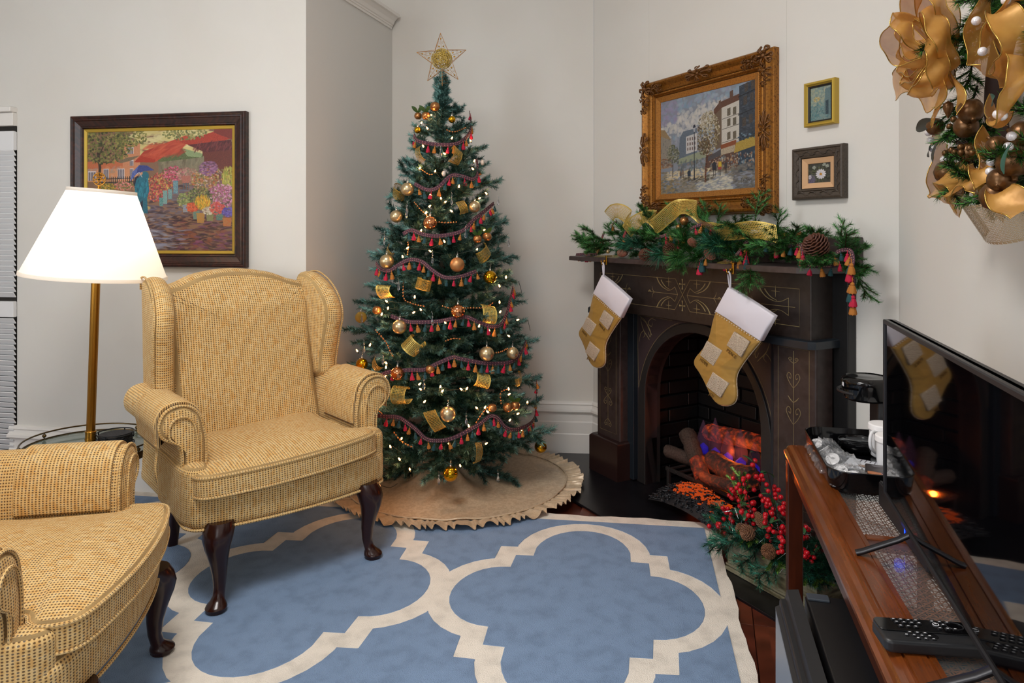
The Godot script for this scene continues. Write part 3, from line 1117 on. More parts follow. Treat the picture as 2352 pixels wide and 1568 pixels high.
		part(fl, "blue_base", MB.new().lathe([Vector2(0.010, 0), Vector2(0.026, 0.012), Vector2(0.024, 0.035), Vector2(0.004, 0.055)], 12), blue)
	omni(fp(1.0, 0.27, -0.10), Color(1.0, 0.45, 0.15), 0.07, 0.008)
	omni(fp(0.95, 0.20, 0.10), Color(1.0, 0.42, 0.12), 0.03, 0.012)

# ---------------------------------------------------------------- pictures on the walls
class Paint:
	var im: Image
	var w: int
	var h: int
	var r := RandomNumberGenerator.new()

	func _init(w_: int, h_: int, base: Color, sd: int) -> void:
		w = w_; h = h_
		im = Image.create(w, h, false, Image.FORMAT_RGB8)
		im.fill(base)
		r.seed = sd

	func col(hexs, jit := 0.0) -> Color:
		var c: Color = Color.html(hexs[r.randi() % hexs.size()]) if hexs is Array else (Color.html(hexs) if hexs is String else hexs)
		if jit > 0.0:
			var q := r.randf_range(-jit, jit)
			c = Color(clampf(c.r + q + r.randf_range(-jit, jit) * 0.4, 0, 1), clampf(c.g + q, 0, 1), clampf(c.b + q + r.randf_range(-jit, jit) * 0.4, 0, 1))
		return c

	func dab(x: float, y: float, rx: float, ry: float, an: float, c: Color, a := 1.0) -> void:
		var R := maxf(rx, ry)
		var ca := cos(an)
		var sa := sin(an)
		for yy in range(maxi(0, int(y - R)), mini(h, int(y + R) + 2)):
			for xx in range(maxi(0, int(x - R)), mini(w, int(x + R) + 2)):
				var dx := xx - x
				var dy := yy - y
				var u := (dx * ca + dy * sa) / rx
				var v := (-dx * sa + dy * ca) / ry
				var d := u * u + v * v
				if d < 1.0:
					im.set_pixel(xx, yy, im.get_pixel(xx, yy).lerp(c, a * minf(1.0, (1.0 - d) * 2.5)))

	# many brush dabs in a box given in fractions of the picture
	func dabs(n: int, box: Array, size: Array, hexs, an := [0.0, 6.28], a := 0.85, jit := 0.05) -> void:
		for k in n:
			var x: float = lerpf(box[0], box[2], r.randf()) * w
			var y: float = lerpf(box[1], box[3], r.randf()) * h
			dab(x, y, r.randf_range(size[0], size[1]), r.randf_range(size[2], size[3]), r.randf_range(an[0], an[1]), col(hexs, jit), a)

	func blob(n: int, cx: float, cy: float, rx: float, ry: float, size: Array, hexs, an := [0.0, 6.28], a := 0.85) -> void:
		for k in n:
			var q := sqrt(r.randf())
			var t := r.randf() * TAU
			dab((cx + cos(t) * q * rx) * w, (cy + sin(t) * q * ry) * h, r.randf_range(size[0], size[1]), r.randf_range(size[2], size[3]), r.randf_range(an[0], an[1]), col(hexs, 0.05), a)

	func poly(pts: Array, hexs, jit := 0.03, a := 1.0) -> void:
		var y0 := 1e9
		var y1 := -1e9
		for p in pts:
			y0 = minf(y0, p[1] * h); y1 = maxf(y1, p[1] * h)
		for yy in range(maxi(0, int(y0)), mini(h - 1, int(y1)) + 1):
			var xs := []
			for k in pts.size():
				var p: Array = pts[k]
				var q: Array = pts[(k + 1) % pts.size()]
				var py: float = p[1] * h
				var qy: float = q[1] * h
				if (py <= yy + 0.5) != (qy <= yy + 0.5):
					xs.append((p[0] + (q[0] - p[0]) * (yy + 0.5 - py) / (qy - py)) * w)
			xs.sort()
			for k in range(0, xs.size() - 1, 2):
				for xx in range(maxi(0, int(xs[k])), mini(w - 1, int(xs[k + 1])) + 1):
					im.set_pixel(xx, yy, im.get_pixel(xx, yy).lerp(col(hexs, jit), a))

	func line(pts: Array, wd: float, hexs, a := 0.9) -> void:
		for k in pts.size() - 1:
			var p := Vector2(pts[k][0] * w, pts[k][1] * h)
			var q := Vector2(pts[k + 1][0] * w, pts[k + 1][1] * h)
			var n := int(p.distance_to(q) / maxf(wd * 0.6, 0.6)) + 1
			for s in n + 1:
				var m := p.lerp(q, float(s) / n)
				dab(m.x, m.y, wd, wd, 0.0, col(hexs, 0.03), a)

	func done() -> ImageTexture:
		return ImageTexture.create_from_image(im)

func canvas_mat(t: Texture2D) -> StandardMaterial3D:
	var m := mt("d6d2d0", 0.5)
	m.albedo_texture = t
	m.heightmap_enabled = true
	m.heightmap_texture = t
	m.heightmap_scale = 0.08
	return m

func canvas(parent: Node, w: float, h: float, z: float, mat: Material) -> void:
	var mb := MB.new()
	mb.box(Vector3(0, 0, z - 0.004), Vector3(w, h, 0.006), 0.0)
	part(parent, "backing", mb, M.dark)
	mb = MB.new()
	var i := [mb.pt(Vector3(-w / 2, h / 2, z), Vector3(0, 0, 1), Vector2(0, 0)), mb.pt(Vector3(w / 2, h / 2, z), Vector3(0, 0, 1), Vector2(1, 0)), mb.pt(Vector3(w / 2, -h / 2, z), Vector3(0, 0, 1), Vector2(1, 1)), mb.pt(Vector3(-w / 2, -h / 2, z), Vector3(0, 0, 1), Vector2(0, 1))]
	mb.quad(i[0], i[1], i[2], i[3])
	part(parent, "canvas", mb, mat)

func paint_market() -> ImageTexture:
	var p := Paint.new(560, 470, Color.html("8a6a52"), 11)
	p.dabs(260, [0.3, -0.02, 0.95, 0.22], [10, 26, 6, 12], ["e6dc98", "e0d48c", "ece4a8"], [-0.3, 0.3], 0.7, 0.02)
	# houses
	p.poly([[0.0, 0.27], [0.36, 0.27], [0.36, 0.42], [0, 0.42]], ["e2a070", "d99a70"])
	p.poly([[0.0, 0.25], [0.30, 0.24], [0.33, 0.31], [0.0, 0.31]], ["cf7a50", "c87048"])
	p.poly([[0.25, 0.10], [0.37, 0.10], [0.37, 0.32], [0.25, 0.32]], ["dc9a72", "d08c64"])
	p.dabs(60, [0, 0.30, 0.40, 0.42], [6, 14, 4, 8], ["e8a878", "b0a090", "a89a98", "dc9860"], [0, 3], 0.5)
	for q in [[0.005, 0.33, 0.06, 0.41], [0.115, 0.31, 0.15, 0.40], [0.215, 0.31, 0.262, 0.40], [0.30, 0.31, 0.325, 0.40], [0.28, 0.13, 0.325, 0.19], [0.30, 0.24, 0.325, 0.29]]:
		p.poly([[q[0], q[1]], [q[2], q[1]], [q[2], q[3]], [q[0], q[3]]], "e4dfe4")
		var n := 3
		for k in n:
			var x0: float = lerpf(q[0], q[2], (k + 0.15) / n)
			var x1: float = lerpf(q[0], q[2], (k + 0.8) / n)
			p.poly([[x0, q[1] + 0.008], [x1, q[1] + 0.008], [x1, q[3]], [x0, q[3]]], ["77707a", "8a8488"])
	# ground
	for k in 1500:
		var x := p.r.randf()
		var y := lerpf(0.44, 1.02, pow(p.r.randf(), 0.8))
		var hexs = ["a08060", "9a7a5c", "b08c64", "8a6a58"]
		if x > 0.42 - (y - 0.5) * 0.3: hexs = ["5a5468", "6a7088", "4a3c4a", "3c2c38", "6f6478"]
		if y > 0.72: hexs = ["6a5864", "4a3440", "2e1e28", "7a8098", "5c4a58", "38242e", "8a90a8"] if x < 0.6 else ["3a1e28", "4c2836", "2a1620", "6a3a6a", "8a4a3a", "34202c"]
		p.dab(x * p.w, y * p.h, p.r.randf_range(8, 22), p.r.randf_range(2, 5), p.r.randf_range(-0.25, 0.25), p.col(hexs, 0.04), 0.6)
	p.dabs(60, [0.33, 0.52, 0.42, 0.72], [10, 20, 4, 9], ["c8b060", "b89c60", "a88858"], [-0.3, 0.3], 0.6)
	p.dabs(40, [0.40, 0.82, 0.72, 0.98], [12, 30, 2, 4], ["9aa6c0", "8a92b0", "a8b0c8"], [-0.15, 0.15], 0.5)
	p.dabs(26, [0.68, 0.84, 0.98, 0.99], [8, 20, 4, 8], ["7a3a7a", "8a3a8a", "96502e", "a86a40"], [-0.3, 0.6], 0.5)
	# tents
	p.poly([[0.80, 0.18], [1.0, 0.16], [1.0, 0.42], [0.80, 0.40]], ["6a2c1c", "7a3420", "5c2418"])
	p.poly([[0.50, 0.24], [0.81, 0.22], [0.81, 0.40], [0.50, 0.42]], ["8a8468", "7a745c", "948e74"])
	p.dabs(70, [0.50, 0.24, 0.81, 0.40], [4, 8, 10, 26], ["6a6450", "9a947a", "7e7860"], [-0.1, 0.1], 0.5)
	p.poly([[0.48, 0.25], [0.66, 0.15], [0.80, 0.20], [0.80, 0.23], [0.52, 0.26]], ["5a6a3a", "4a5a34", "6f8050"])
	p.poly([[0.66, 0.15], [0.80, 0.20], [0.79, 0.23], [0.70, 0.22]], ["9ab080", "88a070"])
	p.poly([[0.33, 0.26], [0.40, 0.17], [0.56, 0.10], [0.70, 0.04], [0.73, 0.07], [0.66, 0.15], [0.56, 0.20], [0.48, 0.26]], ["c04a30", "d05a3c", "b8442c"])
	p.dabs(120, [0.42, 0.12, 0.66, 0.20], [14, 30, 3, 6], ["cf5a3c", "d86a48", "b03c28"], [-0.7, -0.3], 0.5)
	p.poly([[0.33, 0.26], [0.38, 0.21], [0.48, 0.24], [0.47, 0.265]], ["b8381c", "a83018"])
	p.poly([[0.64, 0.10], [0.88, 0.02], [0.99, 0.08], [0.88, 0.12], [0.72, 0.13]], ["b03820", "a03018", "c84a30"])
	p.poly([[0.88, 0.0], [1.0, 0.0], [1.0, 0.09], [0.88, 0.03]], ["8a3428", "7c2c22"])
	p.poly([[0.70, 0.125], [0.99, 0.09], [1.0, 0.17], [0.82, 0.19]], ["5a1a1c", "6a2424", "4a1418"])
	p.dabs(50, [0.74, 0.11, 0.99, 0.17], [2, 4, 8, 16], ["7a3434", "4a1014", "8a4444"], [0.3, 0.6], 0.6)
	p.poly([[0.21, 0.255], [0.28, 0.22], [0.37, 0.205], [0.31, 0.245], [0.24, 0.265]], ["7a6a50", "8a7a60"])
	# tree
	p.line([[0.083, 0.42], [0.088, 0.30], [0.075, 0.18]], 6.0, ["3a2a1c", "4a3826"])
	for q in [[[0.088, 0.28], [0.14, 0.20], [0.2, 0.15]], [[0.085, 0.25], [0.04, 0.18]], [[0.08, 0.2], [0.12, 0.1]]]: p.line(q, 2.4, "3a2a1c")
	p.blob(640, 0.12, 0.12, 0.20, 0.15, [3, 7, 2, 5], ["4a5028", "6a7038", "8a8c48", "3a4020", "7a8040", "a8a058"])
	p.blob(200, 0.30, 0.05, 0.12, 0.08, [3, 6, 2, 4], ["6a7038", "8a8c48", "5a6030", "9a9850"])
	p.blob(180, 0.68, 0.03, 0.15, 0.055, [3, 6, 2, 4], ["7a8048", "8a9050", "a8a868", "5a6838"])
	p.line([[0.36, 0.10], [0.46, 0.115], [0.56, 0.10]], 0.7, "5a4a38", 0.6)
	# fence and bed
	for k in 17: p.line([[0.095 + k * 0.0145, 0.385 - k * 0.0006], [0.095 + k * 0.0145, 0.45]], 1.3, "14181a")
	for y in [0.398, 0.428]: p.line([[0.09, y], [0.33, y - 0.008]], 1.4, "14181a")
	p.blob(150, 0.14, 0.465, 0.07, 0.03, [2, 4, 2, 5], ["c8a030", "6a7028", "8a8030", "d8b040"])
	p.blob(150, 0.26, 0.455, 0.07, 0.035, [2, 4, 3, 6], ["e08878", "d87070", "6a7040", "e8a898", "8a8040"])
	# flower stalls
	p.blob(460, 0.52, 0.44, 0.10, 0.09, [2, 5, 2, 4], ["a83838", "c05050", "8a2c30", "d07060", "6a6030", "c89848", "d8c060"])
	p.blob(240, 0.48, 0.52, 0.06, 0.07, [2, 5, 2, 4], ["b84048", "d06070", "9a3040", "d89050", "6a5030"])
	p.blob(260, 0.60, 0.36, 0.08, 0.06, [2, 5, 2, 5], ["c04868", "d86a88", "a83858", "6a6038", "e090a0"])
	p.blob(200, 0.70, 0.37, 0.07, 0.06, [2, 5, 2, 4], ["b89080", "c8a090", "9a7868", "a87870"])
	p.blob(560, 0.86, 0.42, 0.15, 0.10, [2, 5, 2, 5], ["8a8040", "a85838", "c87838", "6a6a38", "c09878", "7a5a6a", "b8a058", "d8c8b8"])
	p.blob(200, 0.84, 0.32, 0.06, 0.06, [1.5, 3, 4, 8], ["8a5a8a", "a878a0", "6a4a6a"], [1.2, 1.9])
	p.blob(160, 0.97, 0.40, 0.04, 0.10, [1.5, 3, 5, 10], ["a8a838", "8a9a38", "c8c060"], [-0.4, 0.4])
	p.blob(420, 0.93, 0.55, 0.10, 0.10, [2, 4, 2, 5], ["c878a8", "e0a0c8", "b86898", "8a8858", "e8c0d8", "a86088"])
	p.blob(360, 0.78, 0.56, 0.09, 0.08, [2, 5, 2, 4], ["5a6a38", "7a8848", "48582e", "9aa060", "3a4428"])
	p.blob(130, 0.67, 0.58, 0.04, 0.06, [2, 4, 3, 7], ["8a9a58", "6a7a48", "a8b070"], [1.0, 2.1])
	for q in [[0.53, 0.50, 0.03, 0.11, "6a9a98"], [0.565, 0.49, 0.028, 0.08, "5a8a90"], [0.60, 0.42, 0.034, 0.105, "4a7a98"], [0.505, 0.56, 0.026, 0.07, "2a7a78"]]:
		p.poly([[q[0], q[1]], [q[0] + q[2], q[1]], [q[0] + q[2] * 0.95, q[1] + q[3]], [q[0] + q[2] * 0.1, q[1] + q[3]]], [q[4], "8ab0b0"])
	p.poly([[0.655, 0.38], [0.72, 0.38], [0.71, 0.44], [0.665, 0.44]], ["b87868", "a86858"])
	for x in [0.67, 0.69, 0.705]: p.line([[x, 0.44], [x, 0.49]], 1.2, "4a6a78")
	for q in [[0.665, 0.62, 0.04, 0.06, "8aa0c8"], [0.735, 0.67, 0.045, 0.07, "5a9090"], [0.76, 0.69, 0.055, 0.08, "c08838"], [0.825, 0.68, 0.05, 0.075, "78885a"], [0.89, 0.68, 0.05, 0.07, "2a8088"], [0.935, 0.73, 0.06, 0.07, "c86a30"]]:
		p.poly([[q[0], q[1]], [q[0] + q[2], q[1]], [q[0] + q[2] * 0.9, q[1] + q[3]], [q[0] + q[2] * 0.1, q[1] + q[3]]], [q[4], q[4], "a09060"])
	p.blob(120, 0.73, 0.64, 0.04, 0.035, [2, 5, 2, 5], ["d86038", "e87848", "c04828"])
	p.blob(220, 0.80, 0.60, 0.05, 0.06, [1.5, 3, 4, 9], ["e0b030", "d89828", "f0c848", "8a8a30"], [-0.5, 0.5])
	p.blob(120, 0.84, 0.67, 0.04, 0.03, [2, 4, 2, 4], ["e8e4d0", "d8d0c0", "b8a890"])
	p.blob(160, 0.90, 0.65, 0.05, 0.05, [2, 5, 2, 4], ["c84848", "d86860", "b83840", "d87858"])
	p.blob(160, 0.97, 0.68, 0.04, 0.04, [2, 4, 2, 4], ["5a50b8", "4a40a0", "7a70d0"])
	# the couple under the blue umbrella
	p.poly([[0.335, 0.39], [0.36, 0.37], [0.36, 0.46], [0.33, 0.46]], "1c2038")
	p.poly([[0.345, 0.55], [0.42, 0.55], [0.425, 0.69], [0.395, 0.69], [0.385, 0.58], [0.37, 0.69], [0.335, 0.69]], ["1c6a80", "2a7a90", "185a70"])
	p.poly([[0.375, 0.60], [0.39, 0.58], [0.39, 0.68], [0.37, 0.67]], "1a2038")
	p.poly([[0.345, 0.41], [0.385, 0.36], [0.425, 0.37], [0.435, 0.50], [0.42, 0.56], [0.34, 0.555], [0.335, 0.47]], ["1c7088", "2a88a0", "186078"])
	p.dab(0.405 * p.w, 0.375 * p.h, 17, 20, 0, p.col("1f6f86"), 1.0)
	p.dabs(26, [0.35, 0.40, 0.42, 0.54], [3, 5, 6, 14], ["3a9ab0", "165a70", "2f8aa2"], [-0.2, 0.4], 0.6)
	p.dab(0.378 * p.w, 0.352 * p.h, 7, 8, 0, p.col("d8a078"), 1.0)
	p.poly([[0.303, 0.42], [0.318, 0.345], [0.365, 0.285], [0.40, 0.30], [0.345, 0.36]], ["5a70b8", "6a80c8", "4a60a8"])
	p.poly([[0.365, 0.285], [0.42, 0.29], [0.47, 0.33], [0.40, 0.335], [0.345, 0.36]], ["2a3878", "34448c", "4a5ca8"])
	p.line([[0.345, 0.36], [0.365, 0.345], [0.385, 0.385]], 1.4, "d8d0d8")
	return p.done()

func paint_street() -> ImageTexture:
	var p := Paint.new(560, 456, Color.html("8f9aa8"), 23)
	for k in 900:
		var x := p.r.randf()
		var y := p.r.randf() * 0.6
		var hexs = ["9ab4c8", "88aac4", "a8bccc", "a0a4c0"]
		if absf(y - 0.30 + x * 0.12) < 0.12 and x < 0.75: hexs = ["d8d8d4", "c8ccd0", "e0ded4"]
		if x < 0.2 and y < 0.25: hexs = ["a8a4c4", "a098b8", "9aa8c8"]
		if y > 0.42: hexs = ["9aa4b4", "a8aebc", "8a94a8"]
		p.dab(x * p.w, y * p.h, p.r.randf_range(9, 20), p.r.randf_range(6, 12), p.r.randf() * 3, p.col(hexs, 0.02), 0.55)
	# far left houses
	p.poly([[0, 0.36], [0.06, 0.37], [0.13, 0.44], [0.13, 0.72], [0, 0.72]], ["8a8a84", "989488", "a8a294"])
	p.poly([[0, 0.30], [0.05, 0.31], [0.13, 0.43], [0.0, 0.37]], ["a08a68", "b09a74", "8a7858"])
	for k in 5: p.dabs(3, [0.01 + k * 0.022, 0.42, 0.015 + k * 0.022, 0.56], [1.5, 2, 5, 7], "5a6068", [0, 0.05], 0.8)
	p.dabs(50, [0, 0.62, 0.14, 0.72], [6, 12, 3, 6], ["8a6a50", "7a5a48", "6a6a70", "a89078"], [-0.1, 0.1], 0.7)
	# middle row
	p.poly([[0.23, 0.42], [0.27, 0.36], [0.42, 0.35], [0.42, 0.72], [0.21, 0.72]], ["6a7a8a", "788898", "5a6878"])
	p.poly([[0.30, 0.42], [0.42, 0.40], [0.42, 0.58], [0.30, 0.60]], ["d8d8d4", "c8ccd0"])
	for a in 3:
		for b in 4: p.poly([[0.315 + b * 0.026, 0.435 + a * 0.05], [0.326 + b * 0.026, 0.435 + a * 0.05], [0.326 + b * 0.026, 0.465 + a * 0.05], [0.315 + b * 0.026, 0.465 + a * 0.05]], "7a6a68")
	p.poly([[0.22, 0.64], [0.52, 0.58], [0.52, 0.66], [0.20, 0.70]], ["8a9a80", "9aa890", "a8b098"])
	p.dabs(120, [0.2, 0.66, 0.6, 0.78], [5, 10, 4, 9], ["6a7a80", "7a8a8c", "8a8078", "5a686c"], [-0.2, 0.2], 0.6)
	# white house and its roof
	p.poly([[0.60, 0.20], [0.66, 0.14], [0.85, 0.10], [0.85, 0.16], [0.68, 0.22], [0.60, 0.28]], ["6a4a3a", "7a5444", "543a30"])
	p.poly([[0.60, 0.26], [0.68, 0.20], [0.68, 0.58], [0.62, 0.60]], ["7a6a58", "6a5a4c"])
	p.poly([[0.68, 0.20], [0.85, 0.16], [0.85, 0.54], [0.68, 0.575]], ["d8d6cc", "e4e2d8", "c4c4bc"])
	p.poly([[0.76, 0.06], [0.79, 0.05], [0.79, 0.12], [0.76, 0.13]], "6a5044")
	p.poly([[0.65, 0.13], [0.67, 0.12], [0.67, 0.18], [0.65, 0.19]], "6a5044")
	for y in [0.22, 0.32, 0.45]:
		for x in [0.735, 0.79]: p.poly([[x, y], [x + 0.03, y - 0.007], [x + 0.03, y + 0.065], [x, y + 0.07]], ["6a6454", "8a8270", "4a4840"])
		p.line([[0.685, y + 0.09], [0.85, y + 0.065]], 1.2, "4a4844")
	# dark house at the right edge
	p.poly([[0.85, 0.03], [1.0, 0.0], [1.0, 0.72], [0.85, 0.70]], ["38424e", "2e3844", "46525e"])
	p.dabs(170, [0.86, 0.02, 1.0, 0.55], [4, 9, 2, 5], ["4a5866", "2a323c", "5c6a78"], [-0.3, 0.1], 0.6)
	for q in [[0.89, 0.14], [0.95, 0.12], [0.88, 0.34], [0.94, 0.32], [0.90, 0.02], [0.96, 0.01]]: p.poly([[q[0], q[1]], [q[0] + 0.032, q[1] - 0.008], [q[0] + 0.032, q[1] + 0.07], [q[0], q[1] + 0.08]], ["6a6258", "544c48", "2a2828"])
	for y in [0.11, 0.28]: p.line([[0.84, y + 0.02], [1.0, y - 0.02]], 2.2, "1c232c")
	# shop fronts and awnings
	p.poly([[0.52, 0.64], [0.86, 0.60], [0.86, 0.82], [0.52, 0.80]], ["6a4a3c", "54403a", "7a5a48", "463a3a"])
	p.poly([[0.84, 0.64], [1.0, 0.62], [1.0, 0.84], [0.84, 0.84]], ["2c4052", "3a5468", "223040"])
	p.dabs(220, [0.56, 0.66, 0.99, 0.80], [3, 6, 3, 7], ["c8a888", "8a5a40", "9ab8c8", "d8c8b0", "4a3430", "6a8a9c"], [-0.1, 0.1], 0.65)
	p.poly([[0.67, 0.56], [0.82, 0.53], [0.82, 0.60], [0.67, 0.63]], ["9a5a38", "84492e"])
	p.poly([[0.67, 0.60], [0.81, 0.575], [0.81, 0.64], [0.67, 0.66]], ["d8d0b8", "8a7a6a", "c4b89c"])
	p.poly([[0.82, 0.56], [1.0, 0.51], [1.0, 0.61], [0.80, 0.655]], ["b8a048", "c8b058", "a08838"])
	p.dabs(24, [0.84, 0.48, 1.0, 0.54], [4, 9, 3, 5], ["2c5068", "8ab0c4", "1c2c3c"], [-0.3, 0], 0.7)
	p.poly([[0.54, 0.66], [0.67, 0.60], [0.67, 0.66], [0.54, 0.70]], ["4a4a50", "5c5c62"])
	# ground
	for k in 1000:
		var x := p.r.randf()
		var y := lerpf(0.76, 1.02, p.r.randf())
		var hexs = ["8a8474", "9a9482", "787468", "a8a08c"]
		if absf(x - 0.32) < 0.25 and y < 0.86: hexs = ["d8c8a0", "c8b890", "e4d8b8"]
		if x > 0.42 and x < 0.80 and y > 0.80 + absf(x - 0.62) * 0.5: hexs = ["d8d4c0", "c8ccc0", "b8b8a8", "e4e0d0"]
		if x > 0.78: hexs = ["6a6c6c", "7a7a76", "585c60", "868478"]
		if x < 0.2 and y > 0.85: hexs = ["9a8458", "7a7260", "6a7478", "a89468"]
		p.dab(x * p.w, y * p.h, p.r.randf_range(7, 18), p.r.randf_range(2, 5), p.r.randf_range(-0.4, 0.25), p.col(hexs, 0.04), 0.7)
	p.dabs(40, [0.28, 0.84, 0.60, 0.90], [8, 18, 2, 4], ["4a463c", "5c584c"], [-0.4, 0.1], 0.6)
	# trees
	p.line([[0.145, 0.82], [0.148, 0.66]], 2.6, "4a4034")
	p.blob(260, 0.15, 0.58, 0.075, 0.10, [3, 6, 2, 4], ["6a7058", "8a9078", "586050", "a8a890", "48503e"])
	p.line([[0.51, 0.90], [0.515, 0.78], [0.53, 0.62], [0.545, 0.52]], 5.0, ["4a2c22", "6a4434", "7a5444"])
	p.blob(700, 0.54, 0.42, 0.12, 0.22, [3, 6, 2, 5], ["8a7c58", "a89c78", "6a6048", "c8c4ac", "7a6c48", "d8d4c0", "584c38"])
	p.blob(160, 0.54, 0.30, 0.09, 0.10, [2, 5, 2, 4], ["d0ccb8", "c0bca8", "b0a890"])
	p.blob(110, 0.50, 0.55, 0.07, 0.08, [3, 6, 2, 5], ["5a4a34", "6a5638", "48402e"])
	# lamp post
	p.line([[0.392, 0.86], [0.392, 0.36]], 1.9, "1c2434")
	p.line([[0.392, 0.87], [0.392, 0.76]], 3.4, "1c2434")
	p.poly([[0.378, 0.345], [0.384, 0.315], [0.40, 0.31], [0.408, 0.34]], "2a3448")
	p.poly([[0.380, 0.345], [0.406, 0.34], [0.399, 0.385], [0.387, 0.385]], ["d0d4d8", "8a94a4"])
	p.dab(0.393 * p.w, 0.865 * p.h, 8, 5, 0, p.col("2a3240"), 0.9)
	# people
	for q in [[0.335, 0.76, 0.018, 0.12, "22384c"], [0.605, 0.70, 0.022, 0.155, "28303e"], [0.66, 0.70, 0.018, 0.155, "a84a44"], [0.72, 0.72, 0.014, 0.11, "3c3e44"], [0.24, 0.77, 0.012, 0.08, "6a5a50"], [0.265, 0.76, 0.011, 0.08, "8a7868"]]:
		p.poly([[q[0] - q[2], q[1] + q[3] * 0.2], [q[0], q[1] + q[3] * 0.08], [q[0] + q[2], q[1] + q[3] * 0.2], [q[0] + q[2] * 0.9, q[1] + q[3] * 0.62], [q[0] - q[2] * 0.9, q[1] + q[3] * 0.62]], [q[4]], 0.05)
		for s in [-0.4, 0.4]: p.line([[q[0] + q[2] * s, q[1] + q[3] * 0.6], [q[0] + q[2] * s, q[1] + q[3]]], 1.5, "2a2624")
		p.dab(q[0] * p.w, (q[1] + q[3] * 0.03) * p.h, 3.2, 4.0, 0, p.col("5a4a44"), 1.0)
	p.poly([[0.65, 0.72], [0.675, 0.72], [0.68, 0.77], [0.645, 0.77]], ["c8b038", "d8c048"])
	p.dab(0.605 * p.w, 0.69 * p.h, 4, 2, 0, p.col("c8c4bc"), 1.0)
	p.dab(0.662 * p.w, 0.69 * p.h, 4, 2, 0, p.col("d0b898"), 1.0)
	# scribbled signature
	p.line([[0.882, 0.895], [0.87, 0.90], [0.868, 0.945]], 1.1, "2c2c26")
	p.line([[0.88, 0.935], [0.892, 0.915], [0.892, 0.935], [0.902, 0.915], [0.912, 0.935], [0.918, 0.905], [0.93, 0.932], [0.935, 0.91], [0.945, 0.93], [0.95, 0.905], [0.958, 0.92], [0.966, 0.905], [0.964, 0.96], [0.972, 0.975]], 0.9, "34342e")
	return p.done()

func paint_lane() -> ImageTexture:
	var p := Paint.new(200, 280, Color.html("7f9a98"), 31)
	p.dabs(300, [0, 0, 1, 0.55], [8, 16, 6, 12], ["9ab0a4", "a8b8a8", "b8bca0", "8aa8a4"], [0, 3], 0.6)
	p.dabs(160, [0, 0.5, 1, 1], [8, 16, 4, 8], ["5a8a94", "6a9aa0", "4a7884", "88a8a4"], [0, 3], 0.6)
	p.poly([[0.7, 0.1], [1, 0.05], [1, 0.9], [0.66, 0.85]], ["6a8a90", "7a9898", "5a7a84"], 0.06)
	p.poly([[0.72, 0.45], [0.85, 0.43], [0.85, 0.85], [0.72, 0.85]], ["2c4450", "3a5460"])
	for k in 90:
		var x := p.r.randf()
		var y := p.r.randf()
		if x < 0.45 and y < 0.35: continue
		var l := p.r.randf_range(0.04, 0.12)
		var v := p.r.randf() < 0.6
		p.line([[x, y], [x + (0.01 if v else l), y + (l if v else 0.01)]], 0.8, ["1c3038", "2a4048", "e0e4d8", "d4d8c8", "16282e"], 0.8)
	p.blob(60, 0.3, 0.36, 0.16, 0.07, [3, 6, 3, 6], ["c8b878", "b8a868", "d8c890"])
	return p.done()

func paint_daisy() -> ImageTexture:
	var p := Paint.new(220, 200, Color.html("3c4034"), 37)
	p.dabs(240, [0, 0, 1, 1], [8, 20, 5, 12], ["343c30", "444a3c", "4a4a50", "2c3028", "5a5c4c"], [0, 3], 0.6)
	p.dabs(50, [0, 0.6, 0.3, 1], [8, 16, 6, 12], ["6a6484", "7a7494", "54506c"], [0, 3], 0.6)
	for q in [[0.26, 0.22], [0.7, 0.10], [0.84, 0.18]]: p.blob(26, q[0], q[1], 0.07, 0.08, [5, 9, 4, 7], ["b8c0b0", "a0aca0", "8a968a"])
	for k in 26:
		var a := p.r.randf() * TAU
		p.line([[0.5 + cos(a) * 0.2, 0.56 + sin(a) * 0.24], [0.5 + cos(a) * 0.36, 0.56 + sin(a) * 0.4]], 1.4, ["6a7a4c", "8a9460", "48583a"])
	for k in 9: p.dab((0.08 + 0.04 * cos(k * 0.7)) * p.w, (0.68 + 0.08 * sin(k * 0.7)) * p.h, 9, 5, k * 0.7, p.col("dcdce6"), 0.9)
	for k in 13:
		var a := TAU * k / 13.0
		for s in 3: p.dab((0.56 + cos(a) * (0.10 + s * 0.035)) * p.w, (0.56 + sin(a) * (0.12 + s * 0.04)) * p.h, 15, 10, a, p.col(["e8e8f0", "dcdce8", "f4f4f8"]), 0.9)
	p.blob(30, 0.56, 0.57, 0.05, 0.06, [3, 6, 3, 6], ["d8982c", "c88420", "e8b048"])
	return p.done()

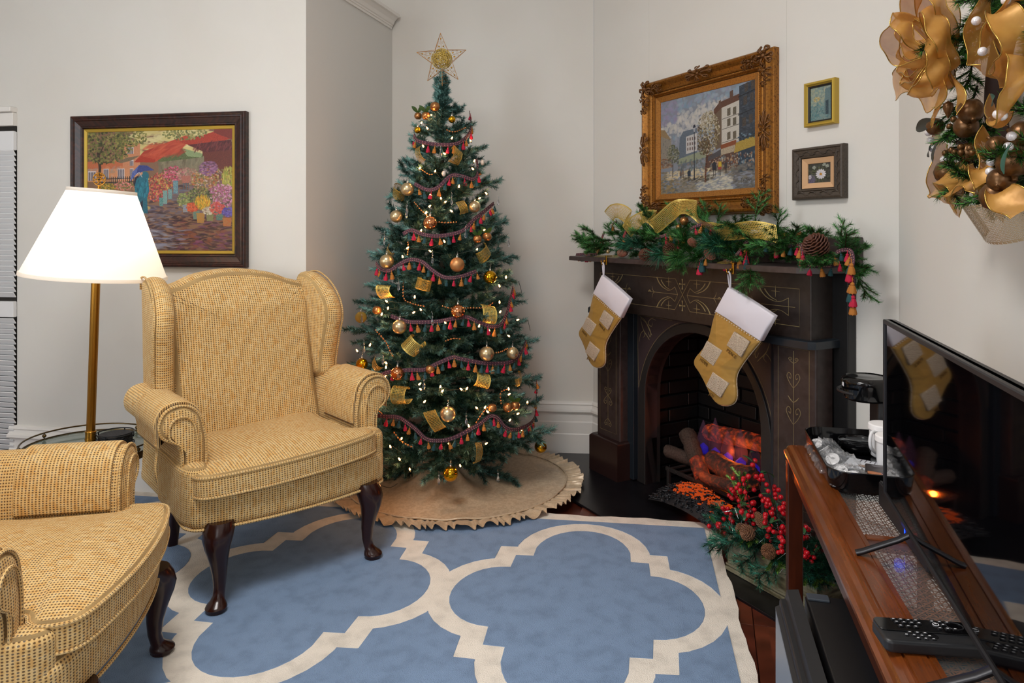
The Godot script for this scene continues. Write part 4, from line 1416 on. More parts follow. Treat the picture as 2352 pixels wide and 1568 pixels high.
# cluster of carved acanthus scrolls inside an ellipse
func carving(w: float, h: float, deep: float, sd: int, n := 16) -> MB:
	var mb := MB.new()
	var r := RandomNumberGenerator.new()
	r.seed = sd
	for k in n:
		var a := TAU * k / n + r.randf() * 0.3
		var s := Vector3(cos(a) * w * 0.12, sin(a) * h * 0.12, deep * 0.6)
		var e := Vector3(cos(a) * w * 0.5, sin(a) * h * 0.5, deep * 0.25)
		var side := Vector3(-sin(a), cos(a), 0) * minf(w, h) * (0.16 if k % 2 else -0.16)
		var pts := [s, s.lerp(e, 0.4) + side * 0.5 + Vector3(0, 0, deep * 0.5), s.lerp(e, 0.85) + side * 0.2 + Vector3(0, 0, deep * 0.25), e + side * 0.7, e + side * 1.3 - (e - s) * 0.16, e + side * 1.0 - (e - s) * 0.28]
		mb.tube(catmull(pts, 4), [0.2, 0.7, 1.0, 1.0, 0.9, 0.8, 0.9, 1.0, 1.0, 1.0, 0.9, 0.8, 0.8, 0.8, 0.7, 0.7, 0.7, 0.7, 0.8, 0.9, 1.0].map(func(q): return q * minf(w, h) * 0.055), 6)
	mb.ball(Vector3(0, 0, deep * 0.5), minf(w, h) * 0.13, 10)
	for k in 8:
		mb.ball(Vector3(r.randf_range(-0.35, 0.35) * w, r.randf_range(-0.35, 0.35) * h, deep * 0.4), minf(w, h) * 0.05, 8)
	return mb

func pictures() -> void:
	M.mahogany = mt("4a2216", 0.35)
	woodn.seed = 4
	woodn.frequency = 0.02
	var grain := tex(128, 512, func(x, y):
		var q: float = 0.62 + 0.45 * woodn.get_noise_2d(x * 7.0, y * 0.6) + 0.12 * woodn.get_noise_2d(x * 30.0 + 700, y * 1.5)
		return Color(q, q * 0.98, q * 0.96))
	M.mahogany.albedo_texture = grain
	M.mahogany.uv1_scale = Vector3(3, 3, 1)
	M.gold_line = mt("b89a3c", 0.45, 0.4)
	M.goldleaf = mt("9c6a28", 0.38, 0.65)
	M.goldleaf.albedo_texture = nz(51, 0.05, ["8a6a50", "ffffff", "d8b088"], 256, 5)
	tri_map(M.goldleaf, Vector3(5, 5, 5))
	M.goldwash = mt("b07c3a", 0.42, 0.5)
	M.goldwash.albedo_texture = nz(52, 0.09, ["8a6048", "ffffff", "e8c098"], 256, 5)
	tri_map(M.goldwash, Vector3(6, 6, 6))
	M.bronze_carve = mt("7a5530", 0.42, 0.5)
	M.bronze_carve.albedo_texture = M.goldleaf.albedo_texture
	tri_map(M.bronze_carve, Vector3(9, 9, 9))
	M.greywood = mt("4a4036", 0.55)
	M.greywood.albedo_texture = nz(53, 0.04, ["8a8078", "ffffff", "b0a698"], 256, 4)
	tri_map(M.greywood, Vector3(8, 8, 8))
	M.linen = mt("c8a078", 0.8)
	var fr := thing("flower_market_painting", "painting of a flower market with a blue umbrella in a dark mahogany frame", "painting", D(-1.7605, 1.518, 3.484), -0.166)
	part(fr, "frame", ring_frame(MB.new(), 0.962, 0.760, [Vector2(0, 0), Vector2(0, 0.030), Vector2(0.003, 0.035), Vector2(0.010, 0.037), Vector2(0.016, 0.034), Vector2(0.018, 0.036), Vector2(0.024, 0.036), Vector2(0.027, 0.032), Vector2(0.052, 0.024), Vector2(0.055, 0.026), Vector2(0.060, 0.025), Vector2(0.067, 0.016)]), M.mahogany)
	part(fr, "gold_slip", ring_frame(MB.new(), 0.83, 0.628, [Vector2(0, 0.010), Vector2(0, 0.017), Vector2(0.003, 0.019), Vector2(0.014, 0.014), Vector2(0.016, 0.010)]), M.gold_line, "matt gold inner slip")
	canvas(fr, 0.80, 0.598, 0.011, canvas_mat(paint_market()))

	var big := thing("street_painting", "large painting of a city street with a lamp post in an ornate gilt frame", "painting", fp(0.920, 1.740, 0.0), FT)
	var W := 0.846
	var H := 0.700
	part(big, "frame", ring_frame(MB.new(), W, H, [Vector2(0, 0), Vector2(0, 0.030), Vector2(0.004, 0.034), Vector2(0.006, 0.048), Vector2(0.012, 0.056), Vector2(0.020, 0.058), Vector2(0.028, 0.052), Vector2(0.040, 0.040), Vector2(0.054, 0.035), Vector2(0.060, 0.037), Vector2(0.064, 0.034)]), M.goldleaf)
	part(big, "inner_moulding", ring_frame(MB.new(), W - 0.128, H - 0.128, [Vector2(0, 0.030), Vector2(0.004, 0.036), Vector2(0.012, 0.036), Vector2(0.015, 0.030), Vector2(0.019, 0.033), Vector2(0.022, 0.026)]), M.goldleaf)
	part(big, "liner", ring_frame(MB.new(), W - 0.172, H - 0.172, [Vector2(0, 0.022), Vector2(0.002, 0.026), Vector2(0.028, 0.018), Vector2(0.030, 0.012)]), M.goldwash)
	var bead := MB.new()
	for side in 4:
		var l := (W if side % 2 == 0 else H) - 0.150
		var n := int(l / 0.0085)
		for k in n:
			var a := -l / 2 + l * (k + 0.5) / n
			var o := (H if side % 2 == 0 else W) / 2 - 0.072
			bead.ball(Vector3(a, o * (1 if side == 0 else -1), 0.037) if side % 2 == 0 else Vector3(o * (1 if side == 1 else -1), a, 0.037), 0.0034, 6)
	part(big, "bead_moulding", bead, M.goldwash).set_meta("kind", "stuff")
	for sx in [-1, 1]:
		for sy in [-1, 1]:
			var cm := MB.new()
			for q in [[0.0, 0.0, 0.085, 0.085, 0], [0.062, 0.012, 0.075, 0.05, 1], [-0.005, 0.062, 0.05, 0.08, 2], [0.108, 0.016, 0.05, 0.036, 3], [-0.008, 0.112, 0.036, 0.052, 4]]:
				cm.xf = Transform3D(Basis(Vector3(0, 0, 1), 0.5 * q[4]), Vector3(-sx * q[0], -sy * q[1], 0.0))
				var pc := carving(q[2], q[3], 0.020, 60 + sx + sy * 3 + q[4] * 7, 11)
				var f0 := cm.v.size()
				for k in pc.v.size(): cm.pt(pc.v[k], pc.n[k], pc.t[k])
				for k in pc.ix: cm.ix.append(f0 + k)
			var c := part(big, "corner_carving", cm, M.bronze_carve)
			c.position = Vector3(sx * (W / 2 - 0.034), sy * (H / 2 - 0.034), 0.046)
	for q in [[0, 1, 0.17, 0.065], [0, -1, 0.17, 0.065], [-1, 0, 0.062, 0.17], [1, 0, 0.062, 0.17]]:
		var c := part(big, "side_carving", carving(q[2], q[3], 0.018, 71 + q[0] * 2 + q[1], 16), M.bronze_carve)
		c.position = Vector3(q[0] * (W / 2 - 0.030), q[1] * (H / 2 - 0.030), 0.050)
	canvas(big, W - 0.226, H - 0.226, 0.015, canvas_mat(paint_street()))

	var sm := thing("small_street_picture", "tiny blue-green street picture in a narrow gold frame, upper of the two small pictures", "painting", fp(1.5575, 1.817, 0.0), FT)
	part(sm, "frame", ring_frame(MB.new(), 0.140, 0.176, [Vector2(0, 0), Vector2(0, 0.026), Vector2(0.003, 0.030), Vector2(0.009, 0.031), Vector2(0.013, 0.025), Vector2(0.016, 0.022)]), M.gold_line)
	part(sm, "black_slip", ring_frame(MB.new(), 0.108, 0.144, [Vector2(0, 0.023), Vector2(0.006, 0.020), Vector2(0.007, 0.014)]), M.dark)
	canvas(sm, 0.096, 0.132, 0.015, canvas_mat(paint_lane()))

	var da := thing("daisy_picture", "small white daisy picture with linen mat in a carved brown wood frame", "painting", fp(1.549, 1.543, 0.0), FT)
	part(da, "frame", ring_frame(MB.new(), 0.234, 0.208, [Vector2(0, 0), Vector2(0, 0.026), Vector2(0.003, 0.032), Vector2(0.009, 0.034), Vector2(0.012, 0.030), Vector2(0.032, 0.026), Vector2(0.036, 0.030), Vector2(0.041, 0.028), Vector2(0.044, 0.018)]), M.greywood)
	var cv := MB.new()
	for side in 4:
		var l := (0.234 if side % 2 == 0 else 0.208) - 0.05
		var o := (0.208 if side % 2 == 0 else 0.234) / 2 - 0.022
		for k in 7:
			var a0 := -l / 2 + l * k / 7.0
			var sgn := 1.0 if k % 2 else -1.0
			var pts := []
			for j in 6:
				var u := j / 5.0
				var a := a0 + l / 7.0 * 1.25 * u
				var b := o + sgn * 0.007 * sin(u * PI) - 0.002
				b *= (1.0 if side < 2 else -1.0)
				pts.append(Vector3(a, b, 0.028) if side % 2 == 0 else Vector3(b, a, 0.028))
			cv.tube(pts, [0.0008, 0.0028, 0.0036, 0.0036, 0.0028, 0.0008], 6)
	part(da, "carved_waves", cv, M.greywood)
	part(da, "linen_mat", ring_frame(MB.new(), 0.146, 0.120, [Vector2(0, 0.022), Vector2(0.0005, 0.024), Vector2(0.021, 0.016), Vector2(0.022, 0.012)]), M.linen)
	canvas(da, 0.104, 0.078, 0.013, canvas_mat(paint_daisy()))

# ---------------------------------------------------------------- wing chairs
func weave_tex() -> ImageTexture:
	var r := RandomNumberGenerator.new()
	r.seed = 5
	var tone := []
	for k in 27 * 22: tone.append(r.randf())
	var n2 := noise(8, 0.012, 3)
	return tex(512, 512, func(x: int, y: int):
		var cx: float = x / 512.0 * 21.0
		var cy: float = y / 512.0 * 27.0
		var fx := fposmod(cx + (0.5 if int(cy) % 2 else 0.0) * 0.0, 1.0) - 0.5
		var fy := fposmod(cy, 1.0) - 0.5
		var tn: float = tone[int(cx) % 21 + 21 * (int(cy) % 27)]
		var slub: float = n2.get_noise_2d(x * 1.6, y * 0.5)
		var base := Color(0.86, 0.71, 0.46).lerp(Color(0.90, 0.78, 0.56), tn).lerp(Color(0.82, 0.60, 0.32), clampf(slub * 1.2, 0.0, 0.5))
		base = base * (1.0 - 0.05 * pow(1.0 - absf(fx) * 2.0, 2.0))
		var dk := Color(0.36, 0.27, 0.19).lerp(Color(0.40, 0.38, 0.37), clampf(tn * 1.6 - 0.8, 0.0, 1.0))
		var d := pow(fx / 0.27, 2.0) + pow(fy / 0.27, 2.0)
		return base.lerp(dk, clampf((1.2 - d) * 2.0, 0.0, 0.85)))

func flip_x(pts: Array, s: float) -> Array:
	return pts.map(func(q): return [q[0] * s, q[1]])

func piping(path: Array, r := 0.0055) -> MB:
	return MB.new().tube(path, r, 6, true)

func wing_chair(label: String, where: Vector3, turn: float) -> Node3D:
	var F: Material = M.weave
	var c := thing("wing_chair", label, "armchair", where, turn, "yellow woven wing chairs")
	var up := Transform3D(Basis(Vector3.RIGHT, -PI / 2), Vector3.ZERO)
	# upholstered rail
	var rail := round_poly([[-0.31, 0.34], [-0.355, 0.1], [-0.382, -0.16], [-0.378, -0.245], [-0.33, -0.285], [-0.18, -0.318], [0, -0.330], [0.18, -0.318], [0.33, -0.285], [0.378, -0.245], [0.382, -0.16], [0.355, 0.1], [0.31, 0.34], [0.0, 0.345]], 5)
	var mb := MB.new()
	mb.xf = up
	mb.pillow(rail, 0.272, 0.412, 0.035)
	part(c, "seat_rail", mb, F)
	var pp := []
	for q in rail: pp.append(Vector3(q.x * 0.992, 0.279, -q.y * 0.992))
	part(c, "rail_piping", piping(pp), M.weave_cord)
	# T-shaped seat cushion
	var cush := round_poly([[-0.27, 0.22], [-0.278, 0.05], [-0.284, -0.13], [-0.292, -0.185], [-0.325, -0.205], [-0.345, -0.235], [-0.335, -0.295], [-0.28, -0.325], [-0.14, -0.350], [0, -0.358], [0.14, -0.350], [0.28, -0.325], [0.335, -0.295], [0.345, -0.235], [0.325, -0.205], [0.292, -0.185], [0.284, -0.13], [0.278, 0.05], [0.27, 0.22], [0, 0.23]], 4)
	mb = MB.new()
	mb.xf = up
	mb.pillow(cush, 0.408, 0.498, 0.022, 0.030, 0.0, null, 8)
	var cu := part(c, "seat_cushion", mb, F)
	for yy in [0.420, 0.488]:
		pp = []
		for q in cush: pp.append(Vector3(q.x * 0.997, yy, -q.y * 0.997))
		part(cu, "cushion_piping", piping(pp, 0.005), M.weave_cord)
	# back
	var lean := func(p: Vector3) -> Vector3:
		var h := p.y - 0.42
		return Vector3(p.x, p.y, p.z - 0.175 - h * 0.235 - 0.06 * maxf(0.0, p.y - 0.98) / 0.14)
	var bo := round_poly([[-0.29, 0.40], [-0.30, 0.65], [-0.305, 0.90], [-0.318, 1.03], [-0.30, 1.062], [-0.24, 1.078], [-0.15, 1.112], [0, 1.130], [0.15, 1.112], [0.24, 1.078], [0.30, 1.062], [0.318, 1.03], [0.305, 0.90], [0.30, 0.65], [0.29, 0.40], [0, 0.395]], 5)
	mb = MB.new()
	mb.pillow(bo, -0.10, 0.035, 0.045, 0.012, 0.006, lean, 8)
	part(c, "backrest", mb, F)
	for s in [-1.0, 1.0]:
		# wing
		var wo := round_poly([[-0.36, 0.60], [-0.24, 0.625], [-0.165, 0.655], [-0.155, 0.72], [-0.132, 0.83], [-0.112, 0.92], [-0.128, 0.99], [-0.19, 1.055], [-0.27, 1.095], [-0.345, 1.108], [-0.41, 1.08], [-0.41, 0.9], [-0.38, 0.72]], 5)
		mb = MB.new()
		mb.xf = Transform3D(Basis(Vector3(0, 0, 1), Vector3(0, 1, 0), Vector3(s, 0, 0)), Vector3.ZERO)
		var splay := func(p: Vector3) -> Vector3:
			return Vector3(p.x, p.y, p.z + 0.10 * (p.x + 0.3) * maxf(0.0, 1.0 - absf(p.y - 0.9) / 0.4))
		mb.pillow(wo, 0.292, 0.378, 0.040, 0.004, 0.010, splay)
		var wg := part(c, "wing", mb, F)
		pp = []
		for k in wo.size():
			var q: Vector2 = wo[k]
			if q.x > -0.33 or q.y > 1.04:
				var w: Vector3 = splay.call(Vector3(q.x, q.y, 0.372))
				pp.append(Vector3(s * w.z, w.y, w.x - 0.012))
		part(wg, "wing_piping", MB.new().tube(pp, 0.0042, 6), M.weave_cord)
		# scrolled arm
		var ap := [[0.300, 0.30], [0.298, 0.44], [0.296, 0.54], [0.304, 0.598], [0.318, 0.648], [0.350, 0.680], [0.392, 0.688], [0.432, 0.670], [0.450, 0.630], [0.442, 0.590], [0.412, 0.568], [0.388, 0.552], [0.378, 0.50], [0.380, 0.42], [0.384, 0.36], [0.380, 0.30]]
		var ao := round_poly(flip_x(ap, s), 4)
		mb = MB.new()
		mb.pillow(ao, -0.34, 0.185, 0.020, 0.012)
		var arm := part(c, "arm", mb, F)
		pp = []
		for k in ao.size():
			if ao[k].y > 0.43: pp.append(Vector3(ao[k].x, ao[k].y, 0.179))
		# keep the run continuous: start after the lowest gap
		var cut := 0
		for k in pp.size():
			if pp[k].distance_to(pp[(k + 1) % pp.size()]) > 0.05: cut = k + 1
		var run := []
		for k in pp.size(): run.append(pp[(k + cut) % pp.size()])
		part(arm, "arm_piping", MB.new().tube(run, 0.005, 6), M.weave_cord)
		var inner := []
		for q in run: inner.append(Vector3(0.378 * s + (q.x - 0.378 * s) * 0.62, 0.55 + (q.y - 0.55) * 0.74, 0.194))
		part(arm, "scroll_piping", MB.new().tube(inner, 0.004, 6), M.weave_cord)
		# rounded stump under the scroll
		mb = MB.new()
		mb.xf = up
		mb.pillow(round_poly(flip_x([[0.298, 0.10], [0.296, -0.12], [0.302, -0.235], [0.345, -0.268], [0.380, -0.24], [0.391, -0.15], [0.386, 0.0], [0.38, 0.10]], s), 4), 0.276, 0.487, 0.028, 0.006)
		var stp := part(arm, "arm_stump", mb, F)
		# loose arm cover
		var sec := [[0.291, 0.500], [0.289, 0.545], [0.297, 0.602], [0.312, 0.655], [0.347, 0.689], [0.393, 0.697], [0.438, 0.677], [0.458, 0.632], [0.452, 0.588], [0.449, 0.548]]
		var o2 := catmull(v2(flip_x(sec, s)), 4)
		var rings := []
		for zz in [-0.105, -0.10, 0.0, 0.08, 0.150, 0.157]:
			var ring := PackedVector3Array()
			var grow := 0.0 if zz in [-0.105, 0.157] else 0.0035
			for q in o2:
				var d: Vector2 = (q - Vector2(0.378 * s, 0.60)).normalized()
				ring.append(Vector3(q.x + d.x * grow, q.y + d.y * grow, zz))
			for k in range(o2.size() - 1, -1, -1):
				var q: Vector2 = o2[k]
				var d: Vector2 = (q - Vector2(0.378 * s, 0.60)).normalized()
				ring.append(Vector3(q.x - d.x * 0.006, q.y - d.y * 0.006, zz))
			rings.append(ring)
		mb = MB.new()
		mb.loft(rings)
		for k in mb.t.size(): mb.t[k] = Vector2(mb.v[k].z, mb.t[k].x)
		part(c, "arm_cover", mb, M.weave)
		if s < 0:
			var tie := []
			for k in 9: tie.append(Vector3(-0.452 + 0.004 * sin(k * 0.9), 0.56 - k * 0.016, 0.148 - 0.006 * sin(k * 0.8)))
			part(c, "cover_tie", MB.new().tube(tie, 0.009, 6, false, 0.4), M.weave)
		# cabriole front leg and raked back leg
		var rg := []
		var dv := Vector3(s * 0.7, 0, 0.7)
		for q in [[0.300, -0.012, 0.046], [0.275, -0.004, 0.052], [0.245, 0.006, 0.050], [0.21, 0.008, 0.041], [0.165, 0.001, 0.031], [0.12, -0.006, 0.0245], [0.075, -0.007, 0.020], [0.048, -0.001, 0.0195], [0.034, 0.008, 0.024], [0.025, 0.014, 0.032], [0.017, 0.017, 0.036], [0.013, 0.017, 0.036], [0.012, 0.016, 0.031], [0.004, 0.016, 0.033], [0.0, 0.016, 0.030]]:
			var ring := PackedVector3Array()
			for k in 18:
				var a := TAU * k / 18
				ring.append(Vector3(s * 0.290, q[0], 0.288) + dv * q[1] + Vector3(cos(a), 0, sin(a)) * q[2])
			rg.append(ring)
		part(c, "leg", MB.new().loft(rg), M.leg)
		rg = []
		for q in [[0.30, 0.0, 0.024], [0.15, -0.022, 0.022], [0.0, -0.062, 0.020]]:
			var ring := PackedVector3Array()
			for k in 12:
				var a := TAU * (k + 0.5) / 12
				ring.append(Vector3(s * 0.265 + signf(cos(a)) * pow(absf(cos(a)), 0.5) * q[2], q[0], -0.285 + q[1] + signf(sin(a)) * pow(absf(sin(a)), 0.5) * q[2]))
			rg.append(ring)
		part(c, "leg", MB.new().loft(rg), M.leg)
	return c

func seats() -> void:
	M.weave = mt("ffffff", 0.92, 0.0, 0.2)
	M.weave.albedo_texture = weave_tex()
	M.weave.uv1_scale = Vector3(5, 5, 1)
	M.weave.heightmap_enabled = true
	M.weave.heightmap_texture = M.weave.albedo_texture
	M.weave.heightmap_scale = 0.12
	M.weave.rim_enabled = true
	M.weave.rim = 0.15
	M.weave_cord = M.weave.duplicate()
	M.weave_cord.uv1_scale = Vector3(9, 4, 1)
	M.leg = mt("33150f", 0.22)
	M.leg.albedo_texture = nz(61, 0.02, ["b0a09a", "ffffff"], 256, 3)
	tri_map(M.leg, Vector3(6, 2, 6))
	var a := wing_chair("yellow woven wing armchair standing whole in front of the flower market painting", D(-0.976, 0.019, 2.792), deg_to_rad(41.2))
	var b := dup(a, "wing_chair", "yellow woven wing armchair cut off by the left edge in the foreground", D(-1.31, 0.019, 1.785), Basis(Vector3.UP, deg_to_rad(101.1)).scaled_local(Vector3(1.0, 0.90, 1.0)))
	(a.get_node("seat_cushion") as Node3D).rotation.z = 0.045
	(a.get_node("seat_cushion") as Node3D).position.y = -0.012
	for k in b.get_children():
		if str(k.name).begins_with("wing"): k.position.z = -0.075

# ---------------------------------------------------------------- floor lamp with glass tray table
func lamp_corner() -> void:
	M.brass = mt("a8782c", 0.22, 0.9)
	M.brass_dark = mt("5c4a2c", 0.3, 0.85)
	M.shade = mt("fbf8f2", 0.9, 0.0, 0.1)
	M.shade.backlight_enabled = true
	M.shade.backlight = Color(0.95, 0.93, 0.90)
	M.glass = mt(Color(0.75, 0.88, 0.84, 0.12), 0.03)
	M.glass.transparency = BaseMaterial3D.TRANSPARENCY_ALPHA
	M.wire = mt("15161a", 0.4, 0.4)
	M.glow = mt("fff4e0", 0.5)
	M.glow.emission_enabled = true
	M.glow.emission = Color(1.0, 0.90, 0.74)
	M.glow.emission_energy_multiplier = 6.0
	var P := D(-1.80, 0, 2.95)
	var l := thing("floor_lamp", "brass floor lamp with a pleated white shade and a round glass table ring", "lamp", P)
	l.rotation = Vector3(0.0, 0.0, -0.034)
	part(l, "base", MB.new().lathe([Vector2(0.0, 0), Vector2(0.14, 0.0), Vector2(0.14, 0.012), Vector2(0.125, 0.022), Vector2(0.05, 0.032), Vector2(0.03, 0.05), Vector2(0.02, 0.06)], 32), M.brass)
	var flute := []
	for yy in [0.05, 1.16]:
		var ring := PackedVector3Array()
		for k in 48: ring.append(Vector3(cos(TAU * k / 48) * (0.0172 if k % 4 else 0.0160), yy, sin(TAU * k / 48) * (0.0172 if k % 4 else 0.0160)))
		flute.append(ring)
	part(l, "pole", MB.new().loft(flute), M.brass)
	part(l, "collar", MB.new().lathe([Vector2(0.018, 0.385), Vector2(0.030, 0.385), Vector2(0.030, 0.398), Vector2(0.021, 0.402), Vector2(0.0205, 0.430), Vector2(0.022, 0.432), Vector2(0.022, 0.436), Vector2(0.0205, 0.438), Vector2(0.0205, 0.462), Vector2(0.022, 0.464), Vector2(0.022, 0.468), Vector2(0.018, 0.470)], 24), M.brass)
	var R := 0.250
	var ty := 0.404
	part(l, "glass_top", MB.new().lathe([Vector2(0.018, ty - 0.006), Vector2(R - 0.004, ty - 0.006), Vector2(R - 0.004, ty), Vector2(0.018, ty)], 64), M.glass)
	part(l, "rim_band", MB.new().lathe([Vector2(R - 0.004, ty - 0.026), Vector2(R + 0.002, ty - 0.026), Vector2(R + 0.002, ty + 0.004), Vector2(R - 0.004, ty + 0.004), Vector2(R - 0.004, ty - 0.026)], 72), M.brass_dark)
	var rail := []
	for k in 64: rail.append(Vector3(cos(TAU * k / 64) * R, ty + 0.028, sin(TAU * k / 64) * R))
	part(l, "gallery_rail", MB.new().tube(rail, 0.0036, 7, true), M.brass_dark)
	for k in 8:
		var a := TAU * (k + 0.35) / 8
		var b := MB.new().ball(Vector3(cos(a) * R, ty + 0.015, sin(a) * R), 0.0085, 10)
		b.tube([Vector3(cos(a) * R, ty, sin(a) * R), Vector3(cos(a) * R, ty + 0.028, sin(a) * R)], 0.0025, 6)
		part(l, "rail_ball", b, M.brass_dark)
	for k in 3:
		var a := TAU * k / 3 + 0.4
		part(l, "spoke", MB.new().tube([Vector3(cos(a) * 0.02, ty - 0.012, sin(a) * 0.02), Vector3(cos(a) * R, ty - 0.016, sin(a) * R)], 0.005, 6), M.brass_dark)
	# pleated shade
	var pl := []
	var y0 := 1.128
	var y1 := 1.484
	for k in 9:
		var q := k / 8.0
		var ring := PackedVector3Array()
		for j in 288:
			var rr := lerpf(0.270, 0.127, q) + (0.0016 if j % 2 else -0.0016)
			ring.append(Vector3(cos(TAU * j / 288) * rr, lerpf(y0, y1, q), sin(TAU * j / 288) * rr))
		pl.append(ring)
	var sh := part(l, "lamp_shade", MB.new().loft(pl, true, false, false), M.shade)
	sh.rotation.z = -0.045
	sh.position = Vector3(-0.052, 0.0, 0.0)
	for q in [[y0, 0.2715], [y1, 0.1285]]:
		part(sh, "shade_trim", MB.new().lathe([Vector2(q[1] - 0.002, q[0] - 0.006), Vector2(q[1] + 0.003, q[0] - 0.006), Vector2(q[1] + 0.002, q[0] + 0.008), Vector2(q[1] - 0.003, q[0] + 0.008), Vector2(q[1] - 0.002, q[0] - 0.006)], 96), M.shade)
	var bulb := part(l, "bulb", MB.new().lathe([Vector2(0.013, 1.255), Vector2(0.016, 1.275), Vector2(0.030, 1.31), Vector2(0.032, 1.33), Vector2(0.024, 1.355), Vector2(0.0, 1.366)], 16), M.glow)
	omni(Vector3(0, 1.325, 0), Color(1.0, 0.93, 0.86), 0.40, 0.03, l)
	var harp := []
	for k in 21:
		var a := PI * k / 20.0
		harp.append(Vector3(cos(a) * 0.052, 1.23 + sin(a) * 0.262, 0))
	part(l, "harp", MB.new().tube(harp, 0.0025, 6), M.brass)
	part(l, "socket", MB.new().lathe([Vector2(0.0172, 1.15), Vector2(0.022, 1.19), Vector2(0.020, 1.25), Vector2(0.012, 1.258)], 16), M.brass)
	# openwork finial of scrolls
	var fi := MB.new()
	fi.lathe([Vector2(0.004, 1.486), Vector2(0.009, 1.492), Vector2(0.005, 1.502), Vector2(0.008, 1.508)], 12)
	var fc := Vector3(0, 1.536, 0)
	for q in [[0.0, 0.017, 0.008], [-0.017, 0.006, 0.0085], [0.017, 0.006, 0.0085], [-0.012, -0.013, 0.0085], [0.012, -0.013, 0.0085], [0.0, -0.002, 0.007], [-0.009, 0.018, 0.006], [0.010, 0.016, 0.006]]:
		var lo := []
		for k in 13: lo.append(fc + Vector3(q[0] + cos(TAU * k / 12) * q[2], q[1] + sin(TAU * k / 12) * q[2], 0.002 * sin(k)))
		fi.tube(lo, 0.0022, 6)
	var rim := []
	for k in 20: rim.append(fc + Vector3(cos(TAU * k / 20) * 0.0265, sin(TAU * k / 20) * 0.0265 - 0.001, 0))
	fi.tube(rim, 0.002, 6, true)
	part(l, "finial", fi, M.brass)

	# coasters in their wire holder
	var cp := D(-1.700, ty + 0.0005 - 0.002, 2.985)
	var h := thing("coaster_holder", "round black wire holder full of coasters on the glass lamp table", "holder", cp, 0.5)
	var hw := MB.new()
	for yy in [0.003, 0.050]:
		var rg := []
		for k in 40: rg.append(Vector3(cos(TAU * k / 40) * 0.072, yy, sin(TAU * k / 40) * 0.072))
		hw.tube(rg, 0.0026, 6, true)
	part(h, "ring", hw, M.wire)
	for k in 4:
		var a := TAU * k / 4 + 0.5
		var d := Vector3(cos(a), 0, sin(a)) * 0.072
		var tn := Vector3(-sin(a), 0, cos(a))
		part(h, "upright", MB.new().tube([d + Vector3(0, 0.003, 0), d + Vector3(0, 0.050, 0)], 0.0026, 6), M.wire)
		var sc := []
		for q in [[0.012, 0.012], [0.02, 0.006], [0.03, 0.014], [0.036, 0.030], [0.046, 0.038], [0.054, 0.030], [0.05, 0.018], [0.042, 0.022]]:
			var b: float = a + q[0] / 0.072
			sc.append(Vector3(cos(b) * 0.074, q[1], sin(b) * 0.074))
		part(h, "scroll", MB.new().tube(catmull(sc, 4), 0.0022, 6), M.wire)
	var cm := mt("1c1c20", 0.55)
	cm.heightmap_enabled = true
	cm.heightmap_texture = tex(64, 64, func(x, y): return Color.WHITE * (1.0 if ((x / 8) + (y / 8)) % 2 else 0.2))
	cm.heightmap_scale = 0.1
	tri_map(cm, Vector3(18, 18, 18))
	var lab := ["black textured coaster at the bottom of the stack in the wire holder", "second black coaster from the bottom in the wire holder", "third black coaster from the bottom in the wire holder", "third black coaster from the top in the wire holder", "second black coaster from the top in the wire holder", "black textured coaster on top of the stack in the wire holder"]
	for k in 6:
		solo("coaster", lab[k], "coaster", MB.new().lathe([Vector2(0.0, 0.0), Vector2(0.063, 0.0), Vector2(0.065, 0.001), Vector2(0.065, 0.0058), Vector2(0.063, 0.0068), Vector2(0.0, 0.0068)], 36), cm, cp + Vector3(0, 0.001 + k * 0.0072, 0), 0.3 * k, "coasters in the wire holder")
	solo("paper_card", "white paper card lying on the glass lamp table behind the chair arm", "card", MB.new().box(Vector3.ZERO, Vector3(0.09, 0.0012, 0.12), 0.0003), mt("f2ead8", 0.7), D(-1.685, ty + 0.0002, 2.800), 0.35)

# Christmas tree tables: height, bearing in degrees from the front, distance from the trunk
const CHAMPAGNE := [[1.519,-31,0.261,0.0325], [1.434,38,0.284,0.0284], [1.387,-39,0.297,0.0305], [1.170,-40,0.349,0.0345], [0.873,-21,0.414,0.0335], [0.729,54,0.439,0.0295], [0.745,33,0.437,0.0345], [0.488,9,0.460,0.0355]]
const GOLDBALL := [[1.876,27,0.131,0.0183], [1.824,-43,0.152,0.0173], [1.095,43,0.365,0.0325], [0.681,-50,0.445,0.0284], [0.198,90,0.498,0.0325], [0.204,11,0.421,0.0345]]
const MIRROR := [[1.354,-4,0.305,0.0335], [0.944,16,0.398,0.0335], [0.664,-20,0.447,0.0315]]
const MATTE := [[1.158,17,0.351,0.0345]]
const GLITTER := [[0.892,-63,0.410,0.0284]]
const FRUIT := [[1.945,-13,0.101,0.0254], [1.898,-34,0.121,0.0223], [1.915,-90,0.119,0.0203], [1.288,48,0.323,0.0234], [1.277,37,0.325,0.0213], [0.937,-44,0.400,0.0223], [0.685,-1,0.444,0.0223], [0.476,55,0.460,0.0234], [0.478,48,0.460,0.0244], [0.492,36,0.460,0.0213]]
const OVAL := [[1.668,79,0.207,0.0203], [1.594,8,0.237,0.0203]]
const CRYSTAL := [[1.691,4,0.203], [1.455,15,0.284], [1.467,90,0.281], [1.413,-27,0.295], [1.392,-27,0.301], [1.298,25,0.327], [1.268,-48,0.334], [1.253,85,0.337], [1.179,-1,0.354], [1.052,-25,0.382], [0.884,-58,0.420], [0.898,-0,0.417], [0.752,-48,0.445], [0.713,-30,0.450], [0.617,-4,0.462], [0.451,19,0.471], [0.134,45,0.410], [0.171,4,0.420]]
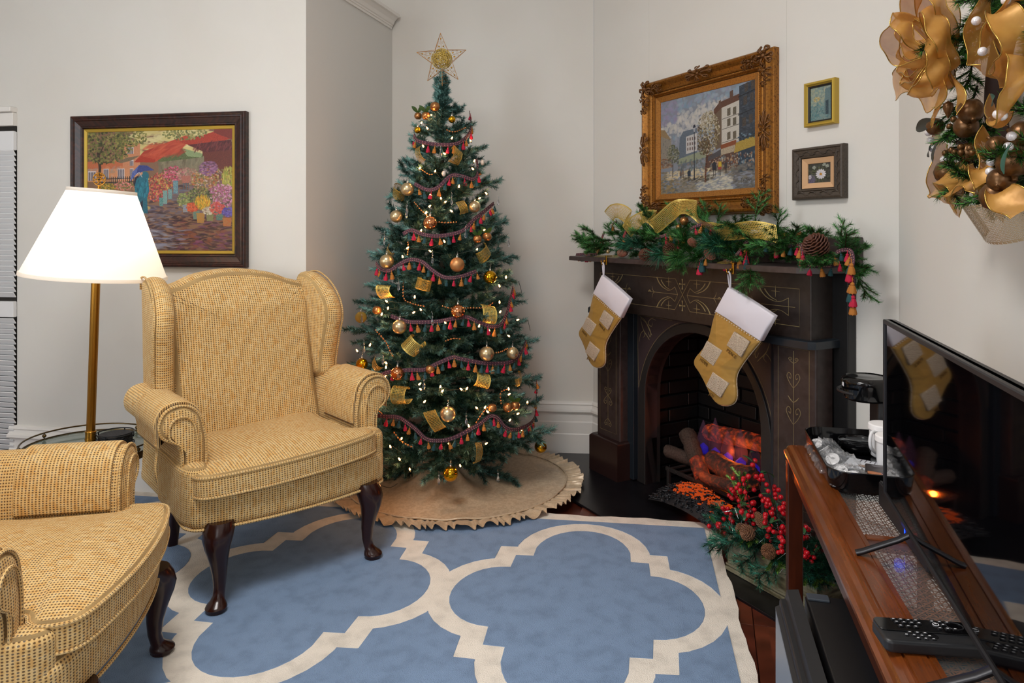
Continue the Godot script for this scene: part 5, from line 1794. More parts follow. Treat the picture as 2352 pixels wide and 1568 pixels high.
const LOOPS := [[1.694,-26,0.191,0.032,20,1], [1.683,26,0.196,0.03,-10,0], [1.512,-52,0.255,0.028,30,0], [1.431,26,0.276,0.024,0,1], [1.218,-43,0.328,0.024,20,1], [1.211,42,0.329,0.034,-40,1], [1.066,-7,0.360,0.03,70,0], [1.025,-40,0.369,0.024,10,1], [0.918,39,0.392,0.032,-15,1], [0.792,-13,0.418,0.034,35,0], [0.697,-38,0.430,0.03,20,1], [0.597,62,0.441,0.024,-30,1], [0.622,30,0.439,0.03,-5,1], [0.556,-19,0.443,0.034,5,0], [0.453,2,0.448,0.036,15,1], [0.287,28,0.430,0.034,-20,1]]
const SWAGS := [[[1.801,-49,0.160], [1.765,-34,0.173], [1.743,-4,0.180], [1.745,23,0.179], [1.774,43,0.169], [1.842,77,0.145], [1.938,90,0.132]],
	[[1.546,-24,0.254], [1.514,-9,0.262], [1.526,2,0.259], [1.582,15,0.242], [1.585,27,0.240], [1.571,42,0.246], [1.607,53,0.232], [1.678,60,0.204]],
	[[1.302,-28,0.319], [1.320,-20,0.315], [1.302,-11,0.319], [1.292,0,0.322], [1.300,13,0.320], [1.320,24,0.315], [1.365,34,0.302], [1.409,48,0.291], [1.456,70,0.278]],
	[[1.159,-57,0.351], [1.131,-46,0.357], [1.128,-36,0.358], [1.164,-26,0.350], [1.181,-18,0.346], [1.171,-9,0.348], [1.137,-2,0.356], [1.104,6,0.363], [1.097,13,0.365], [1.105,21,0.363], [1.126,32,0.358]],
	[[0.918,-29,0.404], [0.898,-17,0.408], [0.896,-8,0.409], [0.900,3,0.408], [0.909,11,0.406], [0.917,21,0.404], [0.900,27,0.408], [0.866,38,0.416], [0.870,47,0.415], [0.920,55,0.404], [0.978,62,0.391], [1.035,72,0.378]],
	[[0.637,-44,0.450], [0.647,-33,0.449], [0.669,-25,0.446], [0.682,-13,0.445], [0.686,-4,0.444], [0.712,3,0.441], [0.739,12,0.438], [0.732,16,0.438], [0.708,28,0.441], [0.694,39,0.443], [0.690,53,0.444], [0.722,66,0.440], [0.760,77,0.435]],
	[[0.457,-43,0.461], [0.463,-28,0.461], [0.467,-19,0.461], [0.444,-13,0.462], [0.415,-8,0.463], [0.379,-3,0.465], [0.369,3,0.465], [0.376,11,0.465], [0.408,21,0.463], [0.433,28,0.462], [0.458,34,0.461], [0.442,39,0.462], [0.396,44,0.464], [0.367,52,0.464], [0.355,67,0.461], [0.347,90,0.469], [0.449,90,0.478], [0.541,90,0.480]]]
const STRANDS := [[[1.820,15,0.149], [1.812,29,0.151], [1.845,64,0.139]],
	[[1.075,-24,0.358], [1.002,-22,0.374], [0.979,-16,0.379], [0.966,-6,0.382]],
	[[0.968,6,0.381], [0.956,13,0.384], [0.955,24,0.384], [0.953,37,0.384], [0.974,46,0.380]],
	[[1.358,3,0.295], [1.355,10,0.296], [1.358,19,0.295]],
	[[0.846,-44,0.407], [0.795,-32,0.418], [0.744,-27,0.424], [0.734,-25,0.425]],
	[[0.809,8,0.415], [0.820,13,0.413], [0.816,18,0.414]],
	[[0.738,40,0.425], [0.740,47,0.424], [0.749,53,0.423]],
	[[1.264,-24,0.318], [1.234,-23,0.324], [1.199,-23,0.332]],
	[[0.431,26,0.448], [0.485,32,0.446], [0.501,37,0.446]],
	[[0.498,44,0.446], [0.552,44,0.443], [0.560,51,0.443]],
	[[0.392,-23,0.450], [0.352,-18,0.446], [0.327,-11,0.440]],
	[[0.485,-37,0.446], [0.468,-32,0.447]],
	[[1.626,-24,0.217], [1.594,-11,0.230], [1.590,-5,0.231]],
	[[1.456,-23,0.270], [1.419,-15,0.279], [1.389,-8,0.287]]]
const BULBS := [[1.895,-18,0.123], [1.860,-40,0.137], [1.827,-21,0.151], [1.776,22,0.169], [1.774,62,0.169], [1.735,-23,0.183], [1.695,10,0.197], [1.667,55,0.208], [1.622,-22,0.226], [1.624,48,0.225], [1.605,-2,0.232], [1.530,24,0.258], [1.504,61,0.265], [1.487,-5,0.270], [1.476,47,0.272], [1.472,5,0.274], [1.454,9,0.278], [1.433,-6,0.284], [1.410,15,0.290], [1.401,-9,0.293], [1.401,-9,0.293], [1.320,45,0.315], [1.317,-12,0.315], [1.265,8,0.328], [1.234,-23,0.334], [1.226,35,0.336], [1.220,-3,0.338], [1.192,-26,0.344], [1.085,64,0.367], [1.094,-33,0.365], [1.048,53,0.375], [1.007,-13,0.384], [0.982,-35,0.390], [0.971,50,0.392], [0.951,-33,0.397], [0.950,-8,0.397], [0.926,49,0.402], [0.938,-13,0.400], [0.920,-38,0.404], [0.874,69,0.414], [0.893,8,0.410], [0.870,30,0.415], [0.842,37,0.421], [0.808,54,0.428], [0.773,-45,0.433], [0.729,-62,0.439], [0.702,-29,0.442], [0.683,-29,0.445], [0.642,-29,0.450], [0.615,-36,0.453], [0.591,-48,0.455], [0.619,-7,0.453], [0.569,-60,0.456], [0.606,5,0.454], [0.593,20,0.455], [0.596,-6,0.455], [0.592,17,0.455], [0.562,49,0.457], [0.588,6,0.456], [0.538,49,0.458], [0.533,-35,0.458], [0.541,-4,0.458], [0.462,71,0.461], [0.499,31,0.459], [0.501,26,0.459], [0.476,33,0.460], [0.433,57,0.462], [0.416,49,0.463], [0.423,21,0.463], [0.346,62,0.459], [0.371,-17,0.465], [0.329,32,0.454], [0.349,10,0.460], [0.323,-25,0.453], [0.265,-20,0.437], [0.235,17,0.429], [0.219,-14,0.425]]
const TIPS := [[0.084,1.952], [0.159,1.861], [0.220,1.737], [0.306,1.567], [0.336,1.359], [0.385,1.182], [0.381,1.058], [0.492,0.743], [0.521,0.526], [0.578,0.300], [0.510,0.413], [0.510,0.255], [0.401,0.040], [0.306,0.062], [-0.146,1.737], [-0.259,1.499], [-0.323,1.318], [-0.373,1.178], [-0.373,1.035], [-0.431,0.945], [-0.490,0.805], [-0.472,0.605], [-0.373,0.458], [-0.336,0.300], [-0.293,0.051], [0.204,0.006], [0.272,0.130], [-0.067,1.974], [-0.124,1.838], [0.351,0.933], [0.419,0.617], [-0.452,0.730]]

# ---------------------------------------------------------------- Christmas tree
const TREE := Vector3(-0.365, 0.0, -3.62)
const NTH := ["topmost", "second", "third", "fourth", "fifth", "sixth", "seventh", "eighth", "ninth", "tenth", "eleventh", "twelfth", "thirteenth", "fourteenth", "fifteenth", "sixteenth", "seventeenth", "eighteenth"]

func nth(k: int, n: int) -> String:
	return "highest" if k == 0 else ("lowest" if k == n - 1 else NTH[k] + " from the top")

func cyl(q, add := 0.0) -> Vector3:
	var a := deg_to_rad(q[1])
	return TREE + Vector3(sin(a) * (q[2] + add), q[0], cos(a) * (q[2] + add))

func tree_r(h: float) -> float:
	var pr := [[2.06, 0.03], [1.96, 0.095], [1.83, 0.15], [1.70, 0.195], [1.56, 0.25], [1.30, 0.32], [1.05, 0.375], [0.80, 0.43], [0.60, 0.455], [0.37, 0.465], [0.20, 0.42], [0.05, 0.38]]
	if h > 2.06: return 0.03
	for k in pr.size() - 1:
		if h >= pr[k + 1][0]:
			return lerpf(pr[k + 1][1], pr[k][1], (h - pr[k + 1][0]) / (pr[k][0] - pr[k + 1][0]))
	return 0.38

# bottle-brush twig: stem plus n needles
func twig(mb: MB, path: Array, n: int, nl: float, w: float, cols: Array, stem: Color, r: RandomNumberGenerator, sr := 0.0022, fan := 0.75) -> void:
	mb.tint = stem
	mb.tube(path, sr, 4)
	var m := path.size() - 1
	for k in n:
		var u := (k + r.randf()) / n * m
		var i := mini(int(u), m - 1)
		var p: Vector3 = path[i].lerp(path[i + 1], u - i)
		var d: Vector3 = (path[i + 1] - path[i]).normalized()
		var s := d.cross(Vector3.UP if absf(d.y) < 0.9 else Vector3.RIGHT).normalized()
		var t := s.cross(d)
		var a := r.randf() * TAU
		var rad := s * cos(a) + t * sin(a)
		var tip := p + (d * r.randf_range(0.35, 0.9) + rad * fan).normalized() * nl * r.randf_range(0.7, 1.1)
		var sd := (tip - p).cross(rad + d * 0.3).normalized() * w * 0.5
		mb.tint = cols[r.randi() % cols.size()]
		var nn := (rad + (tip - p).cross(sd).normalized() * 0.4).normalized()
		var a0 := mb.pt(p - sd, nn)
		var a1 := mb.pt(p + sd, nn)
		var a2 := mb.pt(tip + sd * 0.3, nn)
		var a3 := mb.pt(tip - sd * 0.3, nn)
		mb.quad(a0, a1, a2, a3)

func branch_mesh(L: float, sd: int, cols: Array, stem: Color, nl := 0.026, w := 0.0032, dens := 1700.0, side := 1.0) -> ArrayMesh:
	var r := RandomNumberGenerator.new()
	r.seed = sd
	var mb := MB.new()
	var main := []
	for k in 7:
		var u := k / 6.0
		main.append(Vector3(L * u, -0.05 * L * sin(u * 2.6) + 0.05 * L * u * u, 0.02 * L * sin(u * 5.0 + sd)))
	twig(mb, main, int(L * dens), nl, w, cols, stem, r, 0.003)
	var n := int(3 + L * 16 * side)
	for k in n:
		var u := lerpf(0.3, 0.95, (k + 0.5) / n)
		var p := Vector3(L * u, -0.05 * L * sin(u * 2.6) + 0.05 * L * u * u, 0.02 * L * sin(u * 5.0 + sd))
		var l := minf(0.13, 0.04 + L * 0.30 * (1.15 - u)) * r.randf_range(0.8, 1.15)
		var sg := 1.0 if k % 2 else -1.0
		var dir := Vector3(0.75, r.randf_range(-0.25, 0.5), sg * r.randf_range(0.5, 0.95)).normalized()
		twig(mb, [p, p + dir * l * 0.5, p + dir * l + Vector3(0, -l * 0.06, 0)], int(l * dens), nl, w, cols, stem, r)
	return mb.mesh()

func lin(h: String) -> Color:
	return Color.html(h).srgb_to_linear()

func foliage() -> StandardMaterial3D:
	var m := mt("ffffff", 0.6, 0.0, 0.35)
	m.vertex_color_use_as_albedo = true
	m.backlight_enabled = true
	m.backlight = Color(0.25, 0.3, 0.25)
	return m

# woven gold net ribbon along a path with a side direction for every point
func net(path: Array, sides: Array, width: float, pitch := 0.0052, th := 0.0017) -> MB:
	var mb := MB.new()
	var lens := [0.0]
	for k in range(1, path.size()): lens.append(lens[k - 1] + path[k].distance_to(path[k - 1]))
	var L: float = lens[lens.size() - 1]
	var at_ := func(s: float, v: float) -> Vector3:
		var k := 0
		while k < path.size() - 2 and lens[k + 1] < s: k += 1
		var u: float = clampf((s - lens[k]) / maxf(lens[k + 1] - lens[k], 1e-5), 0.0, 1.0)
		return path[k].lerp(path[k + 1], u) + sides[k].lerp(sides[k + 1], u).normalized() * v * width * 0.5
	var strip := func(a: Vector3, b: Vector3, sd: Vector3, h: float) -> void:
		var nn := (b - a).cross(sd).normalized()
		var o := nn * h
		var i0 := mb.pt(a - sd + o, nn)
		var i1 := mb.pt(a + sd + o, nn)
		var i2 := mb.pt(b + sd + o, nn)
		var i3 := mb.pt(b - sd + o, nn)
		mb.quad(i0, i1, i2, i3)
	var nv := int(width / pitch)
	var nu := int(L / pitch)
	for j in nv + 1:
		var v := -1.0 + 2.0 * j / nv
		var seg := maxi(nu / 2, 6)
		for k in seg:
			var a: Vector3 = at_.call(L * k / seg, v)
			var b: Vector3 = at_.call(L * (k + 1) / seg, v)
			var sd: Vector3 = (at_.call(L * k / seg, v + 0.02) - a).normalized() * th * (1.5 if j == 0 or j == nv else 0.5)
			strip.call(a, b, sd, 0.0005 if (k + j) % 2 else -0.0005)
	for i in nu + 1:
		for j in maxi(nv / 2, 3):
			var q := maxi(nv / 2, 3)
			var a: Vector3 = at_.call(L * i / nu, -1.0 + 2.0 * j / q)
			var b: Vector3 = at_.call(L * i / nu, -1.0 + 2.0 * (j + 1) / q)
			var sd: Vector3 = (at_.call(minf(L * i / nu + 0.001, L), 0.0) - at_.call(maxf(L * i / nu - 0.001, 0.0), 0.0)).normalized() * th * 0.5
			strip.call(a, b, sd, 0.0003)
	return mb

func tassel_mesh() -> ArrayMesh:
	var mb := MB.new()
	mb.ball(Vector3(0, -0.004, 0), 0.0052, 10)
	var rings := []
	for q in [[-0.006, 0.003], [-0.009, 0.0062], [-0.016, 0.0085], [-0.026, 0.0105], [-0.028, 0.009]]:
		var ring := PackedVector3Array()
		for k in 24:
			var a := TAU * k / 24
			var rr: float = q[1] * (1.0 if k % 2 else 0.78)
			ring.append(Vector3(cos(a) * rr, q[0] - (0.002 if k % 4 == 0 else 0.0), sin(a) * rr))
		rings.append(ring)
	mb.loft(rings)
	mb.tube([Vector3(0, 0.012, 0), Vector3(0, -0.002, 0)], 0.0014, 5)
	return mb.mesh()

# braided band with hanging tassels. path in world space, out = facing directions
func braid(root: Node3D, path: Array, outs: Array, every := 0.026, wide := 0.0095, hang := true, skip := 0) -> void:
	var band := MB.new()
	var stitch := MB.new()
	var d := 0.0
	var since := 0.0
	var dash := 0.0
	var n := 0
	var rows := [PackedVector3Array(), PackedVector3Array(), PackedVector3Array(), PackedVector3Array()]
	for k in path.size():
		var t: Vector3 = (path[mini(k + 1, path.size() - 1)] - path[maxi(k - 1, 0)]).normalized()
		var o: Vector3 = outs[k]
		var u := t.cross(o).normalized()
		if u.y < 0.0: u = -u
		var p: Vector3 = path[k]
		rows[0].append(p + u * wide + o * 0.001)
		rows[1].append(p - u * wide + o * 0.001)
		rows[2].append(p - u * wide - o * 0.0015)
		rows[3].append(p + u * wide - o * 0.0015)
		if k > 0:
			var l: float = p.distance_to(path[k - 1])
			dash += l
			since += l
			if dash > 0.0062:
				dash = 0.0
				for s in [0.45, -0.45]:
					var c: Vector3 = p + u * wide * s + o * 0.0022
					stitch.xf = Transform3D.IDENTITY
					stitch.tube([c - t * 0.0022 + u * 0.0008, c + t * 0.0022 - u * 0.0008], 0.0011, 4)
			if since > every and hang:
				since = rng.randf_range(-0.006, 0.004)
				var ts := part(root, "tassel", M.tassel_mesh, M.tassels[(n + skip) % 3])
				n += 1
				ts.position = p - u * wide - Vector3(0, 0.006, 0) + o * 0.003 - root.position
				ts.rotation = Vector3(rng.randf_range(-0.25, 0.1), rng.randf() * TAU, rng.randf_range(-0.25, 0.25))
				var fr := rng.randf_range(0.85, 1.1)
				ts.scale = Vector3(fr, fr, fr)
	var rings := []
	for k in path.size():
		rings.append(PackedVector3Array([rows[0][k] - root.position, rows[1][k] - root.position, rows[2][k] - root.position, rows[3][k] - root.position]))
	band.loft(rings)
	part(root, "braid", band, M.braid)
	if stitch.v.size():
		for k in stitch.v.size(): stitch.v[k] -= root.position
		part(root, "stitching", stitch, M.stitch).set_meta("kind", "stuff")

func ornament_stuff() -> void:
	M.champagne = mt("c9b48c", 0.30, 0.85)
	M.shinygold = mt("c8961c", 0.08, 0.95)
	M.mirror = mt("d08a5c", 0.07, 0.95)
	M.mattecopper = mt("c08a58", 0.42, 0.7)
	M.fruit = mt("b07a4a", 0.28, 0.8)
	M.glitter = mt("b89a48", 0.5, 0.8)
	M.glitter.heightmap_enabled = true
	M.glitter.heightmap_texture = nz(71, 0.2, [], 256, 2)
	M.glitter.heightmap_scale = 0.3
	tri_map(M.glitter, Vector3(20, 20, 20))
	M.capmetal = mt("d8d4cc", 0.25, 0.9)
	M.pearl = mt("d8cdc0", 0.35, 0.1)
	M.net = mt("cdb058", 0.32, 0.45)
	M.crystal = mt(Color(0.96, 0.97, 1.0, 0.04), 0.02)
	M.crystal.refraction_enabled = true
	M.crystal.refraction_scale = 0.05
	M.leafgreen = mt("2c4a16", 0.45)
	M.braid = mt("4a2a38", 0.85)
	M.stitch = mt("c8988c", 0.8)
	M.tassels = [mt("b4163a", 0.85), mt("ac6c28", 0.85), mt("1c4448", 0.85)]
	M.tassel_mesh = tassel_mesh()
	M.copperbead = mt("c88858", 0.2, 0.85)
	M.cable = mt("14231c", 0.6)
	M.fairy = mt("ffd0a0", 0.4)
	M.fairy.emission_enabled = true
	M.fairy.emission = Color(1.0, 0.66, 0.38)
	M.fairy.emission_energy_multiplier = 40.0
	M.starwire = mt("a87c4c", 0.35, 0.8)
	M.skirt = mt("dccfbc", 0.32, 0.12)
	M.skirt.albedo_texture = nz(73, 0.018, ["ccbca4", "f6efe4", "dccfbc", "ffffff"], 512, 5)
	tri_map(M.skirt, Vector3(3, 3, 3))

func bauble(label: String, q, mat: Material, group: String) -> void:
	var r: float = q[3]
	var p := cyl(q, r * 0.5)
	var o := thing("bauble", label, "bauble", p, 0.0, group)
	part(o, "ball", MB.new().ball(Vector3.ZERO, r, 24), mat)
	part(o, "cap", MB.new().lathe([Vector2(0.0042, r * 0.94), Vector2(0.0046, r + 0.002), Vector2(0.0038, r + 0.006), Vector2(0.0, r + 0.0065)], 10), M.capmetal)
	var ring := []
	for k in 9: ring.append(Vector3(cos(TAU * k / 8) * 0.003, r + 0.009 + sin(TAU * k / 8) * 0.003, 0))
	ring.append_array([Vector3(0.001, r + 0.018, -0.004), Vector3(0, r + 0.026, -0.012)])
	part(o, "hook", MB.new().tube(ring, 0.0006, 4), M.capmetal)

func crystal(label: String, q, group: String) -> void:
	var o := thing("crystal_drop", label, "crystal", cyl(q, 0.012), rng.randf() * TAU, group)
	var mb := MB.new()
	var prof := [Vector2(0.0002, -0.020), Vector2(0.0068, -0.006), Vector2(0.0062, 0.002), Vector2(0.0018, 0.017), Vector2(0.0010, 0.019)]
	for k in prof.size() - 1:
		for s in 6:
			var a := TAU * s / 6
			var b := TAU * (s + 1) / 6
			var p0 := Vector3(cos(a) * prof[k].x, prof[k].y, sin(a) * prof[k].x)
			var p1 := Vector3(cos(b) * prof[k].x, prof[k].y, sin(b) * prof[k].x)
			var p2 := Vector3(cos(b) * prof[k + 1].x, prof[k + 1].y, sin(b) * prof[k + 1].x)
			var p3 := Vector3(cos(a) * prof[k + 1].x, prof[k + 1].y, sin(a) * prof[k + 1].x)
			var m := (a + b) / 2
			var sl: Vector2 = (prof[k + 1] - prof[k]).normalized()
			mb.face(p0, p1, p2, p3, Vector3(cos(m) * sl.y, -sl.x, sin(m) * sl.y))
	part(o, "drop", mb, M.crystal)
	part(o, "bead", MB.new().ball(Vector3(0, 0.024, 0), 0.0042, 8), M.crystal)
	part(o, "wire", MB.new().tube([Vector3(0, 0.018, 0), Vector3(0, 0.030, 0), Vector3(0.002, 0.040, 0), Vector3(0, 0.048, -0.006)], 0.0005, 4), M.capmetal)

func leaf(mb: MB, base: Vector3, dir: Vector3, up: Vector3, l: float, w: float, fold := 0.25) -> void:
	var side := dir.cross(up).normalized()
	mb.grid(4, 6, func(u, v):
		var x: float = (u - 0.5) * 2.0
		var ww: float = w * 0.5 * pow(sin(PI * clampf(v * 0.94 + 0.03, 0, 1)), 0.8)
		return base + dir * l * v + side * x * ww + up * (absf(x) * ww * fold + l * 0.25 * sin(v * 2.2) * 0.5))

func tree_things() -> void:
	ornament_stuff()
	rng.seed = 321
	M.needle = foliage()
	var cols := [lin("5c8c88"), lin("6c9c96"), lin("7caaa4"), lin("8cb8b0"), lin("54847a"), lin("4a7672")]
	var stem := lin("3a3a2a")
	var tr := thing("christmas_tree", "tall blue-green artificial Christmas tree covered in ornaments in the corner", "tree", TREE)
	part(tr, "trunk", MB.new().lathe([Vector2(0.022, 0.03), Vector2(0.020, 0.6), Vector2(0.014, 1.5), Vector2(0.008, 2.10), Vector2(0.0, 2.11)], 12), mt("2c2a20", 0.8))
	var lens := [0.12, 0.18, 0.25, 0.33, 0.41, 0.49]
	var kinds := []
	for k in lens.size():
		kinds.append([branch_mesh(lens[k], 100 + k, cols, stem), branch_mesh(lens[k], 200 + k, cols, stem)])
	var put := func(phi: float, tip: Vector2, droop: float) -> void:
		# tip = (radius, height)
		var el := droop
		var L := tip.x / maxf(cos(el), 0.5)
		var k := 0
		while k < lens.size() - 1 and lens[k] < L * 0.97: k += 1
		var b := part(tr, "branch", kinds[k][rng.randi() % 2], M.needle)
		var d := Vector3(sin(phi) * cos(el), sin(el), cos(phi) * cos(el))
		var sz := clampf(L / lens[k], 0.75, 1.2)
		var sd := Vector3(cos(phi), 0, -sin(phi))
		b.transform = Transform3D(Basis(d * sz, sd.cross(d).normalized() * -sz if sd.cross(d).y < 0 else sd.cross(d) * sz, sd * sz).orthonormalized().scaled(Vector3(sz, sz, sz)), Vector3(0, tip.y - L * sin(el), 0) + d * (L - lens[k] * sz))
	var h := 0.16
	var turn := 0.0
	while h < 2.0:
		var R := tree_r(h)
		var n := int(4 + R * 17)
		turn += 1.13
		for k in n:
			var phi: float = turn + TAU * (k + rng.randf_range(-0.25, 0.25)) / n
			var rr := R * rng.randf_range(0.82, 1.03)
			put.call(phi, Vector2(rr, h + rng.randf_range(-0.02, 0.03)), lerpf(-0.12, 0.65, clampf((h - 0.2) / 1.8, 0, 1)) + rng.randf_range(-0.12, 0.12))
		h += lerpf(0.082, 0.055, h / 2.0)
	for q in TIPS:
		put.call((PI / 2 if q[0] > 0 else -PI / 2) + rng.randf_range(-0.15, 0.3) * (-1.0 if q[0] > 0 else 1.0), Vector2(absf(q[0]) * 0.98, q[1]), rng.randf_range(-0.05, 0.15) if q[1] > 0.15 else -0.35)
	for k in 26:
		var hh := 1.93 + 0.17 * k / 26.0
		var phi := k * 2.4
		var b := part(tr, "branch", kinds[0][k % 2], M.needle)
		along(b, Vector3(0, hh - 0.04, 0), Vector3(sin(phi) * 0.42, 1.0, cos(phi) * 0.42), 0.62)
	# upright leader at the top
	var top := MB.new()
	twig(top, [Vector3(0, 1.90, 0), Vector3(0, 2.0, 0), Vector3(0, 2.10, 0), Vector3(0, 2.14, 0)], 700, 0.034, 0.0028, cols, stem, rng, 0.006, 0.9)
	part(tr, "leader", top, M.needle)

	# ---- star
	var sp := TREE + Vector3(0.002, 2.205, 0.02)
	var st := thing("star_topper", "gold wire star with curls and beads on top of the tree", "star", sp)
	st.rotation.z = 0.05
	var wf := MB.new()
	for k in 5:
		var a := TAU * k / 5 + PI / 2
		var tip := Vector3(cos(a), sin(a), 0) * 0.135
		var b0 := Vector3(cos(a - TAU / 10), sin(a - TAU / 10), 0) * 0.056
		var b1 := Vector3(cos(a + TAU / 10), sin(a + TAU / 10), 0) * 0.056
		var pw := MB.new()
		for z in [-0.010, 0.010]:
			pw.tube([b0 + Vector3(0, 0, z), tip], 0.0013, 5)
			pw.tube([b1 + Vector3(0, 0, z), tip], 0.0013, 5)
		pw.tube([Vector3(cos(a), sin(a), 0) * 0.04, tip], 0.0010, 5)
		for s in [-1, 1]:
			var d := Vector3(cos(a), sin(a), 0)
			var t: Vector3 = Vector3(-sin(a), cos(a), 0) * float(s)
			for q in [[0.065, 0.0135, 0.009], [0.086, 0.0085, 0.0065]]:
				var c: Vector3 = d * q[0] + t * q[1]
				var lo := []
				for j in 11: lo.append(c + (d * cos(j * 0.7) + t * sin(j * 0.7)) * q[2] * (1.0 - j * 0.06))
				pw.tube(lo, 0.0007, 4)
			part(st, "bead", MB.new().ball(d * 0.066 + t * 0.011, 0.0042, 8), M.shinygold)
		part(st, "bead", MB.new().ball(Vector3(cos(a), sin(a), 0) * 0.105, 0.0042, 8), M.shinygold)
		part(st, "wire_point", pw, M.starwire)
	var tangle := MB.new()
	for k in 300:
		var v0 := Vector3(rng.randfn(), rng.randfn(), rng.randfn()).normalized()
		var ax := v0.cross(Vector3(rng.randfn(), rng.randfn(), rng.randfn())).normalized()
		var lo := []
		for j in 5: lo.append(v0.rotated(ax, j * 0.28) * Vector3(0.054, 0.054, 0.036) * (1.0 - 0.35 * float(k % 3) / 2.0))
		tangle.tube(lo, 0.0012, 4)
	part(st, "wire_ball", tangle, M.net)
	var coil := []
	for k in 50:
		var a := k * 0.62
		coil.append(Vector3(cos(a) * (0.012 + k * 0.0004), -0.058 - k * 0.0017, sin(a) * (0.012 + k * 0.0004)))
	part(st, "coil_socket", MB.new().tube(coil, 0.0010, 4), M.starwire)
	part(st, "prong", MB.new().tube([Vector3(0, -0.05, 0.012), Vector3(-0.002, -0.145, 0.03)], 0.0016, 5), M.starwire)

	# ---- baubles, fruits, crystals
	for q in [[CHAMPAGNE, M.champagne, "satin champagne bauble on the tree, %s of the champagne ones", "champagne baubles on the tree"], [GOLDBALL, M.shinygold, "shiny yellow gold bauble on the tree, %s of its kind", "gold baubles on the tree"], [MIRROR, M.mirror, "mirror-bright copper bauble on the tree, %s of the three", "mirror copper baubles on the tree"], [MATTE, M.mattecopper, "single matt copper bauble in the middle of the tree%.0s", ""], [GLITTER, M.glitter, "glittery gold bauble at the left edge of the tree%.0s", ""]]:
		for k in q[0].size():
			var lab: String = q[2].replace("%.0s", "") if "%.0s" in q[2] else q[2] % nth(k, q[0].size())
			bauble(lab, q[0][k], q[1], q[3])
	for k in OVAL.size():
		var o := thing("pearl_ornament", ["faceted pearl oval ornament at the right edge of the tree near its top", "faceted pearl oval ornament near the middle of the upper tree"][k], "ornament", cyl(OVAL[k], 0.01), 0.0, "pearl ovals on the tree")
		part(o, "oval", MB.new().lathe([Vector2(0.0, -0.014), Vector2(0.006, -0.012), Vector2(0.0098, -0.004), Vector2(0.0098, 0.004), Vector2(0.006, 0.012), Vector2(0.0, 0.014)], 10), M.pearl)
		part(o, "hook", MB.new().tube([Vector3(0, 0.013, 0), Vector3(0.002, 0.022, 0), Vector3(0, 0.028, -0.006)], 0.0006, 4), M.capmetal)
	var fl := ["copper fruit pick at the top left of the tree, %s", "copper fruit on the tree, %s of all its copper fruits"]
	for k in FRUIT.size():
		var q = FRUIT[k]
		var r: float = q[3]
		var o := thing("copper_fruit", "glossy copper fruit on the tree, %s of the copper fruits" % nth(k, FRUIT.size()), "ornament", cyl(q, 0.004), 0.0, "copper fruits on the tree")
		part(o, "fruit", MB.new().lathe([Vector2(0.0, -r * 0.85), Vector2(r * 0.5, -r * 0.84), Vector2(r * 0.92, -r * 0.4), Vector2(r, 0.0), Vector2(r * 0.85, r * 0.55), Vector2(r * 0.4, r * 0.88), Vector2(0.0, r * 0.78)], 18), M.fruit)
		part(o, "stalk", MB.new().tube([Vector3(0, r * 0.7, 0), Vector3(0.002, r * 1.3, -0.002)], 0.0012, 5), M.cable)
		if k in [1, 2, 3, 4, 7]:
			for s in 2:
				var lm := MB.new()
				var dd := Vector3(-0.7 + s * 0.9, 0.7 - s * 0.5, 0.25).normalized()
				leaf(lm, Vector3(0, r * 0.8, 0), dd, Vector3(0, 0.2, 1).normalized(), 0.045, 0.020)
				part(o, "leaf", lm, M.leafgreen)
	for k in CRYSTAL.size():
		crystal("clear crystal drop on the tree, %s of the crystal drops" % nth(k, CRYSTAL.size()), CRYSTAL[k], "crystal drops on the tree")

	# ---- loops of gold net ribbon
	for k in LOOPS.size():
		var q = LOOPS[k]
		var p := cyl(q, 0.0)
		var a := deg_to_rad(q[1])
		var out := Vector3(sin(a), 0, cos(a))
		var tan_ := Vector3(cos(a), 0, -sin(a))
		var axis := tan_.rotated(out, deg_to_rad(q[4]))
		axis = axis.rotated(Vector3.UP, 0.6 if k % 2 else -0.55).rotated(tan_, 0.35 if k % 3 == 0 else -0.3)
		var up := axis.cross(out).normalized()
		var r: float = q[3] * 1.22
		var path := []
		var sides := []
		for j in 26:
			var u := j / 25.0
			var an := -2.4 + u * 5.0 if q[5] == 0 else -1.5 + u * 3.2
			var rr := r * (1.0 + 0.15 * sin(u * 6.0 + k))
			path.append(out * cos(an) * rr * (0.9 if q[5] == 0 else 0.75) + up * sin(an) * rr + axis * (u - 0.5) * 0.014)
			sides.append((axis + up * 0.10 * sin(u * 4.0 + k)).normalized())
		var o := thing("ribbon_loop", "curled gold net ribbon on the tree, %s of the loops" % nth(k, LOOPS.size()), "ribbon", p, 0.0, "gold net ribbon loops on the tree")
		part(o, "net_ribbon", net(path, sides, 0.060, 0.0066, 0.0021), M.net)

	# ---- tasselled braids
	var sl := ["highest red braid with tassels round the tip of the tree", "second red tassel braid from the top of the tree", "red tassel braid above the middle of the tree, third from the top", "red tassel braid at mid height of the tree, fourth from the top", "red tassel braid below mid height with an end climbing the right side", "red tassel braid across the lower tree, second from the bottom", "lowest red tassel braid with an end hanging at the right edge"]
	for k in SWAGS.size():
		var pts := []
		for q in SWAGS[k]: pts.append(cyl(q, 0.012))
		var path := catmull(pts, 6)
		var outs := path.map(func(p): return Vector3(p.x - TREE.x, 0.0, p.z - TREE.z).normalized())
		var o := thing("tassel_braid", sl[k], "garland", path[0], 0.0, "tassel braids on the tree")
		braid(o, path, outs, 0.025, 0.0092, true, k)

	# ---- copper bead strands, one garland
	var bg := thing("bead_garland", "strands of small copper beads draped over the Christmas tree", "garland", TREE)
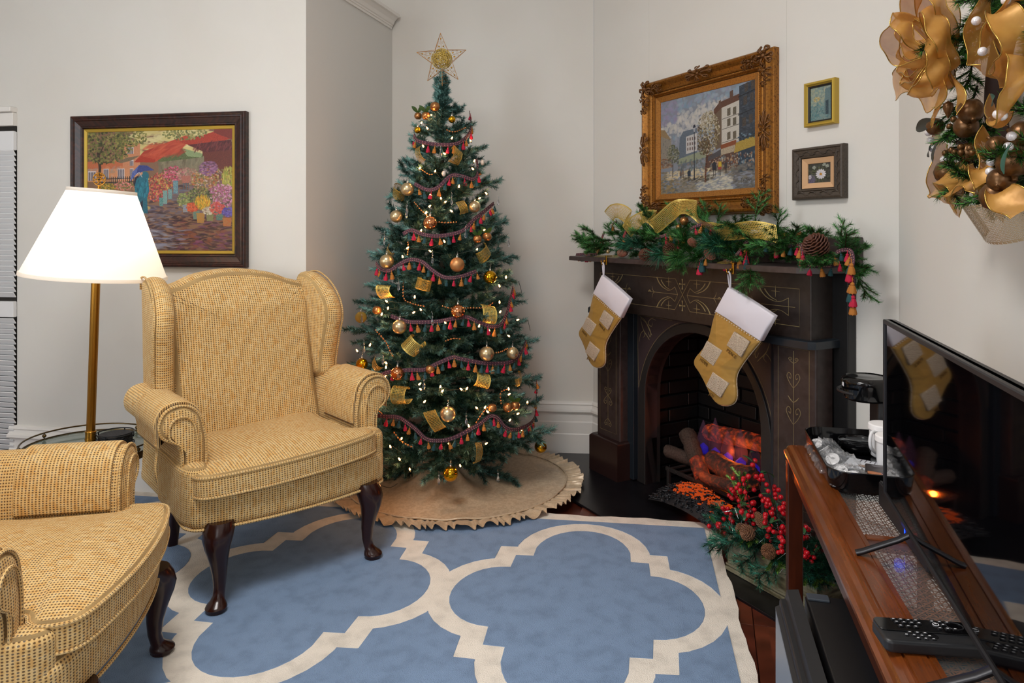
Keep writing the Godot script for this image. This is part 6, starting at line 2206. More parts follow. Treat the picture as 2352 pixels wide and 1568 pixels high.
	for s in STRANDS:
		var pts := []
		for q in s: pts.append(cyl(q, 0.006) - TREE)
		var path := catmull(pts, 12)
		var bm := MB.new()
		var acc := 1.0
		for k in range(1, path.size()):
			acc += path[k].distance_to(path[k - 1])
			if acc > 0.0115:
				acc = 0.0
				bm.ball(path[k], 0.0043, 8)
		bm.tube(path, 0.0007, 4)
		part(bg, "bead_strand", bm, M.copperbead)

	# ---- fairy lights
	var sg := thing("fairy_lights", "string of warm white fairy lights with green wire on the tree", "lights", TREE)
	var bm := MB.new().lathe([Vector2(0.0, -0.005), Vector2(0.0032, -0.004), Vector2(0.0041, 0.001), Vector2(0.0026, 0.008), Vector2(0.0, 0.011)], 8).mesh()
	var so := MB.new().lathe([Vector2(0.0026, -0.014), Vector2(0.0030, -0.003), Vector2(0.0, -0.002)], 8).mesh()
	for k in BULBS.size():
		var p := cyl(BULBS[k], 0.006) - TREE
		var b := part(sg, "light_bulb", bm, M.fairy)
		b.position = p
		b.rotation = Vector3(rng.randf_range(-1, 1), 0, rng.randf_range(-1, 1))
		part(b, "socket", so, M.cable)
		if k % 2 == 0:
			omni(p, Color(1.0, 0.70, 0.42), 0.014, 0.006, sg)
	for k in BULBS.size() - 1:
		var a := cyl(BULBS[k], -0.01) - TREE
		var b := cyl(BULBS[k + 1], -0.01) - TREE
		if a.distance_to(b) < 0.22:
			var mid := (a + b) / 2 + Vector3(0, -0.02, 0)
			part(sg, "wire", MB.new().tube(catmull([a, mid * Vector3(0.9, 1, 0.9) , b], 4), 0.0013, 4), M.cable)
	for q in [[[0.18, -60], [0.13, -48], [0.12, -30], [0.15, -22]], [[1.06, 82], [1.02, 86], [1.0, 84]], [[0.86, 88], [0.84, 92], [0.80, 90]], [[0.40, 78], [0.36, 70], [0.33, 60]]]:
		var l := []
		for w in q: l.append(cyl([w[0], w[1], tree_r(w[0]) + 0.03]) - TREE)
		part(sg, "wire", MB.new().tube(catmull(l, 5), 0.0014, 4), M.cable)
	tree_skirt()

func tree_skirt() -> void:
	var c := D(-0.29, 0.022, 3.66)
	var o := thing("tree_skirt", "champagne brocade tree skirt with a ruffled edge on the floor under the tree", "tree skirt", c)
	var nf := noise(91, 1.2, 4)
	var rad := func(a: float) -> float:
		var back := maxf(0.0, -sin(a))   # a measured so that +sin is towards the room
		return 0.575 - 0.13 * back * back
	var hgt := func(x: float, z: float) -> float:
		var dx := x - (TREE.x - c.x)
		var dz := z - (TREE.z - c.z)
		var d := sqrt(dx * dx + dz * dz)
		var folds := 1.0 + 0.25 * sin(atan2(dz, dx) * 9.0)
		return 0.16 * exp(-pow(d / (0.085 * folds), 2.0)) + 0.07 * exp(-pow(d / 0.22, 2.0)) * folds + 0.012 * maxf(0.0, nf.get_noise_2d(x * 4.0, z * 4.0)) + 0.006
	var mb := MB.new()
	mb.grid(120, 26, func(u, v):
		var a: float = u * TAU
		var r: float = rad.call(a) * (0.02 + 0.98 * v)
		var x: float = cos(a) * r + (TREE.x - c.x) * (1.0 - v)
		var z: float = sin(a) * r + (TREE.z - c.z) * (1.0 - v)
		return Vector3(x, hgt.call(x, z), z))
	part(o, "brocade_disc", mb, M.skirt)
	var rf := MB.new()
	rf.grid(720, 5, func(u, v):
		var a: float = u * TAU
		var ph: float = a * 88.0 + 3.0 * sin(a * 11.0) + 1.5 * sin(a * 37.0)
		var r: float = rad.call(a) + v * (0.085 + 0.006 * sin(a * 23.0) + 0.004 * sin(a * 61.0))
		return Vector3(cos(a + 0.008 * v * sin(ph)) * r, 0.006 + (0.003 + 0.008 * v) * (1.0 + sin(ph)) + 0.004 * v * sin(a * 31.0), sin(a + 0.008 * v * sin(ph)) * r))
	part(o, "ruffle", rf, M.skirt)
	var seam := []
	for k in 160:
		var a := TAU * k / 160
		var r: float = rad.call(a)
		seam.append(Vector3(cos(a) * r, hgt.call(cos(a) * r, sin(a) * r) + 0.006, sin(a) * r))
	part(o, "seam", MB.new().tube(seam, 0.004, 6, true), M.skirt)

# ---------------------------------------------------------------- mantel garland, stockings
func cone_mesh(L: float, R: float, open: float, sd: int, rows := 11) -> ArrayMesh:
	# pine cone along +Y with spiral scales
	var mb := MB.new()
	var r := RandomNumberGenerator.new()
	r.seed = sd
	mb.lathe([Vector2(0.0, 0.0), Vector2(R * 0.45, L * 0.08), Vector2(R * 0.62, L * 0.35), Vector2(R * 0.4, L * 0.75), Vector2(0.0, L * 0.98)], 10)
	for a in rows:
		var u := (a + 0.5) / rows
		var env := R * pow(sin(PI * clampf(u * 0.80 + 0.14, 0, 1)), 0.8)
		var n := int(6 + 5 * env / R)
		for k in n:
			var an := TAU * (k + 0.5 * (a % 2)) / n + r.randf() * 0.15
			var o := Vector3(cos(an), 0, sin(an))
			var s := Vector3(-sin(an), 0, cos(an))
			var tilt := lerpf(0.35, 1.1, u) if open > 0.5 else lerpf(0.9, 1.25, u)
			var d := (o * cos(tilt) + Vector3.UP * sin(tilt)).normalized()
			var b := o * env * 0.45 + Vector3(0, L * u * 0.92, 0)
			var l := env * (0.75 if open > 0.5 else 0.62) + R * 0.12
			var w := env * 0.5 + R * 0.06
			var up := s.cross(d).normalized()
			var th := R * 0.05
			var p := [b - s * w * 0.35, b + s * w * 0.35, b + d * l * 0.75 + s * w * 0.62, b + d * l, b + d * l * 0.75 - s * w * 0.62]
			var i := []
			for q in p: i.append(mb.pt(q + up * th, (up + (q - b) * 0.2).normalized(), Vector2(q.x, q.y)))
			mb.tri(i[0], i[1], i[2]); mb.tri(i[0], i[2], i[4]); mb.tri(i[4], i[2], i[3])
			var j := []
			for q in p: j.append(mb.pt(q - up * th, -up, Vector2(q.x, q.y)))
			mb.tri(j[0], j[1], j[2]); mb.tri(j[0], j[2], j[4]); mb.tri(j[4], j[2], j[3])
			for e in [[2, 3], [3, 4]]:
				var nn: Vector3 = (d + s * (1 if e[0] == 2 else -1)).normalized()
				mb.quad(mb.pt(p[e[0]] + up * th, nn), mb.pt(p[e[1]] + up * th, nn), mb.pt(p[e[1]] - up * th, nn), mb.pt(p[e[0]] - up * th, nn))
	return mb.mesh()

func aim(o: Node3D, p: Vector3, y_dir: Vector3, spin := 0.0) -> void:
	var y := y_dir.normalized()
	var x := y.cross(Vector3(0.3, 0.2, 1.0)).normalized()
	o.transform = Transform3D(Basis(x, y, x.cross(y)).rotated(y, spin), p)

func along(o: Node3D, p: Vector3, d: Vector3, sc := 1.0) -> void:
	var x := d.normalized()
	var z := x.cross(Vector3.UP if absf(x.y) < 0.95 else Vector3.FORWARD).normalized()
	o.transform = Transform3D(Basis(x, z.cross(x), z).scaled(Vector3(sc, sc, sc)), p)

func mantel_things() -> void:
	rng.seed = 808
	var greens := [lin("40803e"), lin("56984a"), lin("6cac5c"), lin("3c7c4a"), lin("2e6238")]
	var blue_green := [lin("30765e"), lin("449070"), lin("225644"), lin("5ca684")]
	M.cone_open = mt("5a3424", 0.6)
	M.cone_rose = mt("8a5240", 0.7)
	var g := thing("mantel_garland", "green pine garland with cones and copper fruits lying along the mantel shelf", "garland", fp(0, 0, 0), FT)
	var bm := []
	for k in 3: bm.append(branch_mesh([0.14, 0.19, 0.24][k], 300 + k, greens, lin("3a2a1a"), 0.024, 0.0022, 1500.0, 0.8))
	var nm := []
	for k in 2: nm.append(branch_mesh(0.05, 310 + k, [greens, blue_green][k], lin("3a2a1a"), 0.075, 0.0016, 2200.0, 0.0))
	var ytop := func(t: float) -> float:
		return 1.19 + 0.20 * clampf((t - 0.1) / 0.45, 0.0, 1.0) - 0.09 * clampf((t - 1.35) / 0.4, 0.0, 1.0)
	for k in 120:
		var t := lerpf(0.22, 1.80, (k + rng.randf()) / 120.0)
		var o := rng.randf_range(0.09, 0.17)
		var y := lerpf(1.205, float(ytop.call(t)) - 0.05, pow(rng.randf(), 1.2))
		var d := Vector3(rng.randf_range(-1.0, 1.0), rng.randf_range(-0.15, 0.45), rng.randf_range(0.0, 0.5))
		if t < 0.32: d = Vector3(rng.randf_range(-1, -0.2), rng.randf_range(-0.1, 0.6), rng.randf_range(0.0, 0.5))
		var b := part(g, "branch", bm[rng.randi() % 3], M.needle)
		along(b, Vector3(t, y, o), d, rng.randf_range(0.6, 0.95))
	for q in [[0.20, 1.23, 0.12, -0.7, 0.28, 0.1], [0.24, 1.21, 0.14, -0.9, 0.1, 0.2], [0.38, 1.27, 0.13, -0.5, 0.6, 0.0], [0.62, 1.33, 0.12, -0.1, 0.7, 0.1], [0.82, 1.34, 0.10, -0.1, 0.5, 0.1], [1.03, 1.33, 0.12, 0.1, 0.9, 0.1], [1.10, 1.33, 0.12, 0.3, 0.7, 0.1], [1.30, 1.33, 0.1, 0.2, 0.6, 0.1], [1.42, 1.30, 0.12, 0.3, 0.6, 0.1], [1.72, 1.24, 0.12, 0.1, 0.8, 0.0], [1.73, 1.22, 0.13, 0.9, 0.3, 0.0], [1.78, 1.20, 0.14, 0.4, -0.6, 0.1], [1.76, 1.19, 0.16, 0.6, -0.2, 0.2], [1.40, 1.21, 0.22, 0.3, -0.45, 0.4], [1.44, 1.21, 0.23, -0.1, -0.6, 0.35], [1.30, 1.21, 0.22, 0.3, 0.0, 0.4]]:
		along(part(g, "branch", bm[rng.randi() % 2], M.needle), Vector3(q[0], q[1], q[2]), Vector3(q[3], q[4], q[5]), 0.8)
	for q in [[0.70, 1.24, 0.19, -0.3, 0.3, 0.6, 1], [0.76, 1.28, 0.18, 0.3, 0.5, 0.5, 0], [1.02, 1.25, 0.22, 0.1, 0.5, 0.6, 0], [1.02, 1.235, 0.23, -0.1, -0.5, 0.5, 0], [1.20, 1.275, 0.19, 0.2, 0.2, 0.8, 1], [1.23, 1.26, 0.2, 0.5, 0.0, 0.8, 1], [0.90, 1.22, 0.21, -0.2, -0.1, 0.8, 1], [0.50, 1.30, 0.16, 0.2, 0.5, 0.5, 0], [0.66, 1.245, 0.20, -0.7, 0.1, 0.5, 1], [1.11, 1.21, 0.22, 0.4, -0.1, 0.7, 0], [1.25, 1.24, 0.2, -0.3, 0.3, 0.8, 1]]:
		along(part(g, "long_needles", nm[q[6]], M.needle), Vector3(q[0], q[1], q[2]), Vector3(q[3], q[4], q[5]))
	# cones: t, y, o, direction, length, radius, look
	for q in [[0.628, 1.205, 0.225, -1, 0.05, 0.2, 0.060, 0.024, 0], [0.793, 1.187, 0.228, 0.1, 0.6, 0.8, 0.050, 0.028, 1], [0.945, 1.235, 0.20, 0.2, -0.2, 0.9, 0.06, 0.032, 1], [1.105, 1.245, 0.215, -0.3, 0.6, 0.6, 0.050, 0.022, 0], [1.165, 1.232, 0.225, 0.75, -0.35, 0.2, 0.075, 0.026, 0], [1.715, 1.225, 0.19, -0.1, 0.6, 0.55, 0.085, 0.042, 1]]:
		var c := part(g, "pine_cone", cone_mesh(q[6], q[7], q[8], 400 + int(q[0] * 100), 9 if q[8] == 1 else 12), M.cone_open if q[8] == 1 else M.cone_rose)
		aim(c, Vector3(q[0], q[1], q[2] + 0.02), Vector3(q[3], q[4], q[5]))
	for q in [[0.335, 1.218, 0.215, 0.0165, 1], [0.409, 1.210, 0.20, 0.012, 0], [0.985, 1.360, 0.20, 0.021, 0], [0.948, 1.333, 0.20, 0.014, 0], [1.009, 1.410, 0.19, 0.013, 0], [1.043, 1.395, 0.20, 0.012, 0], [1.578, 1.292, 0.16, 0.018, 0], [1.616, 1.280, 0.16, 0.020, 0]]:
		var r: float = q[3]
		var bl := MB.new()
		if q[4] == 1: bl.lathe([Vector2(0.0, -r * 1.7), Vector2(r * 0.25, -r * 1.2), Vector2(r * 0.8, -r * 0.3), Vector2(r, r * 0.3), Vector2(r * 0.7, r * 0.9), Vector2(0.0, r * 1.1)], 16)
		else: bl.lathe([Vector2(0.0, -r * 0.9), Vector2(r * 0.6, -r * 0.8), Vector2(r, 0.0), Vector2(r * 0.75, r * 0.7), Vector2(r * 0.2, r * 0.85), Vector2(0.0, r * 1.15)], 16)
		part(g, "copper_fruit", bl, M.fruit if q[1] > 1.25 else M.champagne).position = Vector3(q[0], q[1], q[2])
	for q in [[1.468, 1.284, 0.17, 0.018], [1.513, 1.290, 0.165, 0.020]]:
		part(g, "glitter_ball", MB.new().ball(Vector3(q[0], q[1], q[2]), q[3], 16), M.glitter)
	# wavy gold net ribbon
	var ra := [[0.474,1.392,0.205], [0.500,1.418,0.20], [0.545,1.418,0.19], [0.600,1.398,0.19], [0.641,1.372,0.20], [0.655,1.335,0.215], [0.640,1.312,0.22], [0.664,1.345,0.205], [0.715,1.374,0.19], [0.775,1.388,0.185], [0.822,1.372,0.20], [0.838,1.338,0.22], [0.865,1.345,0.22], [0.912,1.385,0.20], [0.970,1.420,0.19], [1.035,1.424,0.18], [1.085,1.408,0.19], [1.110,1.380,0.20], [1.153,1.350,0.215], [1.205,1.330,0.22], [1.250,1.314,0.225], [1.311,1.309,0.23], [1.379,1.313,0.23], [1.438,1.318,0.22], [1.488,1.312,0.205], [1.529,1.300,0.19]]
	var pts := []
	for q in ra: pts.append(Vector3(q[0] - 0.012, q[1], q[2] + 0.028))
	var path := catmull(pts, 7)
	var sides := []
	for k in path.size():
		var u := float(k) / path.size()
		var s := Vector3(0.15 * sin(u * 22.0), 0.75 + 0.25 * sin(u * 30.0), 0.62 * cos(u * 26.0) + 0.25)
		if path[k].x > 1.23: s = Vector3(-0.25, 0.92, 0.15 + 0.4 * cos(path[k].x * 14.0))
		sides.append(s.normalized())
	var rb := thing("net_ribbon", "long wavy gold net ribbon winding over the mantel garland", "ribbon", fp(0, 0, 0), FT)
	part(rb, "net", net(path, sides, 0.070, 0.0068, 0.0023), M.net)
	var ends := []
	var es := []
	for q in [[1.255, 1.188, 0.245], [1.30, 1.186, 0.245], [1.345, 1.195, 0.24], [1.385, 1.225, 0.235], [1.40, 1.26, 0.22]]:
		ends.append(Vector3(q[0], q[1], q[2]))
		es.append(Vector3(0, 0.25, -1))
	part(rb, "ribbon_end", net(catmull(ends, 6), catmull(es, 6), 0.05, 0.0060, 0.0017), M.net)
	ends = []
	es = []
	for q in [[0.345, 1.184, 0.235], [0.44, 1.184, 0.215], [0.53, 1.190, 0.20], [0.56, 1.22, 0.19]]:
		ends.append(Vector3(q[0], q[1], q[2]))
		es.append(Vector3(0.1, 0.3, -1))
	part(rb, "ribbon_end", net(catmull(ends, 6), catmull(es, 6), 0.04, 0.0060, 0.0017), M.net)
	# tasselled braid snaking through the garland
	var br := thing("tassel_braid", "red braid with coloured tassels snaking through the garland on the mantel shelf", "garland", fp(0, 0, 0))
	for run in [[[0.109,1.186,0.20], [0.194,1.190,0.20], [0.270,1.190,0.20], [0.31,1.195,0.20]], [[0.484,1.365,0.20], [0.455,1.356,0.20], [0.43,1.345,0.19]], [[0.365,1.315,0.19], [0.356,1.282,0.20], [0.341,1.25,0.20]], [[0.603,1.347,0.21], [0.587,1.327,0.22], [0.576,1.303,0.22], [0.603,1.280,0.22], [0.640,1.266,0.22]],
		[[0.828,1.284,0.235], [0.876,1.291,0.235], [0.931,1.306,0.235], [0.957,1.298,0.235], [0.993,1.276,0.235], [1.027,1.306,0.235], [1.074,1.332,0.225], [1.135,1.347,0.215], [1.175,1.331,0.215], [1.187,1.311,0.22], [1.229,1.305,0.225], [1.206,1.283,0.23], [1.163,1.263,0.235], [1.159,1.237,0.24], [1.185,1.213,0.25], [1.167,1.198,0.262], [1.157,1.187,0.268]],
		[[1.24,1.188,0.22], [1.275,1.190,0.23], [1.310,1.202,0.235], [1.341,1.227,0.235], [1.364,1.259,0.23], [1.375,1.271,0.22]],
		[[1.463,1.294,0.22], [1.477,1.275,0.225], [1.505,1.258,0.225], [1.536,1.248,0.22], [1.566,1.254,0.22], [1.599,1.262,0.22], [1.631,1.260,0.225], [1.645,1.239,0.232], [1.652,1.213,0.235], [1.660,1.191,0.225], [1.695,1.187,0.20], [1.735,1.188,0.18], [1.755,1.200,0.18], [1.744,1.221,0.19], [1.765,1.239,0.19], [1.795,1.246,0.19], [1.820,1.238,0.20], [1.833,1.215,0.21], [1.838,1.189,0.22], [1.842,1.157,0.225], [1.845,1.125,0.225], [1.848,1.075,0.225]]]:
		var w := []
		for q in run: w.append(fp(q[0], q[1], q[2]))
		var wp := catmull(w, 6)
		var outs := []
		for k in wp.size(): outs.append((Vector3(-0.80, 0.35, 0.48)).normalized())
		braid(br, wp, outs, 0.030, 0.0078, true, int(run[0][0] * 10))
	for q in [[1.157, 1.165, 0.272, 0], [1.174, 1.178, 0.272, 2], [1.655, 1.222, 0.242, 0], [1.846, 1.20, 0.235, 1], [1.838, 1.175, 0.235, 0], [1.850, 1.135, 0.235, 1], [1.842, 1.105, 0.235, 2], [1.852, 1.09, 0.235, 0], [1.848, 1.062, 0.23, 1], [1.390, 1.215, 0.245, 0], [1.395, 1.198, 0.25, 2], [1.36, 1.20, 0.25, 1]]:
		var ts := part(br, "tassel", M.tassel_mesh, M.tassels[q[3]])
		ts.position = fp(q[0], q[1], q[2]) - br.position
		ts.scale = Vector3(1.35, 1.35, 1.35)
	stockings()

func stockings() -> void:
	M.satin = mt("a8823f", 0.34, 0.15)
	M.satin.rim_enabled = true
	M.satin.rim = 0.4
	M.satin.heightmap_enabled = true
	M.satin.heightmap_texture = nz(81, 0.012, [], 256, 3)
	M.satin.heightmap_scale = 0.5
	tri_map(M.satin, Vector3(2.5, 4, 2.5))
	M.cuff = mt("d9d4dc", 0.5)
	M.cuff.rim_enabled = true
	M.cuff.rim = 0.3
	M.brocade = mt("d8ccb8", 0.5)
	M.brocade.albedo_texture = nz(82, 0.05, ["b09a78", "f8f0e8", "e0d4d0", "c8b490"], 256, 4)
	M.brocade.heightmap_enabled = true
	M.brocade.heightmap_texture = nz(83, 0.08, [], 256, 3)
	M.brocade.heightmap_scale = 0.5
	tri_map(M.brocade, Vector3(9, 9, 9))
	M.thread = mt("6a4a18", 0.7)
	M.hook = mt("a87c28", 0.25, 0.9)
	# outline about the hanging point (0, 0)
	var hp := Vector2(1.338, 1.150)
	var body := [[1.495, 0.893], [1.442, 0.835], [1.401, 0.786], [1.375, 0.746], [1.367, 0.712], [1.371, 0.657], [1.359, 0.625], [1.322, 0.604], [1.272, 0.600], [1.233, 0.625], [1.198, 0.673], [1.163, 0.713], [1.136, 0.738], [1.139, 0.769], [1.186, 0.818], [1.221, 0.869], [1.244, 0.943], [1.262, 0.984]].map(func(q): return Vector2(q[0], q[1]) - hp)
	var smooth := catmull(body, 3)
	var bo := PackedVector2Array()
	for q in smooth: bo.append(q)
	var cuff := v2([[1.332, 1.086], [1.40, 1.063], [1.48, 1.030], [1.563, 0.994], [1.53, 0.943], [1.497, 0.890], [1.42, 0.919], [1.34, 0.953], [1.260, 0.982], [1.295, 1.033]])
	for k in cuff.size(): cuff[k] -= hp
	var s := thing("christmas_stocking", "gold satin Christmas stocking with white cuff hanging at the centre before the fireplace opening", "stocking", fp(hp.x, hp.y, 0.272), FT, "stockings on the mantel")
	part(s, "body", MB.new().pillow(bo, -0.008, 0.014, 0.009, 0.012, 0.0, null, 8), M.satin)
	part(s, "cuff", MB.new().pillow(cuff, -0.012, 0.019, 0.008, 0.010), M.cuff)
	var edge := []
	for q in bo: edge.append(Vector3(q.x, q.y, 0.002))
	part(s, "cord_edge", MB.new().tube(edge, 0.0022, 5, true), M.brocade)
	var bd := MB.new()
	for k in 18:
		var u := (k + 0.5) / 18.0
		bd.ball(Vector3(lerpf(1.262, 1.495, u) - hp.x, lerpf(0.980, 0.890, u) - hp.y, 0.021), 0.0026, 6)
	part(s, "bead_trim", bd, M.pearl)
	for q in [[[1.375, 0.913], [1.453, 0.884], [1.412, 0.817], [1.336, 0.854]], [[1.227, 0.856], [1.312, 0.828], [1.264, 0.757], [1.186, 0.791]], [[1.261, 0.733], [1.346, 0.702], [1.303, 0.635], [1.221, 0.667]]]:
		var po := PackedVector2Array()
		for w in q: po.append(Vector2(w[0], w[1]) - hp)
		part(s, "patch", MB.new().pillow(po, 0.016, 0.0285, 0.004, 0.003), M.brocade, "cream brocade patch")
	for q in [["PEACE", 1.362, 0.824, -0.47, 0.017], ["HOPE", 1.210, 0.765, -0.45, 0.017], ["JOY", 1.255, 0.636, -0.40, 0.017]]:
		var tm := TextMesh.new()
		tm.text = q[0]
		var sf := SystemFont.new()
		sf.font_names = PackedStringArray(["Droid Sans"])
		tm.font = sf
		tm.font_size = 24
		tm.pixel_size = 0.0008
		tm.depth = 0.002
		var o := part(s, "stitched_word", tm, M.thread)
		o.transform = Transform3D(Basis(Vector3(0, 0, 1), q[3]), Vector3(q[1] - hp.x, q[2] - hp.y, 0.0265))
	var lp := []
	for q in [[-0.006, -0.066, 0.004], [-0.012, -0.02, 0.006], [-0.006, 0.0, 0.010], [0.002, -0.02, 0.008], [0.0, -0.066, 0.006]]: lp.append(Vector3(q[0], q[1], q[2]))
	part(s, "hanging_loop", MB.new().tube(catmull(lp, 5), 0.0042, 6, false, 0.35), M.cuff)
	var s2 := dup(s, "christmas_stocking", "gold satin Christmas stocking with white cuff hanging at the left end of the mantel shelf", fp(0.482, 1.155, 0.272), Basis(Vector3.UP, FT) * Basis(Vector3(0, 0, 1), -0.05))
	for q in [[1.338, 1.150, "brass stocking hook over the shelf edge above the centre stocking"], [0.482, 1.155, "brass stocking hook over the shelf edge above the left stocking"]]:
		var h := thing("stocking_hook", q[2], "hook", fp(q[0], q[1], 0.272), FT, "brass stocking hooks")
		part(h, "clamp", MB.new().box(Vector3(0.004, 0.012, -0.004), Vector3(0.012, 0.048, 0.006), 0.002).box(Vector3(0.004, 0.034, -0.02), Vector3(0.012, 0.005, 0.036), 0.0015), M.hook)
		part(h, "swivel", MB.new().ball(Vector3(-0.002, 0.008, 0.003), 0.006, 10), M.hook)
		part(h, "hook_arm", MB.new().tube(catmull([Vector3(-0.002, 0.006, 0.004), Vector3(-0.004, -0.006, 0.010), Vector3(-0.006, -0.008, 0.016), Vector3(-0.010, 0.004, 0.018), Vector3(-0.014, 0.012, 0.016)], 5), 0.0022, 6), M.hook)

# ---------------------------------------------------------------- wreath on the right-hand wall
const WT := -1.8308

func sheer(parent: Node, called: String, pts: Array, side: Array, w: float, mat: Material) -> void:
	# ribbon of sheer gauze with wired edges; side: directions of the width at the points
	var path := catmull(pts, 8)
	var sd := catmull(side, 8)
	var mb := MB.new()
	var rings := []
	var e0 := []
	var e1 := []
	for k in path.size():
		var s: Vector3 = sd[k].normalized() * w * 0.5
		var t: Vector3 = (path[mini(k + 1, path.size() - 1)] - path[maxi(k - 1, 0)]).normalized()
		var nn := s.cross(t).normalized()
		var ring := PackedVector3Array()
		for j in 7:
			var v := j / 3.0 - 1.0
			ring.append(path[k] + s * v + nn * (0.006 * sin(k * 0.55 + v * 2.0) + 0.004 * v * v))
		rings.append(ring)
		e0.append(ring[0])
		e1.append(ring[6])
	mb.loft(rings, false)
	var o := part(parent, called, mb, mat)
	part(o, "wired_edge", MB.new().tube(e0, 0.0013, 5), M.wired)
	part(o, "wired_edge", MB.new().tube(e1, 0.0013, 5), M.wired)

